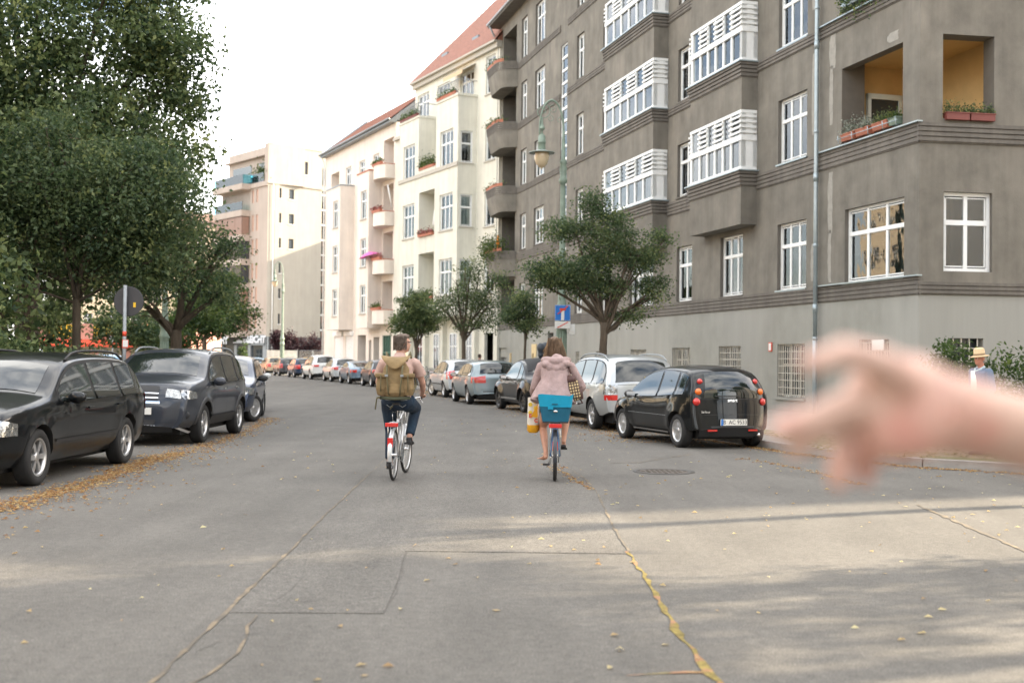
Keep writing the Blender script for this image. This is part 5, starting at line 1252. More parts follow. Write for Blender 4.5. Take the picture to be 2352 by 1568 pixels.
    for (x0, x1, z0, z1, mt) in det.get('headside', []):
        for sg in (1, -1): ob('headlight', MB().grid(c.side(x0, x1, lambda x: z0+(.0), lambda x: z1-(x1-x)/(x1-x0)*(z1-z0)*.35, sg, .012, 6, 4), flip=(sg > 0)), M[mt])
    for (v, z0, z1, mt, n_, fr_) in det.get('strips', []):
        i0, i1 = c.iz(z0, not fr_), c.iz(z1, not fr_); ob(n_, MB().grid(c.across(i0, i1, -v, v, .01, 4, 12), flip=fr_), M[mt] if mt in M else P[mt])
    for (z, txt, fr_) in det.get('plates', []):
        i0 = c.iz(z, not fr_); p = c.S(i0, 0, .0); ex = .03
        q = MB(); q.box(-.01, .01, -.26, .26, -.055, .055); o = q.build('number_plate', M['plate'], root, (p[0]+off[0]+(ex if fr_ else -ex), 0, z))
        q = MB(); q.box(-.0115, .0115, .215 if not fr_ else -.258, .258 if not fr_ else -.215, -.053, .053); q.build('plate_stripe', M['blue'], o)
        text(txt, .105, M['black'], o, ((.012 if fr_ else -.012), (.02 if fr_ else -.02), 0), (R(90), 0, R(90) if fr_ else R(-90)), ext=.001, sx=.95)
    for (x, y, steer) in ((c.wx[0], 1, 0), (c.wx[0], -1, 0), (c.wx[1], 1, det.get('steer', 0)), (c.wx[1], -1, det.get('steer', 0))):
        wheel(root, x+off[0], y*(c.W/2-.115), c.wr, det.get('rim', 'rim'), det.get('spokes', 7), .21, steer, det.get('cover', False))
    if det.get('rails'):
        for sg in (1, -1):
            a, b = det['rails']; q = MB(); n = 10; pts = []
            for k in range(n+1):
                x = a+(b-a)*k/n; e_ = min(k, n-k); zt = c.topz(x); pts.append((x, sg*(c.Y(x, zt-.05)-.05), zt+(.0, .05, .06)[min(e_, 2)]))
            q.tube(pts, .018, 6); ob('roof_rail', q, M['grey'] if det.get('railc') else M['blackp'])
    if det.get('wiper'):
        p = c.S(c.iz(det['wiper']), .05, .02); q = MB(); q.cbox((p[0], 0.1, p[2]), (.02, .5, .018)); ob('rear_wiper', q, M['blackp'])
    return root, c
def place(root, x, y, heading, s=1.):
    root.location = (x, y, 0); root.rotation_euler = (0, 0, heading); root.scale = (s, s, s)
# silhouettes (rear -> front)
hatch = lambda L, H, hood=.95: [(.03, .34), (0.0, .50), (.03, .66), (.07, .86), (.16, .95), (.30, H*.86), (.52, H*.965), (.95, H), (1.6, H*1.0), (2.15, H*.965), (2.9, hood+.05), (3.2, hood-.01), (L-.45, hood-.08), (L-.22, hood-.14), (L-.07, .70), (L-.015, .56), (L, .44), (L-.03, .30)]
GR, GL = 'cars parked along the right kerb', 'cars parked along the left kerb'
allcars = []
def add(spec, col, name, label, grp, det, rl, fl=None, heading=None, s=1.):
    """rl: world xy of the left rear wheel contact (right row) """
    r_, c = make_car(name, spec, col, label, grp, det)
    return r_, c
def by_left_rear(c, xy, h, s=1.):
    # centre such that the left rear wheel centre stands at xy
    lx, ly = (c.wx[0]-c.L/2)*s, (c.W/2-.10)*s
    return xy[0]-(lx*math.cos(h)-ly*math.sin(h)), xy[1]-(lx*math.sin(h)+ly*math.cos(h))
def RD(v0, v1, z0, z1): return (v0, v1, z0, z1, 'red')
H_ = R(-90)
# ---- left row, facing the camera
sp = dict(L=4.78, W=1.84, top=[(.03, .35), (0, .55), (.05, .85), (.10, .98), (.24, 1.12), (.52, 1.40), (.78, 1.47), (1.6, 1.5), (2.4, 1.48), (2.9, 1.40), (3.55, 1.03), (3.75, .99), (4.3, .91), (4.58, .84), (4.70, .74), (4.76, .60), (4.78, .46), (4.74, .3)],
          belt=[(0, .95), (3.6, .92), (4.85, .74)], wb=2.85, fo=.86, wr=.325, tumble=.36, ptf=.17, ptr=.15, fl=.015)
r_, c = make_car('estate_car', sp, 'black', 'glossy black estate car with silver wheels, nearest on the left', GL,
   dict(win=(.42, 3.32), pillars=(1.28, 2.22), seams=(1.18, 2.22, 3.12), handles=(1.42, 2.45), mirror=3.12, screen=(2.98, 3.6), rear=(.1, .5), rails=(.7, 2.7), trim=(.46, .50, 'blackp'), mg=.085, spokes=6,
        head=[(.70, .995, .60, .77, 'lamp')], headside=[(4.44, 4.755, .60, .80, 'lamp')], strips=[(.42, .52, .78, 'chrome', 'grille', True), (.62, .34, .46, 'blackp', 'bumper_grille', True)], tailside=[(.03, .22, .72, .96, 'red')]))
s = 1.07; place(r_, -5.72-.92*s, 14.45+(c.wx[1]-c.L/2)*s, R(-91.3), s)
sp = dict(L=4.11, W=1.78, top=[(.03, .4), (0, .6), (.04, .9), (.12, 1.05), (.30, 1.38), (.5, 1.5), (1.2, 1.56), (2.0, 1.55), (2.42, 1.49), (3.02, 1.11), (3.2, 1.07), (3.75, 1.01), (3.96, .94), (4.05, .80), (4.10, .62), (4.11, .48), (4.06, .3)],
          belt=[(0, 1.02), (1., .99), (3.1, .96), (4.11, .84)], wb=2.55, fo=.83, wr=.33, tumble=.30, ptf=.15, sill=.28, fl=.02)
r_, c = make_car('small_suv', sp, 'anthracite', 'dark grey sports utility car with chrome grille bars, second on the left', GL,
   dict(win=(.35, 2.9), pillars=(.92, 1.78), seams=(1.0, 1.80, 2.68), handles=(1.12, 1.98), chromeh=True, mirror=2.72, screen=(2.48, 3.08), rear=(.1, .4), rails=(.4, 2.2), railc=1, cladding=True, mg=.08, spokes=5,
        head=[(.66, .995, .76, .88, 'lamp')], headside=[(3.74, 4.055, .76, .92, 'lamp')],
        strips=[(.49, .72, .90, 'blackp', 'grille', True), (.50, .80, .815, 'chrome', 'grille_bar', True), (.50, .74, .755, 'chrome', 'grille_bar', True), (.55, .665, .70, 'chrome', 'chrome_bar', True), (.50, .30, .42, 'blackp', 'bumper_grille', True), (.55, .285, .32, 'rim', 'skid_plate', True)],
        plates=[(.57, '  386', True)]))
for sg in (1, -1):
    q = MB(); q.add([(4.10, sg*.50, .335), (4.10, sg*.50, .37), (3.98, sg*.84, .235), (3.98, sg*.80, .205)], [(0, 1, 2, 3)] if sg < 0 else [(3, 2, 1, 0)]); q.build('skid_plate', M['rim'], r_, (-c.L/2+.045, 0, 0))
    q = MB(); q.ell((0, 0, 0), (.03, .13, .05), 12, 6); q.build('fog_lamp', M['lamp'], r_, (c.L/2-.10, sg*.66, .50)); q = MB(); q.ell((0, 0, 0), (.02, .17, .09), 12, 6); q.build('fog_lamp_surround', M['blackp'], r_, (c.L/2-.095, sg*.66, .50))
s = 1.10; place(r_, -5.66-.90*s, 21.85+(c.wx[1]-c.L/2)*s, H_, s)
sp = dict(L=4.0, W=1.70, top=hatch(4.0, 1.45), belt=[(0, .95), (3, .9), (4, .78)], wb=2.5, fo=.80, wr=.31, ptf=.18)
hd = dict(win=(.3, 2.85), pillars=(.8, 1.65), seams=(.95, 1.7, 2.6), handles=(1.05, 1.9), mirror=2.62, screen=(2.2, 2.92), rear=(.1, .5), head=[(.6, .995, .62, .77, 'lamp')], headside=[(3.6, 3.96, .62, .82, 'lamp')], strips=[(.40, .62, .74, 'blackp', 'grille', True), (.6, .32, .48, 'blackp', 'bumper_grille', True)], tail=[RD(.72, .97, .62, .95)], tailside=[(.03, .2, .62, .98, 'red')], cover=True)
r_, c = make_car('hatchback', sp, 'navy', 'dark blue small hatchback with turned front wheel, third on the left', GL, {**hd, 'steer': R(-28), 'mcol': False})
def by_left_front(c, xy, h, s=1.):
    lx, ly = (c.wx[1]-c.L/2)*s, (c.W/2-.10)*s
    return xy[0]-(lx*math.cos(h)-ly*math.sin(h)), xy[1]-(lx*math.sin(h)+ly*math.cos(h))
x, y = by_left_front(c, (-6.45, 29.3), R(-82), 1.1); place(r_, x, y, R(-82), 1.1)
r_, c = make_car('hatchback', {**sp, 'W': 1.75}, 'white', 'white car half hidden at the far end of the left row', GL, hd)
x, y = by_left_front(c, (-7.35, 34.6), R(-74), 1.08); place(r_, x, y, R(-74), 1.08)

# ---- right row, seen from behind
sp = dict(L=3.75, W=1.66, top=[(.06, .34), (0, .48), (.02, .62), (.06, .80), (.10, .92), (.16, 1.08), (.28, 1.30), (.50, 1.41), (1.1, 1.45), (1.75, 1.43), (2.2, 1.35), (2.82, 1.0), (3.05, .93), (3.42, .82), (3.64, .66), (3.75, .48), (3.70, .3)],
          belt=[(0, .96), (.6, .94), (1.6, .88), (2.9, .84), (3.75, .68)], wb=2.5, fo=.66, wr=.305, tumble=.36, ptr=.11, fl=.035, crown=(.05, .10))
r_, c = make_car('city_car', sp, 'black', 'small shiny black city car with round red rear lamps, nearest on the right kerb', GR,
   dict(win=(.38, 2.66), pillars=(.72, 1.45), seams=(.98, 1.5, 2.50), handles=(), mirror=2.48, mcol=False, screen=(2.25, 2.85), rear=(.1, .3), rearz=(.90, 1.30), rw=.78, spokes=6, cover=True, mg=.07,
        shutz=(.60, .875), strips=[(.66, .36, .40, 'blackp', 'bumper_seam', False)], trim=(.56, .568, 'grey'), plates=[(.48, 'B  AC 9533', False)], wiper=.93))
def side_on_rear(c, z, v): return c.S(c.iz(z), v, .0)
for sg in (1, -1):
    for z, v, rr, mt in ((1.20, .905, .052, 'red'), (1.02, .935, .060, 'orange'), (.84, .95, .070, 'red')):
        p = side_on_rear(c, z, sg*v); q = MB(); q.ell((0, 0, 0), (.05, rr, rr), 14, 8); o = q.build('tail_light', M[mt], r_, (p[0]-c.L/2-.005, p[1]+sg*.01, z), (0, 0, R(-32)*sg))
    i = MB().grid(c.side(c.wx[0]+c.ar+.12, c.wx[1]-c.ar-.1, lambda x: .235, lambda x: .265, sg, .03, 8, 2), flip=(sg > 0)); i.build('sill_trim', M['rim'], r_, (-c.L/2, 0, 0))
    q = MB(); q.box(-.01, .01, -.09, .09, -.015, .015); p = side_on_rear(c, .40, sg*.62); q.build('rear_reflector', M['red'], r_, (p[0]-c.L/2-.012, p[1], .335))
p = side_on_rear(c, .86, 0); text('smart', .085, M['chrome'], r_, (p[0]-c.L/2-.012, 0, .87), (R(86), 0, R(-90)), ext=.002, name='lettering'); text('forfour', .06, M['chrome'], r_, (p[0]-c.L/2+.0, .52, .66), (R(90), 0, R(-90)), ext=.002, name='lettering')
ex = MB(); ex.tube([(0, 0, 0), (.12, 0, 0)], .028, 8); ex.build('exhaust', M['chrome'], r_, (-c.L/2+.02, -.55, .25))
h = math.atan2(2.36, -.76); s = 1.03
x, y = by_left_rear(c, (3.17, 22.0), h, s); place(r_, x, y, h, s)
sp = dict(L=4.45, W=1.76, top=[(.04, .4), (0, .58), (.04, .80), (.09, .98), (.20, 1.22), (.36, 1.47), (.6, 1.56), (1.4, 1.60), (2.3, 1.57), (2.75, 1.47), (3.3, 1.06), (3.5, 1.0), (4.0, .93), (4.3, .8), (4.42, .62), (4.45, .5), (4.4, .34)],
          belt=[(0, 1.0), (3.3, .95), (4.45, .8)], wb=2.53, fo=.92, wr=.335, tumble=.28, sill=.30, fl=.02)
r_, c = make_car('estate_suv', sp, 'silver', 'tall silver estate car with tinted rear window parked ahead of the black city car', GR,
   dict(win=(.28, 3.05), pillars=(.98, 1.85), seams=(1.1, 1.92, 2.85), handles=(1.25, 2.1), mirror=2.88, screen=(2.8, 3.35), rear=(.1, .3), rearz=(1.02, 1.42), rw=.86, rails=(.45, 2.5), railc=1, mg=.085, spokes=6,
        tail=[(.80, .99, .78, .98, 'lamp'), RD(.80, .99, .66, .77)], tailside=[(.03, .16, .66, .77, 'red'), (.05, .2, .78, .99, 'lamp')], shutz=(.62, .97), plates=[(.80, 'B       ', False)], strips=[(.82, .36, .44, 'blackp', 'bumper_strip', False)]))
q = MB(); p = c.S(c.iz(1.08), -.15, .02); q.cbox((p[0], p[1], p[2]), (.01, .20, .05)); q.build('sticker', ysm, r_, (-c.L/2, 0, 0))
h = R(103.5); x, y = by_left_rear(c, (1.95, 27.5), h, 1.07); place(r_, x, y, h, 1.07)
sp = dict(L=4.1, W=1.74, top=[(.06, .35), (0, .5), (.06, .72), (.28, .92), (.62, 1.02), (.86, 1.22), (1.2, 1.43), (1.7, 1.50), (2.15, 1.44), (2.72, 1.05), (2.95, .99), (3.4, .93), (3.8, .78), (4.05, .6), (4.1, .45), (4.05, .3)],
          belt=[(0, .95), (2.9, .92), (4.1, .72)], wb=2.5, fo=.80, wr=.33, tumble=.30, fl=.07, ptr=.16, ptf=.2)
r_, c = make_car('convertible', sp, 'black', 'black rounded convertible with cloth roof and black wheels left of the woman', GR,
   dict(win=(.95, 2.6), pillars=(1.32,), seams=(1.35, 2.45), handles=(1.5,), mirror=2.45, screen=(2.2, 2.78), rear=(.7, 1.1), rim='rimd', spokes=8, mg=.06, tail=[RD(.6, .9, .65, .85)], trim=(.34, .40, 'chrome')))
q = MB().grid(c.across(c.ix(.8), c.ix(2.1), -1, 1, .012, 10, 12)); q.build('cloth_roof', M['black'], r_, (-c.L/2, 0, 0))
h = R(106.5); x, y = by_left_rear(c, (.42, 35.7), h, 1.07); place(r_, x, y, h, 1.07)
def rear_car(L, H, col, name, label, xy, hd_, s=1.05, top=None, W=1.74, z=(.66, .92), tailv=(.62, .99), rz=None, extra={}, sp_={}):
    t_ = top or hatch(L, H); spec = dict(L=L, W=W, top=t_, belt=[(0, .95), (L*.7, .91), (L, .76)], wb=L*.615, fo=.80, wr=.315, fl=.015); spec.update(sp_)
    det = dict(win=(.32, L*.71), pillars=(.85, L*.43), seams=(1.0, L*.44, L*.665), handles=(1.1, L*.48), mirror=L*.67, screen=(L*.55, L*.735), rear=(.1, .3), rearz=rz or (H*.69, H*.92), rw=.80,
               tail=[RD(*tailv, *z)], tailside=[(.03, .24, z[0], z[1]+.02, 'red')], shutz=(.5,), plates=[(.74, 'B', False)] if False else [], strips=[(.7, .33, .42, 'blackp', 'bumper_strip', False)], wiper=H*.68+.02); det.update(extra)
    r_, c = make_car(name, spec, col, label, GR, det); h = R(hd_); x, y = by_left_rear(c, xy, h, s); place(r_, x, y, h, s); return r_, c
rear_car(4.2, 1.42, 'bluegrey', 'hatchback', 'blue grey hatchback with wide red rear lamps behind the black convertible', (-1.5, 41.95), 103, 1.07, z=(.72, .90), tailv=(.55, .99), W=1.78)
rear_car(4.03, 1.46, 'silver2', 'hatchback', 'light silver hatchback with slanted red rear lamps, just right of the man cyclist', (-2.76, 49.0), 105, 1.07, z=(.72, 1.02), tailv=(.76, .99), extra=dict(steer=R(14), trim=(.5, .55, 'blackp'), mcol=False))
rear_car(3.95, 1.42, 'dark', 'hatchback', 'dark small hatchback with bright red lamps just left of the man cyclist', (-7.85, 66.1), 108, 1.06, z=(.74, .9), tailv=(.5, .99))
fast = [(.04, .35), (0, .5), (.03, .72), (.12, .86), (.5, 1.0), (1.0, 1.16), (1.7, 1.29), (2.1, 1.28), (2.5, 1.17), (3.0, .88), (3.2, .84), (3.6, .78), (3.9, .68), (4.03, .55), (4.06, .42), (4.0, .3)]
rear_car(4.06, 1.30, 'steel', 'coupe', 'steel blue low coupe with rounded tail in the far right row', (-10.0, 72.6), 109, 1.08, top=fast, rz=(.92, 1.15), z=(.66, .8), tailv=(.7, .98), extra=dict(wiper=None, win=(1.1, 2.85), pillars=(1.5,)))
rear_car(4.05, 1.46, 'silver2', 'hatchback', 'pale silver hatchback between the blue coupe and the white sports utility car', (-12.1, 79), 109, 1.06, z=(.76, .92), tailv=(.66, .99))
suvt = [(.04, .42), (0, .6), (.04, .88), (.12, 1.05), (.30, 1.42), (.55, 1.58), (1.4, 1.65), (2.4, 1.6), (2.8, 1.5), (3.35, 1.1), (3.55, 1.05), (4.1, .97), (4.38, .8), (4.48, .6), (4.5, .48), (4.45, .34)]
rear_car(4.5, 1.65, 'white', 'sports_utility_car', 'white sports utility car, tallest in the far right row', (-14.7, 86.2), 110, 1.08, top=suvt, W=1.84, z=(.86, .99), tailv=(.6, .99), rz=(1.1, 1.48), sp_=dict(wr=.35, sill=.3))
rear_car(4.1, 1.44, 'navy', 'hatchback', 'dark navy hatchback left of the white sports utility car', (-17.4, 94.2), 110, 1.06)
rear_car(4.0, 1.45, 'dark', 'hatchback', 'dark grey hatchback between the navy and the golden beige car', (-20.0, 101.2), 110, 1.06, z=(.66, .98), tailv=(.84, .99))
rear_car(4.1, 1.50, 'beige', 'hatchback', 'golden beige car with red lamps far down the street', (-22.7, 108.5), 112, 1.06)
rear_car(4.1, 1.46, 'sky', 'hatchback', 'light blue car at the far bend of the street', (-26.0, 116), 116, 1.04)
rear_car(4.2, 1.45, 'red', 'hatchback', 'red car, farthest in the right row at the bend', (-30.2, 124), 118, 1.04)
# far cars and vans in the square on the left
van = [(.02, .4), (0, .7), (.05, 1.2), (.12, 1.8), (.3, 1.95), (2, 1.98), (3.2, 1.9), (3.9, 1.25), (4.2, 1.1), (4.6, .95), (4.75, .7), (4.78, .5), (4.7, .35)]
for i, (x, y, col, hd_, t_, lab) in enumerate(((-34.5, 88, 'silver2', 175, van, 'pale grey van parked in front of the market, left one'), (-29.5, 86, 'sky', 170, suvt, 'light blue car parked in front of the market, seen over the black estate'), (-38.5, 89, 'white', 178, van, 'white van parked at the left end of the market'), (-24.6, 84, 'silver', 172, hatch(4.3, 1.45), 'silver car parked behind the round traffic sign'))):
    r_, c = rear_car(t_[-2][0] if t_ is not van else 4.78, 1.9 if t_ is van else 1.5, col, 'parked_van' if t_ is van else 'parked_car', lab, (x, y), hd_, 1., top=t_, extra=dict(wiper=None, pillars=(1.9,), win=(.5, 3.1)), rz=(1.2, 1.7) if t_ is van else (1.05, 1.35)); r_['group'] = 'cars parked on the market square'; r_['category'] = 'van' if t_ is van else 'car'
# red scooter by the traffic sign post
# ---------------------------------------------------------------- trees and plants
def tree(name, base, blobs, th, tr, nleaf, ls, lm, label, seed=0, fork=None, group=None, limbs=9, clus=.28, bare=.0, cat='tree', lean=(0, 0), parts=True, top=None, shell=.55, percl=46):
    rg = random.Random(seed); rn = np.random.default_rng(seed+5)
    root = empty(name, base, 0, label, cat, group)
    bx, by, bz = base; B_ = [((c[0]-bx, c[1]-by, c[2]-bz), r) for c, r in blobs]
    vol = [r[0]*r[1]*r[2] for c, r in B_]; fz = fork or th
    tk = MB(); n = 7; tp = []
    for k in range(n+1):
        t = k/n; tp.append((lean[0]*t+rg.uniform(-.03, .03)*(k > 0)*th*.25, lean[1]*t+rg.uniform(-.03, .03)*(k > 0)*th*.25, th*t))
    tk.tube(tp, [tr*(1.35 if k == 0 else 1.08 if k == 1 else 1-.25*k/n) for k in range(n+1)], 12)
    ends = []
    for j in range(limbs):
        c, r = rg.choices(B_, [v**.5 for v in vol])[0]
        if j < len(B_): c, r = B_[j]
        q = Vector((c[0]+rg.uniform(-.6, .6)*r[0], c[1]+rg.uniform(-.6, .6)*r[1], c[2]+rg.uniform(-.5, .6)*r[2]))
        s_ = Vector(tp[-1 if j % 3 else -2]); mid = s_.lerp(q, .45)+Vector((rg.uniform(-.2, .2), rg.uniform(-.2, .2), rg.uniform(.0, .35)))*(q-s_).length*.3
        pts = []
        for k in range(6):
            t = k/5; p = s_*(1-t)**2+mid*2*t*(1-t)+q*t*t; pts.append(p+Vector((rg.uniform(-1, 1), rg.uniform(-1, 1), rg.uniform(-1, 1)))*.04*(0 < k))
        r0 = tr*rg.uniform(.2, .46) if j > 2 else tr*.55
        tk.tube(pts, [r0*(1-.8*k/5)+.008 for k in range(6)], 7); ends.append((pts, r0))
        for m_ in range(4):
            a = pts[rg.randint(2, 5)]; d = Vector((rg.gauss(0, 1), rg.gauss(0, 1), rg.gauss(.25, .7))).normalized()*rg.uniform(.35, .8)*min(r)
            tk.tube([a, a+d*.5+Vector((0, 0, .05)), a+d], [r0*.3, r0*.2, .006], 5)
    tk.build('trunk', M['bark'], root)
    ncl = max(8, nleaf//percl); P_ = []; T_ = []
    w_ = np.array([v**(2/3) for v in vol]); w_ /= w_.sum()
    for i in rn.choice(len(B_), ncl, p=w_):
        c, r = B_[i]; d = rn.normal(size=3); d /= np.linalg.norm(d); rad = shell+(1-shell)*rn.random() if rn.random() < .8 else rn.random()*shell
        cc = np.array(c)+d*np.array(r)*rad; k = percl
        q = rn.normal(size=(k, 3))*clus*np.array([1, 1, .72])*rn.uniform(.6, 1.25); P_.append(cc+q); T_.append(np.clip(rn.normal(.42, .24)+rn.normal(0, .13, k), 0, 1))
    o = foliage('crown', np.vstack(P_), ls, lm, root, tone=np.concatenate(T_))
    return root
GT = 'street trees along the right pavement'
# left park trees
tree('maple_tree', (-12.6, 30.5, .1), [((-11.6, 30, 9.3), (3.0, 2.6, 2.4)), ((-8.9, 29.6, 9.4), (1.35, 1.3, 1.0)), ((-8.6, 29.8, 8.1), (.75, .9, .75)), ((-9.6, 30, 11.2), (1.6, 1.5, 1.2)), ((-14.2, 29, 7.6), (3, 2.6, 2.6)), ((-12, 31, 12.6), (3.2, 2.6, 1.6)), ((-10.8, 29, 6.7), (2.6, 2, 1.5)), ((-8.9, 29.4, 6.6), (1.3, 1.2, .9)), ((-13.5, 28, 6.2), (2.6, 2, 1.6)), ((-15.5, 30, 11.5), (2.6, 2.5, 2.4))],
     4.6, .34, 105000, (.04, .095), M['leafA'], 'tallest broad maple filling the upper left, its crown hanging over the street', 1, limbs=16, clus=.27, percl=36)
tree('street_tree', (-9.75, 26.3, .1), [((-9.2, 26.3, 5.2), (1.9, 1.7, 1.15)), ((-7.9, 26.5, 4.9), (1.0, 1.1, 1.2)), ((-10.9, 26, 4.7), (1.8, 1.7, 1.6)), ((-12.8, 25.6, 4.2), (2.0, 1.8, 2.0)), ((-8.8, 26.4, 3.9), (1.3, 1.2, .9)), ((-10.3, 26, 6.3), (.9, .7, .7)), ((-8.4, 26.4, 6.0), (.8, .7, .5)), ((-8.1, 26.4, 3.5), (.8, .8, .6))],
     3.1, .11, 52000, (.03, .07), M['leafB'], 'middle sized bushy tree with a thin trunk standing behind the black estate car', 2, limbs=14, clus=.26)
tree('street_tree', (-8.95, 31.3, .1), [((-9.2, 31.3, 4.6), (1.1, 1.1, 1.0)), ((-8.3, 31.3, 4.2), (.95, 1.0, .95)), ((-8.0, 31.2, 3.3), (.75, .8, .5)), ((-9.8, 31.2, 3.5), (1.0, .9, .7)), ((-7.6, 31.3, 4.7), (.5, .6, .45))],
     2.2, .19, 9500, (.03, .065), M['leafB'], 'sparse forked tree with a thick dark trunk behind the grey sports utility car', 3, limbs=12, clus=.24)
tree('park_tree', (-16.5, 38, .1), [((-16.5, 38, 6.5), (4.5, 3, 3.8)), ((-20, 37, 5), (4, 3, 4)), ((-13.5, 39, 5.0), (2.4, 2, 2.0)), ((-12.4, 38.5, 7.5), (1.6, 1.6, 1.5))], 3, .25, 36000, (.07, .15), M['leafA'], 'dense dark tree standing behind the tall maple in the park', 4, limbs=10, clus=.45)
tree('park_tree', (-14.2, 24, .1), [((-13.6, 24, 5.5), (2.6, 2, 2.6)), ((-15, 23, 8.5), (2.8, 2.4, 3.0)), ((-11.6, 23.8, 2.9), (1.7, 1.4, 1.1)), ((-13, 24, 2.2), (2, 1.5, 1.4))], 3, .2, 34000, (.06, .12), M['leafA'], 'dark park tree at the left picture edge beside the black estate car', 5, limbs=8, clus=.38)
# small trees in the square beyond
for i, (x, y, h, lm, lab) in enumerate(((-19.2, 58, 4.4, 'leafB', 'small dark young tree on the square, left of the round traffic sign post'), (-17.9, 60, 3.9, 'leafC', 'small young tree on the square just right of the traffic sign post'), (-16.6, 62, 5.2, 'leafC', 'light green tree on the square behind the forked tree'), (-17.2, 66, 6.4, 'leafC', 'tall light green tree catching sun behind the forked tree'), (-22.5, 57, 5.5, 'leafA', 'dark small tree on the square seen over the black estate car'))):
    tree('young_tree', (x, y, 0), [((x, y, h*.72), (1.5, 1.4, h*.24)), ((x+.8, y, h*.6), (.9, .9, h*.16)), ((x-.7, y, h*.62), (1., .9, h*.15))], h*.45, .09, 4200, (.06, .12), M[lm], lab, 20+i, limbs=7, clus=.28, group='young trees on the square')
tree('young_tree', (-19.4, 74, 0), [((-19, 74, 5.4), (2.0, 1.6, 2.2)), ((-17.6, 74, 4.0), (1.7, 1.3, 1.2))], 2.6, .14, 9000, (.07, .13), M['leafC'], 'largest light green tree on the square, right beside the modern white block', 31, limbs=8, clus=.34, group='young trees on the square')
# hedges and shrubs on the left
def shrub(name, base, blobs, n, ls, lm, label, cat='shrub', grp=None, seed=0, clus=.14):
    rn = np.random.default_rng(seed+50); root = empty(name, base, 0, label, cat, grp); P_ = []; T_ = []
    for (c, r) in blobs:
        for _ in range(n//len(blobs)//30):
            d = rn.normal(size=3); d /= np.linalg.norm(d); cc = np.array(c)-np.array(base)+d*np.array(r)*rn.uniform(.35, 1); cc[2] = max(cc[2], .02); P_.append(cc+rn.normal(size=(30, 3))*clus); T_.append(np.clip(rn.normal(.4, .15)+rn.normal(0, .15, 30), 0, 1))
    foliage('foliage', np.vstack(P_), ls, lm, root, tone=np.concatenate(T_)); q = MB(); rg = random.Random(seed)
    for _ in range(9): q.tube([(rg.uniform(-.2, .2), rg.uniform(-.1, .1), 0), (rg.uniform(-.5, .5), rg.uniform(-.3, .3), blobs[0][1][2]*1.2)], [.03, .01], 5)
    q.build('stems', M['bark'], root); return root
shrub('shrub', (-9.7, 22.6, .1), [((-9.9, 22.6, 1.3), (1.1, .8, 1.1)), ((-8.9, 23.2, .9), (.9, .7, .9)), ((-11.2, 22, 1.6), (1.2, .9, 1.4))], 9000, (.03, .075), M['leafA'], 'dense dark bush behind the black estate car at the left edge', seed=1)
shrub('shrub', (-9.0, 26.8, .1), [((-9.6, 27.2, .8), (.9, .6, .8)), ((-8.9, 26.2, .6), (.5, .5, .6))], 3500, (.03, .07), M['leafC'], 'low light green bush at the foot of the traffic sign post', seed=2)
shrub('shrub', (-11.4, 27, .1), [((-11.6, 27.5, 1.2), (2.2, .8, 1.2)), ((-13.8, 27, 1.3), (2.2, .8, 1.3))], 8000, (.04, .09), M['leafA'], 'dark hedge along the park edge under the trees', 'hedge', seed=3)
# right pavement trees
tree('hawthorn_tree', (2.63, 33.8, .1), [((2.75, 33.8, 5.1), (.85, .9, .95)), ((1.6, 33.7, 4.15), (1.15, .9, .5)), ((3.7, 33.8, 4.6), (.75, .7, .45)), ((4.1, 33.8, 3.6), (.45, .5, .45)), ((2.35, 33.8, 6.05), (.4, .35, .6)), ((.95, 33.6, 4.05), (.75, .6, .45)), ((2.5, 33.8, 3.75), (1.1, .7, .4)), ((1.5, 33.8, 5.35), (.75, .5, .35)), ((4.2, 33.8, 5.15), (.55, .4, .18)), ((3.4, 33.8, 2.95), (.5, .4, .2))],
     2.6, .135, 25000, (.026, .055), M['leafB'], 'spreading hawthorn with a stout trunk behind the silver estate, largest tree on the right', 6, group=GT, limbs=22, clus=.17, percl=34)
tree('young_tree', (.5, 44.1, .1), [((.35, 44.1, 3.7), (.6, .6, .6)), ((.6, 44.1, 3.0), (.5, .5, .45)), ((-.05, 44.1, 3.3), (.4, .4, .35))], 2.5, .06, 5200, (.03, .06), M['leafB'], 'slim young tree with a support stake, just left of the green lamp post', 7, group=GT, limbs=8, clus=.16)
tree('hawthorn_tree', (-2.3, 56.2, .1), [((-2.3, 56.2, 4.6), (1.1, 1, 1.0)), ((-1.2, 56.2, 4.3), (.9, .8, .8)), ((-3.3, 56.2, 4.1), (.9, .8, .6)), ((-2.0, 56.2, 5.9), (.7, .6, .6)), ((-.9, 56.2, 5.4), (.7, .5, .5)), ((-1.6, 56.2, 3.3), (1.4, .8, .4))],
     2.7, .12, 9500, (.03, .065), M['leafB'], 'thin leaved tree with bare visible branches in front of the cream house', 8, group=GT, limbs=20, clus=.2, percl=26)
tree('round_tree', (-5.4, 66.3, .1), [((-5.5, 66.3, 4.5), (1.15, 1.1, 1.0)), ((-4.9, 66.3, 3.8), (1.0, .9, .8)), ((-6.0, 66.3, 3.6), (.9, .8, .8))], 2.1, .11, 13000, (.04, .08), M['leafA'], 'round dense dark green tree directly behind the head of the man cyclist', 9, group=GT, limbs=9, clus=.18)
shrub('flower_bed', (-2.5, 57.2, .1), [((-2.6, 57.2, .5), (.9, .5, .5))], 900, (.04, .08), M['leafC'], 'green plants round the foot of the thin leaved tree', 'plants', seed=8)
shrub('purple_bush', (-22.8, 124, 0), [((-23.4, 124, 2.6), (1.8, 1.2, 1.9)), ((-20.8, 124, 2.4), (1.7, 1.2, 1.7)), ((-24.6, 124, 3.5), (.7, .6, .8))], 9000, (.08, .16), M['leafP'], 'dark purple leaved bushes in front of the white modern block', seed=9, clus=.22)
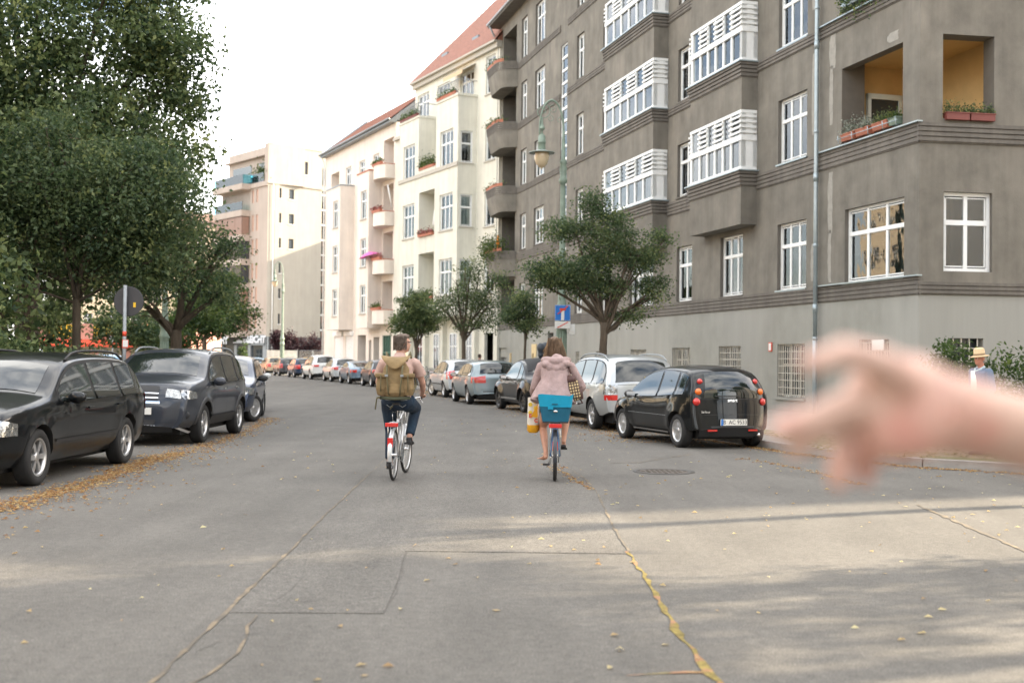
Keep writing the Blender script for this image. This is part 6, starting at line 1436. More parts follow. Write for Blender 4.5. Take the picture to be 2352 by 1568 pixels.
shrub('young_conifer', (-27.4, 120, 0), [((-27.4, 120, 1.6), (.4, .4, 1.4)), ((-27.6, 120, .8), (.8, .6, .7))], 1500, (.07, .14), M['leafC'], 'small bright green shrub at the foot of the white modern block', seed=10)
shrub('garden_shrub', (10.9, 27, .1), [((11.6, 27, 1.0), (1.6, .9, 1.0)), ((10.2, 27.2, 1.3), (.6, .5, .9)), ((13.4, 26.8, 1.1), (1.4, .9, 1.0))], 7500, (.03, .075), M['leafC'], 'green garden shrubs below the cellar window behind the man in a straw hat', seed=11)
# stakes of the young tree
for i, (dx, lab) in enumerate(((-.55, 'left wooden support stake with red band beside the slim young tree'), (.28, 'right wooden support stake with red band beside the slim young tree'))):
    st_ = empty('tree_stake', (.5+dx, 44.0, .1), 0, lab, 'stake', 'stakes of the young tree'); q = MB(); q.tube([(0, 0, 0), (0, 0, 1.75)], .04, 8); q.build('post', mat('pine_stake', (.40, .30, .16), .8), st_); q = MB(); q.tube([(0, 0, .9), (0, 0, 1.2)], .043, 8); q.build('red_band', M['signred'], st_)
# unseen trees added off-frame to dapple and shade the road and the hand
for i, (x, y, z, r_, n) in enumerate(((16.4, 14.0, 8.7, 1.65, 11000), (17.4, 12.1, 8.6, 1.1, 6500), (16.2, 6.9, 8.6, 1.9, 14000), (14.6, 18.5, 9.0, 1.65, 10000), (15.0, 12.4, 5.6, 1.3, 1200), (12.5, 8.0, 4.6, 1.2, 1500), (18.4, 18.2, 9.6, 1.0, 2500))):
    tree('offframe_shade_tree', (x, y, 0), [((x, y, z), (r_, r_, r_*.8)), ((x-1, y+.6, z-.9), (r_*.7, r_*.7, r_*.5))], z-r_*.7, .16, n, (.06, .11), M['leafC'], ['broad unseen tree added for shade outside the right edge', 'second broad unseen tree added for shade outside the right edge', 'dense unseen tree added to shade the hand, outside the right edge', 'tall unseen tree added for shade beyond the right edge', 'thin low unseen tree added for dappling outside the right edge', 'lowest thin unseen tree added for dappling near the camera', 'tall slim unseen tree added for its trunk shadow outside the right edge'][i], 40+i, limbs=9, clus=.3)
# ---------------------------------------------------------------- lamps, signs, small street things
def lamp_post(loc, ang, label, s=1., lowonly=False):
    root = empty('street_lamp', loc, ang, label, 'street lamp', 'old green street lamps'); root.scale = (s, s, s)
    q = MB(); q.lathe([(.30, 0), (.30, .12), (.24, .16), (.22, .5), (.24, .55), (.19, .62), (.17, 1.5), (.165, 2.55), (.20, 2.6), (.215, 2.68), (.18, 2.74), (.165, 2.9), (.165, 3.0), (.20, 3.05), (.215, 3.12), (.17, 3.2), (.13, 3.4), (.105, 4.2), (.085, 7.0), (.085, 7.2), (.13, 7.24), (.14, 7.34), (.10, 7.42), (.12, 7.7), (.10, 7.85), (.13, 7.9), (.07, 8.0), (.055, 8.6)], 20)
    for k in range(12):
        a = k*math.pi/6; q.tube([(.17*math.cos(a), .17*math.sin(a), .7), (.162*math.cos(a), .162*math.sin(a), 2.45)], .018, 5)
    q.build('post', M['lampgreen'], root)
    arm = []; n = 18                     # arch to +x
    q = MB(); q.tube([(0, 0, 8.4), (0, 0, 8.95)], [.06, .045], 10); q.build('post', M['lampgreen'], root)
    for k in range(n+1):
        t = math.pi*k/n*1.08; arm.append((.40-.40*math.cos(t), 0, 8.95+.95*math.sin(t)))
    q = MB(); q.tube([(0, 0, 8.9)]+arm, [.042]+[.038-.012*k/n for k in range(n+1)], 8)
    sp_ = []
    for k in range(26):
        t = k/25; a = R(100)+t*R(560); r_ = .24*(1-t)+.04; sp_.append((.70+r_*math.cos(a), 0, 9.52+r_*math.sin(a)))
    q.tube(sp_, .015, 6)
    for (cx, cz, r0, a0, da) in ((.36, 9.6, .15, 20, 480), (.12, 9.25, .12, 200, -420), (.45, 9.3, .10, 90, 420)):
        q.tube([(cx+(r0*(1-k/20)+.015)*math.cos(R(a0+da*k/20)), 0, cz+(r0*(1-k/20)+.015)*math.sin(R(a0+da*k/20))) for k in range(21)], .010, 5)
    q.ell((.40, 0, 9.9), (.045, .045, .045), 8, 6); q.build('arm', M['lampgreen'], root)
    q = MB(); X = .72; T = Matrix.Translation((X, 0, 0))
    q.lathe([(.03, 9.32), (.035, 9.15), (.06, 9.05), (.09, 8.98), (.10, 8.95), (.035, 8.92), (.03, 8.80), (.06, 8.78), (.115, 8.72), (.12, 8.55), (.13, 8.54), (.13, 8.50), (.12, 8.49), (.125, 8.28)], 16, M=T); q.build('lantern_housing', M['lampgreen'], root)
    q = MB(); q.lathe([(.125, 8.28), (.16, 8.26), (.42, 8.19), (.42, 8.165), (.15, 8.2)], 28, M=T); q.build('shade', mat('lamp_shade', (.25, .29, .26), .4, metal=.4), root)
    q = MB(); q.lathe([(.235, 8.19), (.245, 8.08), (.235, 7.97), (.18, 7.82), (.09, 7.72), (.03, 7.69), (.015, 7.65), (0, 7.64)], 24, M=T); q.build('globe', M['lampglobe'], root)
    return root
lp = lamp_post((1.6, 38, .1), R(180+12), 'ornate green street lamp with hanging lantern in front of the dark building')
lamp_post((-21.9, 112, 0), R(180), 'far ornate street lamp standing before the white modern block', 1.08)
lamp_post((-11.0, 37.2, .1), R(180), 'green street lamp under the park trees, only its lower post visible', .8)
# traffic sign on the lamp post
sg_ = empty('dead_end_sign', (1.62, 37.76, 3.12), 0, 'blue sign with crossed out white T on the green lamp post', 'sign')
q = MB(); q.box(-.25, .25, -.015, .015, -.25, .25); q.build('blue_panel', M['blue'], sg_, bevel=.01)
q = MB(); q.box(-.24, .24, -.0185, -.0155, -.24, -.235); q.box(-.24, .24, -.0185, -.0155, .235, .24); q.box(-.24, -.235, -.0185, -.0155, -.235, .235); q.box(.235, .24, -.0185, -.0155, -.235, .235); q.box(-.05, .05, -.019, -.0155, -.235, .075); q.build('white_bar', M['white'], sg_)
q = MB(); q.box(-.10, .10, -.020, -.0155, .08, .15); q.build('red_bar', M['signred'], sg_)
q = MB(); q.cbox((0, -.023, .09), (.42, .004, .035), ry=R(-38)); q.build('red_stroke', M['signred'], sg_)
q = MB(); q.box(-.25, .25, -.015, .015, -.50, -.27); q.build('white_plate', M['white'], sg_, bevel=.006); q = MB(); q.cbox((0, -.018, -.385), (.38, .004, .03), ry=R(-28)); q.build('red_stroke', M['signred'], sg_)
q = MB(); q.box(-.04, .04, .0, .1, -.2, .2); q.build('bracket', M['grey'], sg_)
bxx = empty('post_box', (1.93, 37.9, 2.6), 0, 'small white box fixed to the green lamp post under the sign', 'box'); q = MB(); q.box(-.10, .10, -.08, .08, -.17, .17); q.build('housing', M['white'], bxx, bevel=.015); q = MB(); q.box(-.08, .08, -.086, -.08, -.05, .12); q.build('lid', M['frame'], bxx)
# round sign seen from behind
rs = empty('round_traffic_sign', (-7.98, 24.2, .1), 0, 'back of a round traffic sign on a grey pole behind the left cars', 'sign')
q = MB(); q.tube([(0, 0, 0), (0, 0, 2.95)], .038, 10); q.build('pole', M['grey'], rs)
q = MB(); q.lathe([(0, -.006), (.30, -.006), (.31, .0), (.30, .006), (0, .006)], 32, smooth=False, M=Matrix.Translation((.05, .08, 2.62)) @ Matrix.Rotation(R(90), 4, 'X')); q.build('disc', mat('sign_back', (.045, .045, .048), .6), rs)
q = MB(); q.box(.15, .20, .066, .07, 2.50, 2.60); q.build('sticker', ysm, rs)
q = MB(); q.box(-.03, .10, -.05, -.042, 1.66, 1.83); q.build('small_plate', M['signred'], rs); q = MB(); q.box(-.015, .09, -.054, -.05, 1.68, 1.82); q.build('plate_face', M['white'], rs)
q = MB(); q.tube([(0, 0, 1.9), (0, 0, 2.0)], .041, 10); q.build('pole_band', M['signred'], rs)
# covered ticket machine behind the woman
pm = empty('covered_parking_machine', (.95, 38.2, .1), R(10), 'narrow post topped with a crumpled dark blue grey cover, left of the woman cyclist', 'parking machine')
q = MB(); q.box(-.12, .12, -.1, .1, 0, 1.45); q.build('post', M['iron'], pm, bevel=.02)
q = MB(); rg = random.Random(3)
for _ in range(16): q.ell((rg.uniform(-.18, .24), rg.uniform(-.14, .14), rg.uniform(1.2, 2.0)), (rg.uniform(.08, .16), rg.uniform(.08, .14), rg.uniform(.08, .18)), 8, 6)
q.build('cover', mat('crumpled_cover', (.05, .06, .075), .6, var=.5, vscale=9, bump=.8, bscale=14), pm, remesh=.03, smooth=1)
# fences and hoarding at the far end
ho = empty('white_hoarding', (-24.4, 117, 0), R(4), 'white hoarding panel with faded print at the far end of the street', 'hoarding'); q = MB(); q.box(0, 3.0, -.03, .03, .2, 2.3); q.build('panel', mat('printed_hoarding', (.62, .60, .52), .8, var=.25, vscale=2), ho); q = MB(); q.box(-.06, 0, -.05, .05, 0, 2.4); q.box(3, 3.06, -.05, .05, 0, 2.4); q.build('frame', M['grey'], ho)
for i in range(4):
    fe = empty('construction_fence', (-21.1+i*1.55, 116.9-.9*i, 0), R(-30), ['first mesh fence panel right of the white hoarding', 'second mesh fence panel from the white hoarding', 'third mesh fence panel from the white hoarding', 'mesh fence panel nearest the pink house'][i], 'fence', 'mesh fence panels round the building site')
    q = MB(); q.tube([(0, 0, 0), (0, 0, 2.3), (1.65, 0, 2.3), (1.65, 0, 0)], .035, 6); q.build('frame', M['grey'], fe)
    q = MB()
    for k in range(14): q.box(.1+k*.11, .115+k*.11, -.005, .005, .1, 2.25)
    for k in range(6): q.box(0, 1.65, -.005, .005, .3+k*.36, .315+k*.36)
    o = q.build('wire_mesh', M['grey'], fe); o['kind'] = 'stuff'
    q = MB(); q.box(.5, 1.0, -.02, -.01, 1.3, 1.6); q.build('plate', ysm, fe)
rf = empty('railing', (-33, 126, 0), R(-3), 'low metal railing in front of the kitchen shop', 'railing'); q = MB(); q.tube([(0, 0, 1.1), (7, 0, 1.1)], .03, 5); q.tube([(0, 0, .3), (7, 0, .3)], .02, 5); q.build('rail', M['grey'], rf)
for k in range(8): q = MB(); q.tube([(k, 0, 0), (k, 0, 1.1)], .03, 5); q.build('post', M['grey'], rf)
ph = empty('pharmacy_sign', (-39.6, 128, 0), R(0), 'tall post with a white board and red letter A near the market', 'sign'); q = MB(); q.tube([(0, 0, 0), (0, 0, 3.2)], .06, 6); q.build('post', M['grey'], ph); q = MB(); q.box(-1.1, 1.1, -.1, .1, 3.0, 4.9); q.build('board', mat('pale_board', (.60, .52, .44), .7), ph); text('A', 1.7, M['signred'], ph, (.45, -.12, 3.95), (R(90), 0, 0), bold=.05)
yt = empty('yield_sign', (-26.5, 78, 0), 0, 'small red and white triangular yield sign on the square', 'sign'); q = MB(); q.tube([(0, 0, 0), (0, 0, 2.3)], .035, 6); q.build('post', M['grey'], yt); q = MB(); q.add([(-.45, -.06, 3.0), (.45, -.06, 3.0), (0, -.06, 2.2), (-.45, -.04, 3.0), (.45, -.04, 3.0), (0, -.04, 2.2)], [(0, 2, 1), (3, 4, 5), (0, 1, 4, 3), (1, 2, 5, 4), (2, 0, 3, 5)]); q.build('red_triangle', M['signred'], yt); q = MB(); q.add([(-.3, -.065, 2.92), (.3, -.065, 2.92), (0, -.065, 2.38)], [(0, 2, 1)]); q.build('white_centre', M['white'], yt)
# parked bicycle leaning near the silver hatchback is added with the cyclists
# ---------------------------------------------------------------- bicycles
def torus(mb, c, Rr, r, n=36, m=8, k=None):
    rows = []
    for i in range(n+1):
        a = 2*math.pi*i/n; rows.append([(c[0]+(Rr+r*math.cos(b))*math.cos(a), c[1]+r*math.sin(b), c[2]+(Rr+r*math.cos(b))*math.sin(a)) for b in [2*math.pi*j/m for j in range(m+1)]])
    mb.grid(rows, k, True)
def bicycle(loc, heading, fr, label, tyre=.019, rack=True, fender='silver2', crank=90, steer=0, rack_z=.76, name='bicycle', barw=.29, barz=1.06, wb=1.08, saddle_z=.98, reflect=True):
    root = empty(name, loc, heading, label, 'bicycle')
    xr, xf, wr = -.5, wb-.5, .335
    chromes = M['chrome']; fm = M[fr] if fr in M else P[fr]
    def whl(x, n_):
        w = MB(); torus(w, (0, 0, 0), wr-tyre, tyre, 40, 8); wo = w.build('wheel', M['tyre'], root, (x, 0, wr), (0, 0, steer if n_ else 0))
        r_ = MB(); torus(r_, (0, 0, 0), wr-2*tyre-.008, .011, 36, 6); r_.build('rim', M['rim'], wo); r_ = MB(); r_.tube([(0, -.04, 0), (0, .04, 0)], .022, 8)
        for k in range(28):
            a = 2*math.pi*k/28; r_.tube([(.02*math.cos(a+.5*(-1)**k), .03*(-1)**k, .02*math.sin(a+.5*(-1)**k)), ((wr-2*tyre-.01)*math.cos(a), 0, (wr-2*tyre-.01)*math.sin(a))], .0014, 3, caps=False)
        r_.build('spokes', chromes, wo); return wo
    whl(xr, 0); whl(xf, 1)
    bb = (-.04, 0, .29); st = (-.20, 0, .80); hd = (.36, 0, .86); hd2 = (.40, 0, .70); ax = (xr, 0, wr); af = (xf, 0, wr)
    f = MB(); T = .017
    f.tube([bb, st], T, 8); f.tube([bb, hd2], T*1.1, 8); f.tube([(-.17, 0, .72), hd], T*.95, 8); f.tube([hd, hd2], .021, 8)
    for s_ in (1, -1):
        f.tube([(bb[0], s_*.03, bb[2]), (xr+.1, s_*.06, wr), (xr, s_*.062, wr)], .010, 6); f.tube([(st[0]+.01, s_*.015, st[2]-.06), (xr, s_*.062, wr)], .008, 6)
    f.build('frame', fm, root)
    fk = MB()
    for s_ in (1, -1): fk.tube([(hd2[0]+.02, s_*.02, hd2[2]-.02), (xf-.09, s_*.052, .48), (xf, s_*.055, wr)], .010, 6)
    fk.tube([(hd2[0], 0, hd2[2]), (hd[0]-.03, 0, hd[2]+.16)], .013, 6); fk.build('fork', fm, root)
    hb = MB(); hx = hd[0]-.04; hb.tube([(hx-.16, barw, barz), (hx-.02, barw*.85, barz+.01), (hx+.02, .08, barz-.02), (hx+.02, -.08, barz-.02), (hx-.02, -barw*.85, barz+.01), (hx-.16, -barw, barz)], .011, 8); hb.build('handlebar', chromes, root)
    for s_ in (1, -1): g = MB(); g.tube([(hx-.18, s_*barw, barz), (hx-.06, s_*(barw-.02), barz+.006)], .016, 8); g.build('grip', M['blackp'], root); g = MB(); g.tube([(hx-.02, s_*barw*.8, barz), (hx+.06, s_*(barw-.03), barz-.05), (hx-.03, s_*(barw-.0), barz-.06)], .006, 5); g.build('brake_lever', chromes, root)
    sd_ = MB(); sd_.ell((-.28, 0, saddle_z), (.10, .085, .03), 14, 8); sd_.ell((-.16, 0, saddle_z), (.12, .035, .022), 12, 6); sd_.build('saddle', M['blackp'], root)
    sd_ = MB(); sd_.tube([st, (-.235, 0, saddle_z-.02)], .013, 8); sd_.tube([(-.3, .03, saddle_z-.04), (-.16, .02, saddle_z-.04)], .005, 4); sd_.tube([(-.3, -.03, saddle_z-.04), (-.16, -.02, saddle_z-.04)], .005, 4); sd_.build('seat_post', chromes, root)
    # mudguards
    for (x, a0, a1) in ((xr, 0, 190), (xf, 60, 165)):
        rows = []
        for k in range(25):
            a = R(a0+(a1-a0)*k/24) if x == xr else R(180-a1+(a1-a0)*k/24); a = R(-15+ (205)*k/24) if x == xr else R(20+(125)*k/24)
            rows.append([(x+(wr+.022-.012*abs(j))*math.cos(a), .027*j, wr+(wr+.022-.012*abs(j))*math.sin(a)) for j in (-1, -.5, 0, .5, 1)])
        g = MB(); g.grid([r for r in rows], smooth=True); g.build('mudguard', P[fender] if fender in P else M[fender], root)
    if rack:
        g = MB()
        for y in (-.06, -.02, .02, .06): g.tube([(-.27, y, rack_z), (xr-.17, y, rack_z)], .005, 5)
        for x in (-.28, -.42, -.56, -.67): g.tube([(x, -.065, rack_z), (x, .065, rack_z)], .005, 5)
        for s_ in (1, -1): g.tube([(xr-.12, s_*.06, rack_z), (xr, s_*.075, wr)], .005, 5); g.tube([(-.35, s_*.06, rack_z), (xr, s_*.075, wr)], .005, 5)
        g.tube([(-.3, .05, rack_z), (-.34, .05, rack_z+.13), (-.34, -.05, rack_z+.13), (-.3, -.05, rack_z)], .005, 5)
        g.build('rack', chromes, root)
        g = MB(); g.box(-.02, .015, -.085, .085, -.027, .027); g.build('rear_light', M['red'], root, (xr-.19, 0, rack_z-.02), bevel=.008)
        g = MB(); g.box(-.008, .008, -.035, .035, -.06, .06); g.build('reflector', M['red'], root, (xr-.30, 0, .52) if reflect else (xr-.22, 0, .48), bevel=.006)
    # drive
    g = MB(); torus(g, (bb[0], -.045, bb[2]), .085, .006, 24, 5); g.tube([(bb[0], -.05, bb[2]), (bb[0], .05, bb[2])], .018, 8)
    ca = R(crank); px, pz = .17*math.cos(ca), .17*math.sin(ca)
    g.tube([(bb[0], -.055, bb[2]), (bb[0]+px, -.07, bb[2]+pz)], .009, 6); g.tube([(bb[0], .055, bb[2]), (bb[0]-px, .07, bb[2]-pz)], .009, 6); g.tube([(bb[0], -.05, bb[2]+.085), (xr, -.05, wr+.03), (xr, -.05, wr-.03), (bb[0], -.05, bb[2]-.085)], .006, 4); g.build('crankset', M['grey'], root)
    for s_ in (-1, 1):
        g = MB(); g.box(-.045, .045, -.045, .045, -.012, .012); g.build('pedal', M['blackp'], root, (bb[0]-s_*px, s_*.12, bb[2]-s_*pz))
    g = MB(); g.tube([(xr+.08, .05, wr-.02), (xr+.3, .11, .16)], .008, 6); g.build('kickstand', chromes, root)
    g = MB(); g.tube([(hx, .05, barz-.02), (hx+.10, .06, barz-.12), (.42, .03, .8)], .004, 4); g.tube([(hx, -.05, barz-.02), (hx+.12, -.05, barz-.1), (.40, -.03, .8)], .004, 4); g.build('brake_cable', M['black'], root)
    g = MB(); g.ell((hx+.10, 0, .86), (.04, .035, .035), 10, 6); g.build('front_light', chromes, root)
    return root

# ---------------------------------------------------------------- people
SKIN = mat('skin', (.50, .285, .21), .55, var=.08, vscale=14, spec=.4)
def limb(mb, pts, rs, n=12, ry=None): 
    mb.tube(pts, rs, n, ry=ry)
    for p, r in ((pts[0], rs[0]), (pts[-1], rs[-1])): mb.ell(p, (r, r if ry is None else r, r), 10, 6)
def hand(mb, w, d, side, curl=1., s=1.):
    """simple gripping hand: wrist point w, pointing direction d, curled fingers"""
    w = Vector(w); d = Vector(d).normalized(); up = Vector((0, 0, 1)); lat = d.cross(up).normalized(); dn = lat.cross(d).normalized()*-1
    palm = w+d*.05*s; mb.tube([w, w+d*.045*s, w+d*.085*s], [.026*s, .038*s, .036*s], 10, ry=[.020*s, .017*s, .015*s])
    for k in range(4):
        o = lat*(-.029+.0193*k)*s; L_ = (.030, .034, .031, .024)[k]*s; b = w+d*.085*s+o
        p1 = b+d*L_*.8-up*.006; p2 = p1-up*L_*.75+d*L_*.25*curl; p3 = p2-up*L_*.3-d*L_*.75*curl
        mb.tube([b-d*.01, p1, p2, p3], [.0098*s, .0094*s, .0088*s, .0078*s], 8); mb.ell(p3, (.008*s,)*3, 6, 5)
    t0 = w+d*.025*s+lat*(.028*s*side); t1 = t0+d*.03*s+lat*.018*s*side-up*.012; t2 = t1+d*.025*s-lat*.006*side*s-up*.012; mb.tube([t0, t1, t2], [.012*s, .0105*s, .009*s], 8); mb.ell(t2, (.009*s,)*3, 6, 5)
def head(root, mb, c, yaw, s=1., pitch=0.):
    """head shape added to body mesh, eyes as children"""
    T = Matrix.Translation(c) @ Matrix.Rotation(yaw, 4, 'Z') @ Matrix.Rotation(pitch, 4, 'Y')
    def e(p, r): mb.ell(T @ Vector(p)*1, (r[0], r[1], r[2]), 16, 12, rot=T.to_3x3())
    e((-.015*s, 0, .03*s), (.098*s, .077*s, .088*s)); e((.02*s, 0, -.03*s), (.072*s, .060*s, .085*s)); e((.055*s, 0, -.075*s), (.032*s, .032*s, .028*s))
    e((.092*s, 0, -.012*s), (.020*s, .012*s, .022*s)); e((.085*s, 0, .012*s), (.010*s, .009*s, .03*s)); e((.072*s, 0, -.055*s), (.022*s, .026*s, .011*s)); e((.075*s, 0, .03*s), (.018*s, .05*s, .012*s))
    for sg in (1, -1): e((-.008*s, sg*.078*s, -.005*s), (.018*s, .010*s, .032*s)); e((.062*s, sg*.033*s, -.02*s), (.022*s, .022*s, .018*s))
    q = MB()
    for sg in (1, -1): q.ell(T @ Vector((.078*s, sg*.030*s, .010*s)), (.011*s,)*3, 8, 6)
    q.build('eyes', M['white'], root); q = MB()
    for sg in (1, -1): q.ell(T @ Vector((.0875*s, sg*.030*s, .010*s)), (.004*s, .005*s, .005*s), 6, 5, rot=T.to_3x3()); q.tube([T @ Vector((.094*s, sg*.045*s, .030*s)), T @ Vector((.097*s, sg*.015*s, .034*s))], .003*s, 4)
    q.build('eyebrows', mat('brow_hair', (.06, .04, .03), .8), root)
    return T
def hairshape(mb, T, parts):
    for p, r in parts: mb.ell(T @ Vector(p), r, 12, 9, rot=T.to_3x3())
def strands(name, root, T, n, mats, gen, r=.0035):
    q = MB(); rg = random.Random(len(name)+n)
    for _ in range(n): q.tube([T @ Vector(p) for p in gen(rg)], [r, r, r*.5], 3, caps=False)
    o = q.build(name, mats, root); o['kind'] = 'stuff'; return o

# ---- man cyclist
hm = math.atan2(1.08, .065)
bicycle((-1.508, 15.96, 0), hm, 'rim', 'silver old bicycle with rack and red rear light ridden by the man', crank=93, steer=R(-4), saddle_z=1.0, barw=.27)
man = empty('person', (-1.508, 15.96, 0), hm, 'man cycling away in a pale pink short sleeved shirt and dark jeans', 'person')
b = MB()
T_ = head(man, b, (-.01, -.035, 1.80), R(-52), 1.06)
limb(b, [(-.02, 0, 1.72), (-.06, 0, 1.58)], [.058, .066])
b.tube([(-.22, 0, 1.02), (-.22, 0, 1.12), (-.18, 0, 1.3), (-.13, 0, 1.46), (-.09, 0, 1.58), (-.07, 0, 1.62)], [.165, .17, .16, .185, .13, .07], 18, ry=[.12, .12, .11, .12, .09, .06])
JA = {}
for sg in (1, -1):
    sh = (-.09, sg*.205, 1.545); el = (.0, sg*.30, 1.28); wr_ = (.185, sg*.275, 1.11)
    limb(b, [sh, (-.05, sg*.26, 1.42), el], [.062, .054, .043]); limb(b, [el, (.08, sg*.295, 1.20), wr_], [.044, .041, .027]); hand(b, wr_, (.16, -sg*.02, -.015), -sg)
hipL, hipR = (-.2, .10, 1.03), (-.2, -.10, 1.03)
legL = [(-.2, .10, 1.02), (.08, .135, .60), (-.07, .125, .22)]; legR = [(-.2, -.10, 1.02), (.20, -.185, .93), (-.02, -.135, .545)]
for lg in (legL, legR):
    limb(b, [lg[0], tuple(Vector(lg[0]).lerp(Vector(lg[1]), .5)), lg[1]], [.085, .075, .055]); limb(b, [lg[1], tuple(Vector(lg[1]).lerp(Vector(lg[2]), .35)), lg[2]], [.055, .055, .036]); limb(b, [lg[2], (lg[2][0]+.15, lg[2][1], lg[2][2]-.075)], [.04, .03])
b.build('body', SKIN, man, remesh=.010, smooth=3)
shirtm = mat('pale_pink_shirt', (.44, .30, .255), .9, var=.12, vscale=6, bump=.6, bscale=7)
q = MB(); q.tube([(-.235, 0, 1.07), (-.228, 0, 1.14), (-.19, 0, 1.3), (-.145, 0, 1.46), (-.10, 0, 1.57), (-.075, 0, 1.635)], [.185, .185, .178, .20, .155, .082], 20, ry=[.135, .135, .13, .135, .105, .07])
for sg in (1, -1): q.tube([(-.10, sg*.17, 1.555), (-.09, sg*.215, 1.53), (-.055, sg*.265, 1.43), (-.035, sg*.285, 1.37)], [.07, .076, .073, .080], 14); q.ell((-.09, sg*.19, 1.545), (.07, .07, .065), 10, 8)
q.tube([(-.07, 0, 1.60), (-.05, 0, 1.665)], [.09, .075], 14); q.build('shirt', shirtm, man, remesh=.010, smooth=3)
jeans = mat('blue_jeans', (.007, .018, .036), .9, var=.30, vscale=4, bump=.6, bscale=9, stain=((.014, .037, .065), 3, .50, .70))
q = MB(); q.ell((-.21, 0, 1.04), (.155, .19, .14), 16, 10); q.tube([(-.22, 0, 1.0), (-.225, 0, 1.13)], [.185, .182], 18, ry=[.14, .136])
for lg in (legL, legR):
    mid = tuple(Vector(lg[0]).lerp(Vector(lg[1]), .5)); q.tube([(lg[0][0]-.01, lg[0][1], lg[0][2]+.02), tuple(Vector(lg[0]).lerp(Vector(lg[1]), .25)), mid, lg[1]], [.128, .124, .106, .078], 14); q.ell(lg[0], (.128, .115, .125), 12, 8); q.ell(lg[1], (.078,)*3, 10, 8)
    lo_ = tuple(Vector(lg[1]).lerp(Vector(lg[2]), .5)); q.tube([lg[1], lo_, tuple(Vector(lg[1]).lerp(Vector(lg[2]), .93))], [.078, .070, .062], 14)
q.build('jeans', jeans, man, remesh=.010, smooth=3)
q = MB()
for sg in (1, -1):
    q.tube([(-.345, sg*.03, 1.05), (-.355, sg*.09, 1.045), (-.33, sg*.145, 1.05)], .004, 4)
    q.tube([(-.345, sg*.04, .985), (-.352, sg*.085, .955), (-.33, sg*.13, .985)], .004, 4)
q.build('pocket_seam', mat('faded_seam', (.22, .24, .24), .9), man)
for lg in (legL, legR):
    q = MB(); a = Vector(lg[2]); q.tube([a+Vector((-.03, 0, -.005)), a+Vector((-.01, 0, -.05)), a+Vector((.08, 0, -.085)), a+Vector((.19, 0, -.095)), a+Vector((.215, 0, -.095))], [.038, .045, .045, .045, .02], 12, ry=[.04, .045, .036, .028, .02]); q.ell(a+Vector((-.035, 0, -.07)), (.04, .038, .04), 10, 8); q.build('shoe', M['black'], man, remesh=.008, smooth=2)
hairm = mat('grey_brown_hair', (.15, .115, .09), .85, var=.35, vscale=20, bump=1., bscale=35)
q = MB(); hairshape(q, T_, [((-.035, 0, .055), (.095, .088, .085)), ((-.065, 0, .0), (.062, .080, .080)), ((-.07, .02, -.05), (.045, .058, .05)), ((-.07, -.03, -.045), (.042, .05, .05)), ((.02, 0, .095), (.07, .07, .045)), ((-.04, .06, .05), (.06, .04, .05)), ((-.04, -.06, .04), (.05, .035, .05))]); q.build('hair', hairm, man, remesh=.011, smooth=2)
strands('hair_strands', man, T_, 420, hairm, lambda g: (lambda a, h: [(-.03+.095*math.cos(a), .09*math.sin(a), h), (-.035+.108*math.cos(a), .10*math.sin(a), h-.015), (-.04+.105*math.cos(a), .098*math.sin(a), h-.045)])(g.uniform(1.2, 5.1), g.uniform(-.05, .12)))
q = MB(); q.tube([T_ @ Vector((.02, .082, .03)), T_ @ Vector((.09, .06, .02)), T_ @ Vector((.105, 0, .015)), T_ @ Vector((.09, -.06, .02)), T_ @ Vector((.02, -.082, .03))], .004, 5); q.build('glasses', M['black'], man)
# backpack
khaki = mat('khaki_canvas', (.22, .155, .075), .95, var=.22, vscale=7, bump=.7, bscale=14); khd = mat('khaki_strap', (.12, .105, .055), .9, var=.2)
bp = empty('backpack', (-1.508, 15.96, 0), hm, 'khaki canvas backpack with straps and side pockets on the back of the man cyclist', 'backpack')
q = MB(); q.tube([(-.41, 0, 1.10), (-.42, 0, 1.16), (-.41, 0, 1.3), (-.37, 0, 1.46), (-.34, 0, 1.55)], [.13, .165, .16, .15, .10], 18, ry=[.07, .10, .105, .09, .05]); q.build('bag', khaki, bp, remesh=.009, smooth=2)
for sg in (1, -1):
    q = MB(); q.tube([(-.44, sg*.145, 1.12), (-.455, sg*.15, 1.2), (-.44, sg*.145, 1.38)], [.06, .072, .062], 12, ry=[.05, .062, .05]); q.build('side_pocket', khaki, bp, remesh=.008, smooth=2)
    q = MB(); q.cbox((-.475, sg*.15, 1.37), (.10, .15, .06)); q.build('pocket_flap', khaki, bp, bevel=.02)
    q = MB(); q.tube([(-.50, sg*.09, 1.50), (-.535, sg*.085, 1.36), (-.54, sg*.07, 1.2), (-.50, sg*.06, 1.12)], .010, 6, ry=.014); q.build('strap', khd, bp)
    q = MB(); q.tube([(-.34, sg*.11, 1.56), (-.2, sg*.14, 1.66), (-.05, sg*.13, 1.60), (.02, sg*.14, 1.45), (-.05, sg*.19, 1.25), (-.3, sg*.18, 1.13)], .011, 6, ry=.022); q.build('shoulder_strap', khd, bp)
    q = MB(); q.box(-.01, .01, -.018, .018, -.014, .014); q.build('buckle', M['grey'], bp, (-.545, sg*.088, 1.37)); q = MB(); q.tube([(-.52, sg*.155, 1.16), (-.53, sg*.155, 1.38)], .006, 5); q.build('strap', khd, bp)
q = MB(); q.tube([(-.46, 0, 1.12), (-.50, 0, 1.16), (-.49, 0, 1.26)], [.075, .085, .07], 14, ry=[.045, .05, .04]); q.build('front_pocket', khaki, bp, remesh=.008, smooth=2)
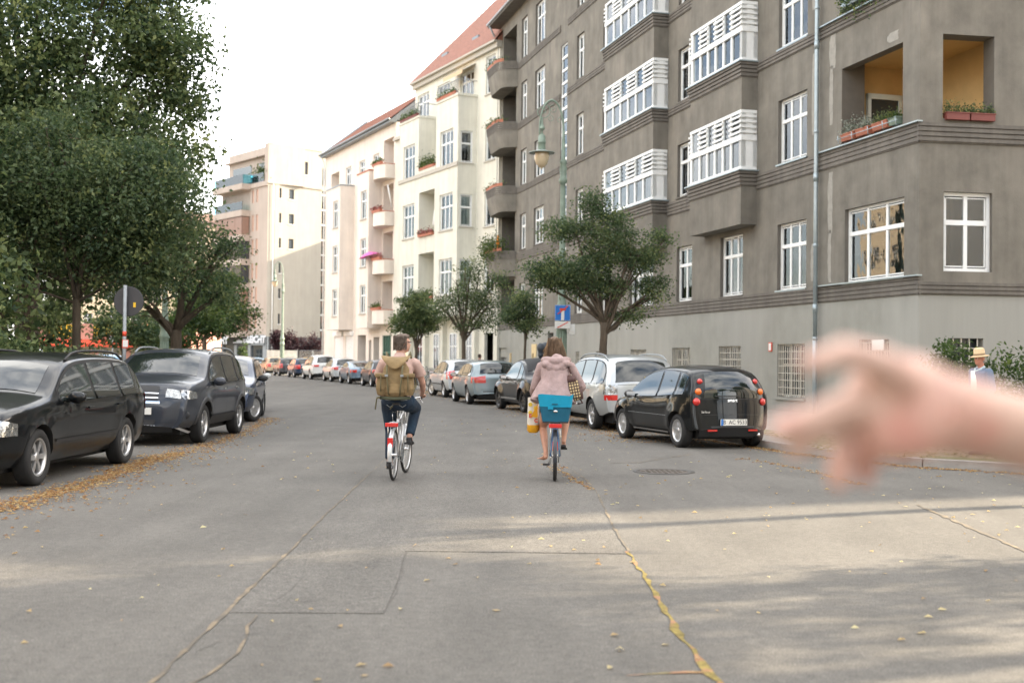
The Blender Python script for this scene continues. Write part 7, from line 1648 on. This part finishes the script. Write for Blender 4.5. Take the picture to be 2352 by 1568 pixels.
q = MB(); q.grid([[(-.33, -.19, 1.645), (-.33, 0, 1.60), (-.33, .19, 1.645)], [(-.45, -.175, 1.62), (-.47, 0, 1.575), (-.45, .175, 1.62)], [(-.51, -.12, 1.54), (-.53, 0, 1.50), (-.51, .12, 1.54)], [(-.52, -.06, 1.47), (-.545, 0, 1.44), (-.52, .06, 1.47)]], smooth=True); o = q.build('lid', khaki, bp); so_ = o.modifiers.new('s', 'SOLIDIFY'); so_.thickness = .014; ss_ = o.modifiers.new('u', 'SUBSURF'); ss_.levels = 2; ss_.render_levels = 2
q = MB(); q.tube([(-.5, .17, 1.09), (-.36, .22, 1.08), (-.3, .24, 1.0), (-.31, .245, .93)], .008, 5, ry=.014); q.build('loose_strap', khd, bp); q = MB(); q.tube([(-.44, -.17, 1.085), (-.5, 0, 1.075), (-.44, .17, 1.085)], .022, 8); q.build('base_roll', mat('olive_base', (.07, .08, .05), .9), bp)
q = MB(); q.tube([(-.30, .03, 1.02), (-.33, .05, .97), (-.335, .075, .93)], [.022, .018, .004], 5, ry=.004); q.build('hanging_tag', khd, bp)

bp.scale = (1., 1.16, 1.03); bp.location.z = -.035
# ---- woman cyclist
hw = math.atan2(1.0, -.0)-R(2.1)
WX, WY = .605, 16.1
M['blueframe'] = mat('blue_frame_paint', (.04, .13, .30), .3, metal=.3, coat=.5)
bicycle((WX, WY, 0), hw, 'blueframe', 'blue bicycle ridden by the woman, carrying the blue basket on its rack', tyre=.026, crank=35, barw=.30, fender='anthracite', rack_z=.76, saddle_z=.98, reflect=False)
wom = empty('person', (WX, WY, 0), hw, 'woman on a bicycle seen from behind in a hooded mauve jacket with bare legs', 'person')
b = MB(); T_ = head(wom, b, (-.0, .03, 1.79), R(18), 1.0)
limb(b, [(-.02, 0.01, 1.70), (-.06, 0, 1.57)], [.05, .055])
b.tube([(-.22, 0, 1.0), (-.22, 0, 1.12), (-.19, 0, 1.3), (-.14, 0, 1.46), (-.10, 0, 1.56)], [.17, .165, .135, .16, .10], 18, ry=[.12, .12, .10, .11, .08])
for sg in (1, -1):
    sh = (-.10, sg*.18, 1.52); el = (-.03, sg*(.27 if sg > 0 else .34), 1.24); wr_ = (.18, sg*.29, 1.09)
    limb(b, [sh, el], [.05, .04]); limb(b, [el, wr_], [.04, .025]); hand(b, wr_, (.16, 0, -.01), -sg, s=.92)
wl_ = [(-.2, .10, .98), (.10, .17, .68), (-.24, .125, .36)]; wr2 = [(-.2, -.10, .98), (.20, -.15, .84), (-.01, -.115, .485)]
for lg in (wl_, wr2):
    limb(b, [lg[0], tuple(Vector(lg[0]).lerp(Vector(lg[1]), .5)), lg[1]], [.092, .078, .055]); m1 = tuple(Vector(lg[1]).lerp(Vector(lg[2]), .35)+Vector((-.015, 0, 0)))
    limb(b, [lg[1], m1, tuple(Vector(lg[1]).lerp(Vector(lg[2]), .75)), lg[2]], [.052, .053, .038, .031])
a = Vector(wl_[2]); b.tube([a, a+Vector((-.02, .0, -.05)), a+Vector((.05, .03, -.085)), a+Vector((.12, .055, -.095)), a+Vector((.16, .07, -.095))], [.032, .034, .032, .035, .02], 12, ry=[.032, .034, .026, .018, .012]); b.ell(a+Vector((-.03, -.002, -.065)), (.028, .028, .03), 10, 8)
for k in range(5): p = a+Vector((.165-.008*k, .045+.016*k, -.095)); b.tube([p-Vector((.03, .01, 0)), p+Vector((.02-.003*k, .01, 0))], [.0095, .008], 6); b.ell(p+Vector((.02-.003*k, .01, 0)), (.009,)*3, 6, 5)
b.build('body', mat('tanned_skin', (.46, .235, .155), .5, var=.08, vscale=14), wom, remesh=.0095, smooth=3)
jm = mat('mauve_jacket', (.34, .25, .24), 1., var=.16, vscale=9, bump=1.2, bscale=12)
q = MB(); q.tube([(-.30, .02, 1.05), (-.29, .015, 1.09), (-.26, .01, 1.2), (-.21, 0, 1.33), (-.17, 0, 1.46), (-.12, 0, 1.56), (-.09, 0, 1.61)], [.30, .285, .235, .205, .20, .165, .09], 22, ry=[.17, .165, .15, .145, .14, .115, .07])
q.tube([(-.26, .28, 1.04), (-.24, .25, 1.12), (-.2, .17, 1.3)], [.075, .07, .05], 12, ry=[.11, .10, .08])
for sg in (1, -1):
    el = (-.03, sg*(.275 if sg > 0 else .345), 1.24); q.tube([(-.12, sg*.13, 1.54), (-.105, sg*.19, 1.51), (-.07, sg*.235 if sg > 0 else -.265, 1.38), el], [.075, .078, .075, .070], 14); q.ell(el, (.07,)*3, 10, 8); q.tube([el, (.08, sg*.30, 1.17), (.16, sg*.29, 1.11)], [.070, .062, .055], 14)
# folds
for k in range(7):
    z0 = 1.12+.06*k; q.tube([(-.40+.02*k, -.15+.02*k, z0), (-.43+.03*k, 0, z0-.03), (-.40+.02*k, .16-.015*k, z0+.01)], [.006, .016, .006], 6)
q.build('jacket', jm, wom, remesh=.011, smooth=3)
q = MB()
n = 16
for k in range(n):
    a0 = math.pi*(.5+k/n*1.0)
for (y, z, r_) in ((-.13, 1.555, .055), (-.07, 1.51, .07), (0, 1.49, .075), (.07, 1.50, .07), (.13, 1.545, .055)): q.ell((-.235-.02*(1-abs(y)*6), y, z), (.075, .075, r_), 12, 8)
q.tube([(-.10, -.17, 1.60), (-.22, -.13, 1.60), (-.27, 0, 1.585), (-.22, .13, 1.60), (-.10, .17, 1.60)], [.045, .052, .055, .052, .045], 12)
q.ell((-.19, -.015, 1.63), (.07, .085, .055), 12, 8); q.ell((-.21, 0, 1.64), (.05, .05, .05), 10, 8)
q.build('hood', jm, wom, remesh=.010, smooth=3)
hb_ = mat('brown_hair', (.13, .08, .045), .6, var=.45, vscale=16, bump=.8, bscale=40, stretch=(1, 1, .3)); hl_ = mat('light_brown_hair', (.30, .19, .10), .6, var=.3, vscale=16)
q = MB(); hairshape(q, T_, [((-.025, 0, .05), (.102, .093, .085)), ((-.06, 0, -.02), (.07, .092, .10)), ((-.06, .03, -.09), (.055, .075, .08)), ((-.05, -.075, -.07), (.04, .035, .08)), ((-.035, .085, -.05), (.04, .03, .08))]); q.tube([T_ @ Vector((-.04, -.085, 0)), T_ @ Vector((-.05, -.13, -.10)), T_ @ Vector((-.07, -.155, -.22))], [.04, .032, .012], 8); q.build('hair', hb_, wom, remesh=.010, smooth=2)
strands('hair_strands', wom, T_, 520, [hb_], lambda g: (lambda a, h, l: [(-.03+.10*math.cos(a), .09*math.sin(a), h), (-.04+.115*math.cos(a), .105*math.sin(a), h-.09), (-.045+.11*math.cos(a)+g.uniform(-.02, .02), .125*math.sin(a)+g.uniform(-.02, .02), h-l)])(g.uniform(1.2, 5.1), g.uniform(-.02, .12), g.uniform(.14, .24)))
strands('hair_highlights', wom, T_, 260, [hl_], lambda g: (lambda a, h, l: [(-.02+.10*math.cos(a), .09*math.sin(a), h), (-.03+.12*math.cos(a), .115*math.sin(a), h-.08), (-.03+.12*math.cos(a)+g.uniform(-.02, .02), .15*math.sin(a)+g.uniform(-.02, .02), h-l)])(g.choice([g.uniform(1.2, 1.9), g.uniform(4.3, 5.1)]), g.uniform(-.05, .10), g.uniform(.14, .28)))
a = Vector(wr2[2]); q = MB(); q.tube([a+Vector((-.05, 0, -.045)), a+Vector((.02, 0, -.075)), a+Vector((.10, 0, -.085)), a+Vector((.17, 0, -.08))], [.036, .036, .042, .02], 12, ry=[.02, .022, .02, .012]); q.build('sandal', M['black'], wom, remesh=.008, smooth=1); b2 = MB(); b2.tube([a+Vector((-.01, 0, -.02)), a+Vector((.05, 0, -.05)), a+Vector((.13, 0, -.055))], [.032, .034, .02], 10, ry=[.034, .026, .016]); b2.build('foot', SKIN, wom, remesh=.009, smooth=2)
# basket
bk_ = empty('rear_basket', (WX, WY, 0), hw, 'turquoise and dark blue fabric basket on the rack behind the woman', 'basket')
bl1 = mat('turquoise_fabric', (.0, .26, .42), .8, var=.08, vscale=6, bump=.3, bscale=15); bl2 = mat('petrol_fabric', (.004, .10, .17), .8, var=.1, vscale=6, bump=.3, bscale=15)
def tub(z0, z1, w0, w1, d0, d1, cx):
    q = MB(); rows = []
    for z, w_, d_ in ((z0, w0, d0), (z1, w1, d1)):
        r_ = []
        for k in range(29):
            t = 2*math.pi*k/28; c_, s_ = math.cos(t), math.sin(t); e_ = .35
            r_.append((cx+d_*math.copysign(abs(c_)**e_, c_), w_*math.copysign(abs(s_)**e_, s_), z+(.012*math.sin(t*3) if z == z1 and z1 > 1.1 else 0)))
        rows.append(r_)
    q.grid(rows); q.add([rows[0][k] for k in range(28)], [tuple(range(28))]); return q
tub(.79, .995, .175, .212, .13, .15, -.53).build('lower_basket', bl2, bk_); tub(.99, 1.145, .215, .235, .153, .163, -.53).build('upper_basket', bl1, bk_)
q = MB(); q.box(-.69, -.66, -.20, .03, .985, 1.0); q.box(-.697, -.67, .03, .10, .955, .99); q.build('flap_edge', bl1, bk_); q = MB(); q.ell((-.688, 0, .93), (.006, .03, .016), 10, 6); q.build('badge', M['chrome'], bk_); q = MB(); q.box(-.70, -.69, -.03, .05, 1.02, 1.027); q.build('slot', M['black'], bk_)
text('Bikezac', .04, M['grey'], bk_, (-.699, .04, .97), (R(90), 0, R(-90)), ext=.001) if False else None
q = MB(); q.box(-.66, -.40, -.17, .17, .775, .795); q.build('base', M['black'], bk_)
# carrier bag on the handlebar
ybag = empty('carrier_bag', (WX, WY, 0), hw, 'yellow and white carrier bag with yellow dots hanging on the left of the woman', 'bag')
bagm = mat('bag_white', (.66, .62, .54), .6, bump=.3, bscale=10); yel2 = mat('bag_yellow', (.72, .36, .01), .6, bump=.4, bscale=10); yld = mat('bag_dots', (.75, .55, .06), .6)
q = MB(); rows = []
for z, w_, d_ in ((.60, .055, .12), (.63, .080, .15), (.71, .082, .15), (1.08, .078, .15)):
    rows.append([(.16+d_*math.copysign(abs(math.cos(t))**.6, math.cos(t)), .305+w_*math.copysign(abs(math.sin(t))**.6, math.sin(t))+.008*math.sin(t*5+z*20), z) for t in [2*math.pi*k/24 for k in range(25)]])
q.grid(rows[2:], 0); q.grid(rows[:3], 1); q.add(rows[0][:24], [tuple(range(24))], 1); q.build('bag', [bagm, yel2], ybag)
for k, (y, z, r_) in enumerate(((.27, .84, .030), (.345, .88, .028), (.27, .94, .032), (.345, .99, .028), (.28, 1.03, .028))):
    q = MB(); q.lathe([(0, 0), (r_, 0)], 14, smooth=False, M=Matrix.Translation((.004, y, z)) @ Matrix.Rotation(R(-90), 4, 'Y')); q.build('dot', yld, ybag)
q = MB(); q.add([(.003, .245, .82), (.003, .34, .82), (.003, .245, 1.0)], [(0, 1, 2)]); q.build('yellow_wedge', yel2, ybag)
text('E', .075, M['signred'], ybag, (.001, .345, .835), (R(90), 0, R(-90)), ext=.001, bold=.003); text('C', .07, M['signred'], ybag, (.001, .265, .77), (R(90), 0, R(-90)), ext=.001, bold=.003)
q = MB()
for s_ in (.26, .35): q.tube([(.1, s_, 1.05), (.15, .305, 1.12), (.22, s_, 1.05)], .012, 6, ry=.004)
q.build('handle', mat('orange_handle', (.75, .25, .03), .6), ybag)
# shoulder bag
sb_ = empty('shoulder_bag', (WX, WY, 0), hw, 'brown and cream plaid shoulder bag hanging at the right side of the woman', 'bag')
pm_ = bpy.data.materials.new('plaid_cloth'); pm_.use_nodes = True; t_ = pm_.node_tree; N_ = t_.nodes; bs = N_['Principled BSDF']; bs.inputs['Roughness'].default_value = .9
co_ = N_.new('ShaderNodeTexCoord'); mpp = N_.new('ShaderNodeMapping'); mpp.inputs['Rotation'].default_value = (.2, 0, 0); t_.links.new(co_.outputs['Object'], mpp.inputs['Vector'])
wy = N_.new('ShaderNodeTexWave'); wy.bands_direction = 'Y'; wy.inputs['Scale'].default_value = 9; wz = N_.new('ShaderNodeTexWave'); wz.bands_direction = 'Z'; wz.inputs['Scale'].default_value = 8
for w__ in (wy, wz): t_.links.new(mpp.outputs['Vector'], w__.inputs['Vector'])
mm = N_.new('ShaderNodeMath'); mm.operation = 'MINIMUM'; t_.links.new(wy.outputs['Fac'], mm.inputs[0]); t_.links.new(wz.outputs['Fac'], mm.inputs[1]); rr_ = N_.new('ShaderNodeValToRGB'); rr_.color_ramp.elements[0].color = (.05, .03, .022, 1); rr_.color_ramp.elements[1].color = (.46, .35, .19, 1); rr_.color_ramp.elements[0].position = .25; rr_.color_ramp.elements[1].position = .4
t_.links.new(mm.outputs[0], rr_.inputs['Fac']); t_.links.new(rr_.outputs['Color'], bs.inputs['Base Color'])
leather = mat('brown_leather', (.075, .035, .03), .6, var=.2)
q = MB(); q.tube([(-.30, -.27, 1.07), (-.31, -.26, 1.11), (-.30, -.235, 1.22), (-.28, -.215, 1.33)], [.085, .105, .10, .075], 16, ry=[.06, .07, .062, .04]); q.build('bag', pm_, sb_, remesh=.008, smooth=2)
q = MB(); q.tube([(-.285, -.215, 1.30), (-.27, -.205, 1.40)], [.083, .055], 14, ry=[.05, .035]); q.tube([(-.31, -.345, 1.08), (-.30, -.325, 1.25)], [.03, .03], 8, ry=[.05, .05]); q.build('leather_top', leather, sb_)
q = MB(); q.tube([(-.27, -.22, 1.38), (-.245, -.18, 1.5), (-.14, -.16, 1.60), (-.02, -.16, 1.5)], .014, 6, ry=.02); q.tube([(-.30, -.32, 1.1), (-.34, -.36, 1.03), (-.31, -.30, 1.02)], .012, 6); q.build('strap', leather, sb_)
q = MB(); torus(q, (-.30, -.205, 1.40), .018, .004, 14, 5); q.build('buckle', M['chrome'], sb_)

# ---- standing walkers
def walker(loc, heading, label, top, trousers, H=1.74, hat=False, hair=(.05, .035, .025), phone=False, tie=None, skin=SKIN):
    root = empty('person', loc, heading, label, 'person'); s = H/1.75; b = MB()
    T = head(root, b, (.02*s, 0, 1.60*s), 0, s); limb(b, [(0, 0, 1.52*s), (-.01, 0, 1.42*s)], [.052*s, .056*s])
    b.tube([(0, 0, .88*s), (0, 0, 1.0*s), (0, 0, 1.2*s), (0, 0, 1.36*s), (0, 0, 1.44*s)], [.15*s, .155*s, .15*s, .18*s, .08*s], 16, ry=[.10*s, .10*s, .10*s, .11*s, .06*s])
    arms = []
    for sg in (1, -1):
        sh = Vector((0, sg*.19, 1.38))*s; el = Vector((-.03, sg*.25, 1.10))*s; wr_ = Vector((.12, sg*.22, .90))*s
        if phone and sg > 0: el = Vector((.16, sg*.24, 1.18))*s; wr_ = Vector((.17, sg*.10, 1.42))*s
        limb(b, [sh, el], [.05*s, .04*s]); limb(b, [el, wr_], [.038*s, .025*s]); hand(b, wr_, (wr_-el), -sg, s=.9); arms.append((sh, el, wr_))
    for sg, dx in ((1, .12), (-1, -.14)):
        limb(b, [Vector((0, sg*.09, .90))*s, Vector((dx*.7+.04, sg*.09, .50))*s, Vector((dx, sg*.09, .09))*s], [.085*s, .06*s, .038*s]); limb(b, [Vector((dx, sg*.09, .06))*s, Vector((dx+.15, sg*.1, .04))*s], [.035*s, .03*s])
    b.build('body', skin, root, remesh=.014, smooth=2)
    q = MB(); q.tube([(0, 0, .84*s), (0, 0, 1.0*s), (0, 0, 1.2*s), (0, 0, 1.37*s), (0, 0, 1.45*s)], [.175*s, .172*s, .17*s, .20*s, .09*s], 16, ry=[.125*s, .12*s, .12*s, .125*s, .07*s])
    for sh, el, wr_ in arms: q.tube([sh, el, el.lerp(wr_, .85)], [.07*s, .058*s, .05*s], 10); q.ell(sh, (.07*s,)*3, 8, 6); q.ell(el, (.058*s,)*3, 8, 6)
    q.build('shirt', top, root, remesh=.013, smooth=2)
    q = MB(); q.ell((0, 0, .90*s), (.13*s, .17*s, .11*s), 12, 8)
    for sg, dx in ((1, .12), (-1, -.14)): q.tube([Vector((0, sg*.09, .92))*s, Vector((dx*.7+.04, sg*.09, .50))*s, Vector((dx, sg*.09, .10))*s], [.10*s, .08*s, .07*s], 12); q.ell(Vector((dx*.7+.04, sg*.09, .50))*s, (.08*s,)*3, 8, 6)
    q.build('trousers', trousers, root, remesh=.014, smooth=2)
    for sg, dx in ((1, .12), (-1, -.14)): q = MB(); q.tube([Vector((dx-.05, sg*.09, .05))*s, Vector((dx+.08, sg*.095, .045))*s, Vector((dx+.2, sg*.1, .03))*s], [.045*s, .045*s, .025*s], 10); q.build('shoe', M['black'], root)
    if hat:
        q = MB(); Th = T @ Matrix.Rotation(R(8), 4, 'Y'); q.lathe([(.0, .19*s), (.06*s, .192*s), (.085*s, .17*s), (.095*s, .07*s), (.10*s, .055*s), (.155*s, .045*s), (.16*s, .05*s), (.10*s, .062*s)], 24, M=Th); q.build('straw_hat', mat('straw', (.62, .45, .27), .8, var=.15, vscale=20), root); q = MB(); q.lathe([(.0965*s, .065*s), (.0955*s, .10*s)], 24, M=Th); q.build('hat_band', mat('hat_ribbon', (.30, .22, .14), .8), root)
        q = MB(); q.tube([(.115*s, -.06*s, 1.40*s), (.13*s, -.02*s, 1.2*s), (.13*s, -.02*s, 1.0*s)], [.05, .07, .06], 8, ry=.02); q.build('shirt_front', M['frame'], root); q = MB(); q.tube([(-.03*s, .05*s, 1.47*s), (.06*s, .07*s, 1.43*s), (.1*s, 0, 1.39*s), (.06*s, -.07*s, 1.43*s), (-.03*s, -.05*s, 1.47*s)], .022, 8); q.build('collar', mat('pale_blue_collar', (.42, .52, .56), .9), root)
    hp = MB(); hairshape(hp, T, [((-.03*s, 0, .04*s), (.088*s, .082*s, .072*s)), ((-.05*s, 0, -.01*s), (.06*s, .078*s, .07*s))]); hp.build('hair', mat('walker_hair', hair, .85, bump=.6), root, remesh=.014, smooth=1)
    if phone: q = MB(); q.cbox(arms[0][2]+Vector((.02, 0, .06)), (.02, .08, .15)); q.build('phone', M['black'], root)
    return root
walker((7.78, 19.5, .12), R(200), 'elderly man in a straw hat and blue jacket on the pavement behind the hand', mat('blue_jacket', (.12, .17, .25), .9, var=.15), mat('beige_trousers', (.35, .31, .25), .9), 1.72, hat=True, hair=(.35, .33, .30), skin=mat('flushed_skin', (.50, .22, .15), .6))
walker((-1.55, 56.5, .12), R(60), 'small distant walker with dark hair and grey shirt behind the silver hatchback', mat('grey_shirt', (.28, .25, .25), .9, var=.2), mat('dark_trousers', (.05, .05, .06), .9), 1.78, phone=True)
# parked bicycles on the pavement
bicycle((-4.6, 59.5, .115), R(20), 'iron', 'dark parked bicycle on the pavement glimpsed right of the man cyclist', name='parked_bicycle')

# ---------------------------------------------------------------- reaching arm in the foreground
arm = empty('person', (1.2, .95, .0), 0, 'bare forearm and hand reaching in from the right edge, out of focus', 'person')
def HW(x, y, Y): # world point from picture-plane metres at depth Y
    return Vector((x, Y, y))-Vector((1.2, .95, 0))
b = MB()
# positions: X lateral, z height at depth around one metre
fore = [HW(.98, 1.30, 1.22), HW(.72, 1.435, 1.16), HW(.53, 1.52, 1.08), HW(.42, 1.548, 1.02), HW(.345, 1.562, .98)]
b.tube([HW(1.3, 1.05, .8), HW(1.1, 1.22, 1.12)]+fore, [.055, .050, .047, .040, .033, .029, .031], 20, ry=[.06, .055, .052, .044, .037, .036, .040])
b.ell(HW(1.12, 1.2, 1.08), (.055, .055, .055), 14, 10)
# palm
b.tube([HW(.36, 1.555, .985), HW(.335, 1.565, .978), HW(.31, 1.562, .97), HW(.285, 1.553, .965)], [.024, .026, .024, .018], 18, ry=[.036, .045, .045, .038])
def fing(pts, rs):
    b.tube([HW(*p) for p in pts], rs, 12)
    for p, r in zip(pts[1:], rs[1:]): b.ell(HW(*p), (r*1.02,)*3, 10, 8)
fing([(.325, 1.584, .955), (.298, 1.600, .94), (.264, 1.609, .93), (.236, 1.600, .925)], [.018, .0145, .012, .010])           # thumb above
fing([(.295, 1.57, .965), (.262, 1.563, .95), (.236, 1.554, .94), (.214, 1.548, .935)], [.014, .013, .012, .0105])           # index
fing([(.292, 1.555, .975), (.262, 1.549, .965), (.242, 1.538, .955), (.229, 1.529, .95)], [.0125, .0115, .0105, .009])         # middle
fing([(.298, 1.546, .985), (.280, 1.532, .98), (.272, 1.517, .978), (.273, 1.503, .978)], [.013, .012, .011, .0095])          # ring
fing([(.315, 1.543, .99), (.303, 1.530, .99), (.298, 1.515, .992), (.299, 1.504, .993)], [.0125, .0115, .0105, .009])      # little
b.build('body', mat('close_skin', (.60, .41, .34), .6, var=.08, vscale=12, bump=.15, bscale=60, stain=((.62, .30, .25), 12, .5, .7)), arm, remesh=.005, smooth=4)
for (p, q_) in (((.230, 1.602, .918), (.0065)), ((.209, 1.546, .927), (.006))):
    q = MB(); q.ell(HW(*p), (q_, .003, q_*.9), 10, 6); q.build('fingernail', mat('nail', (.66, .42, .36), .3), arm)
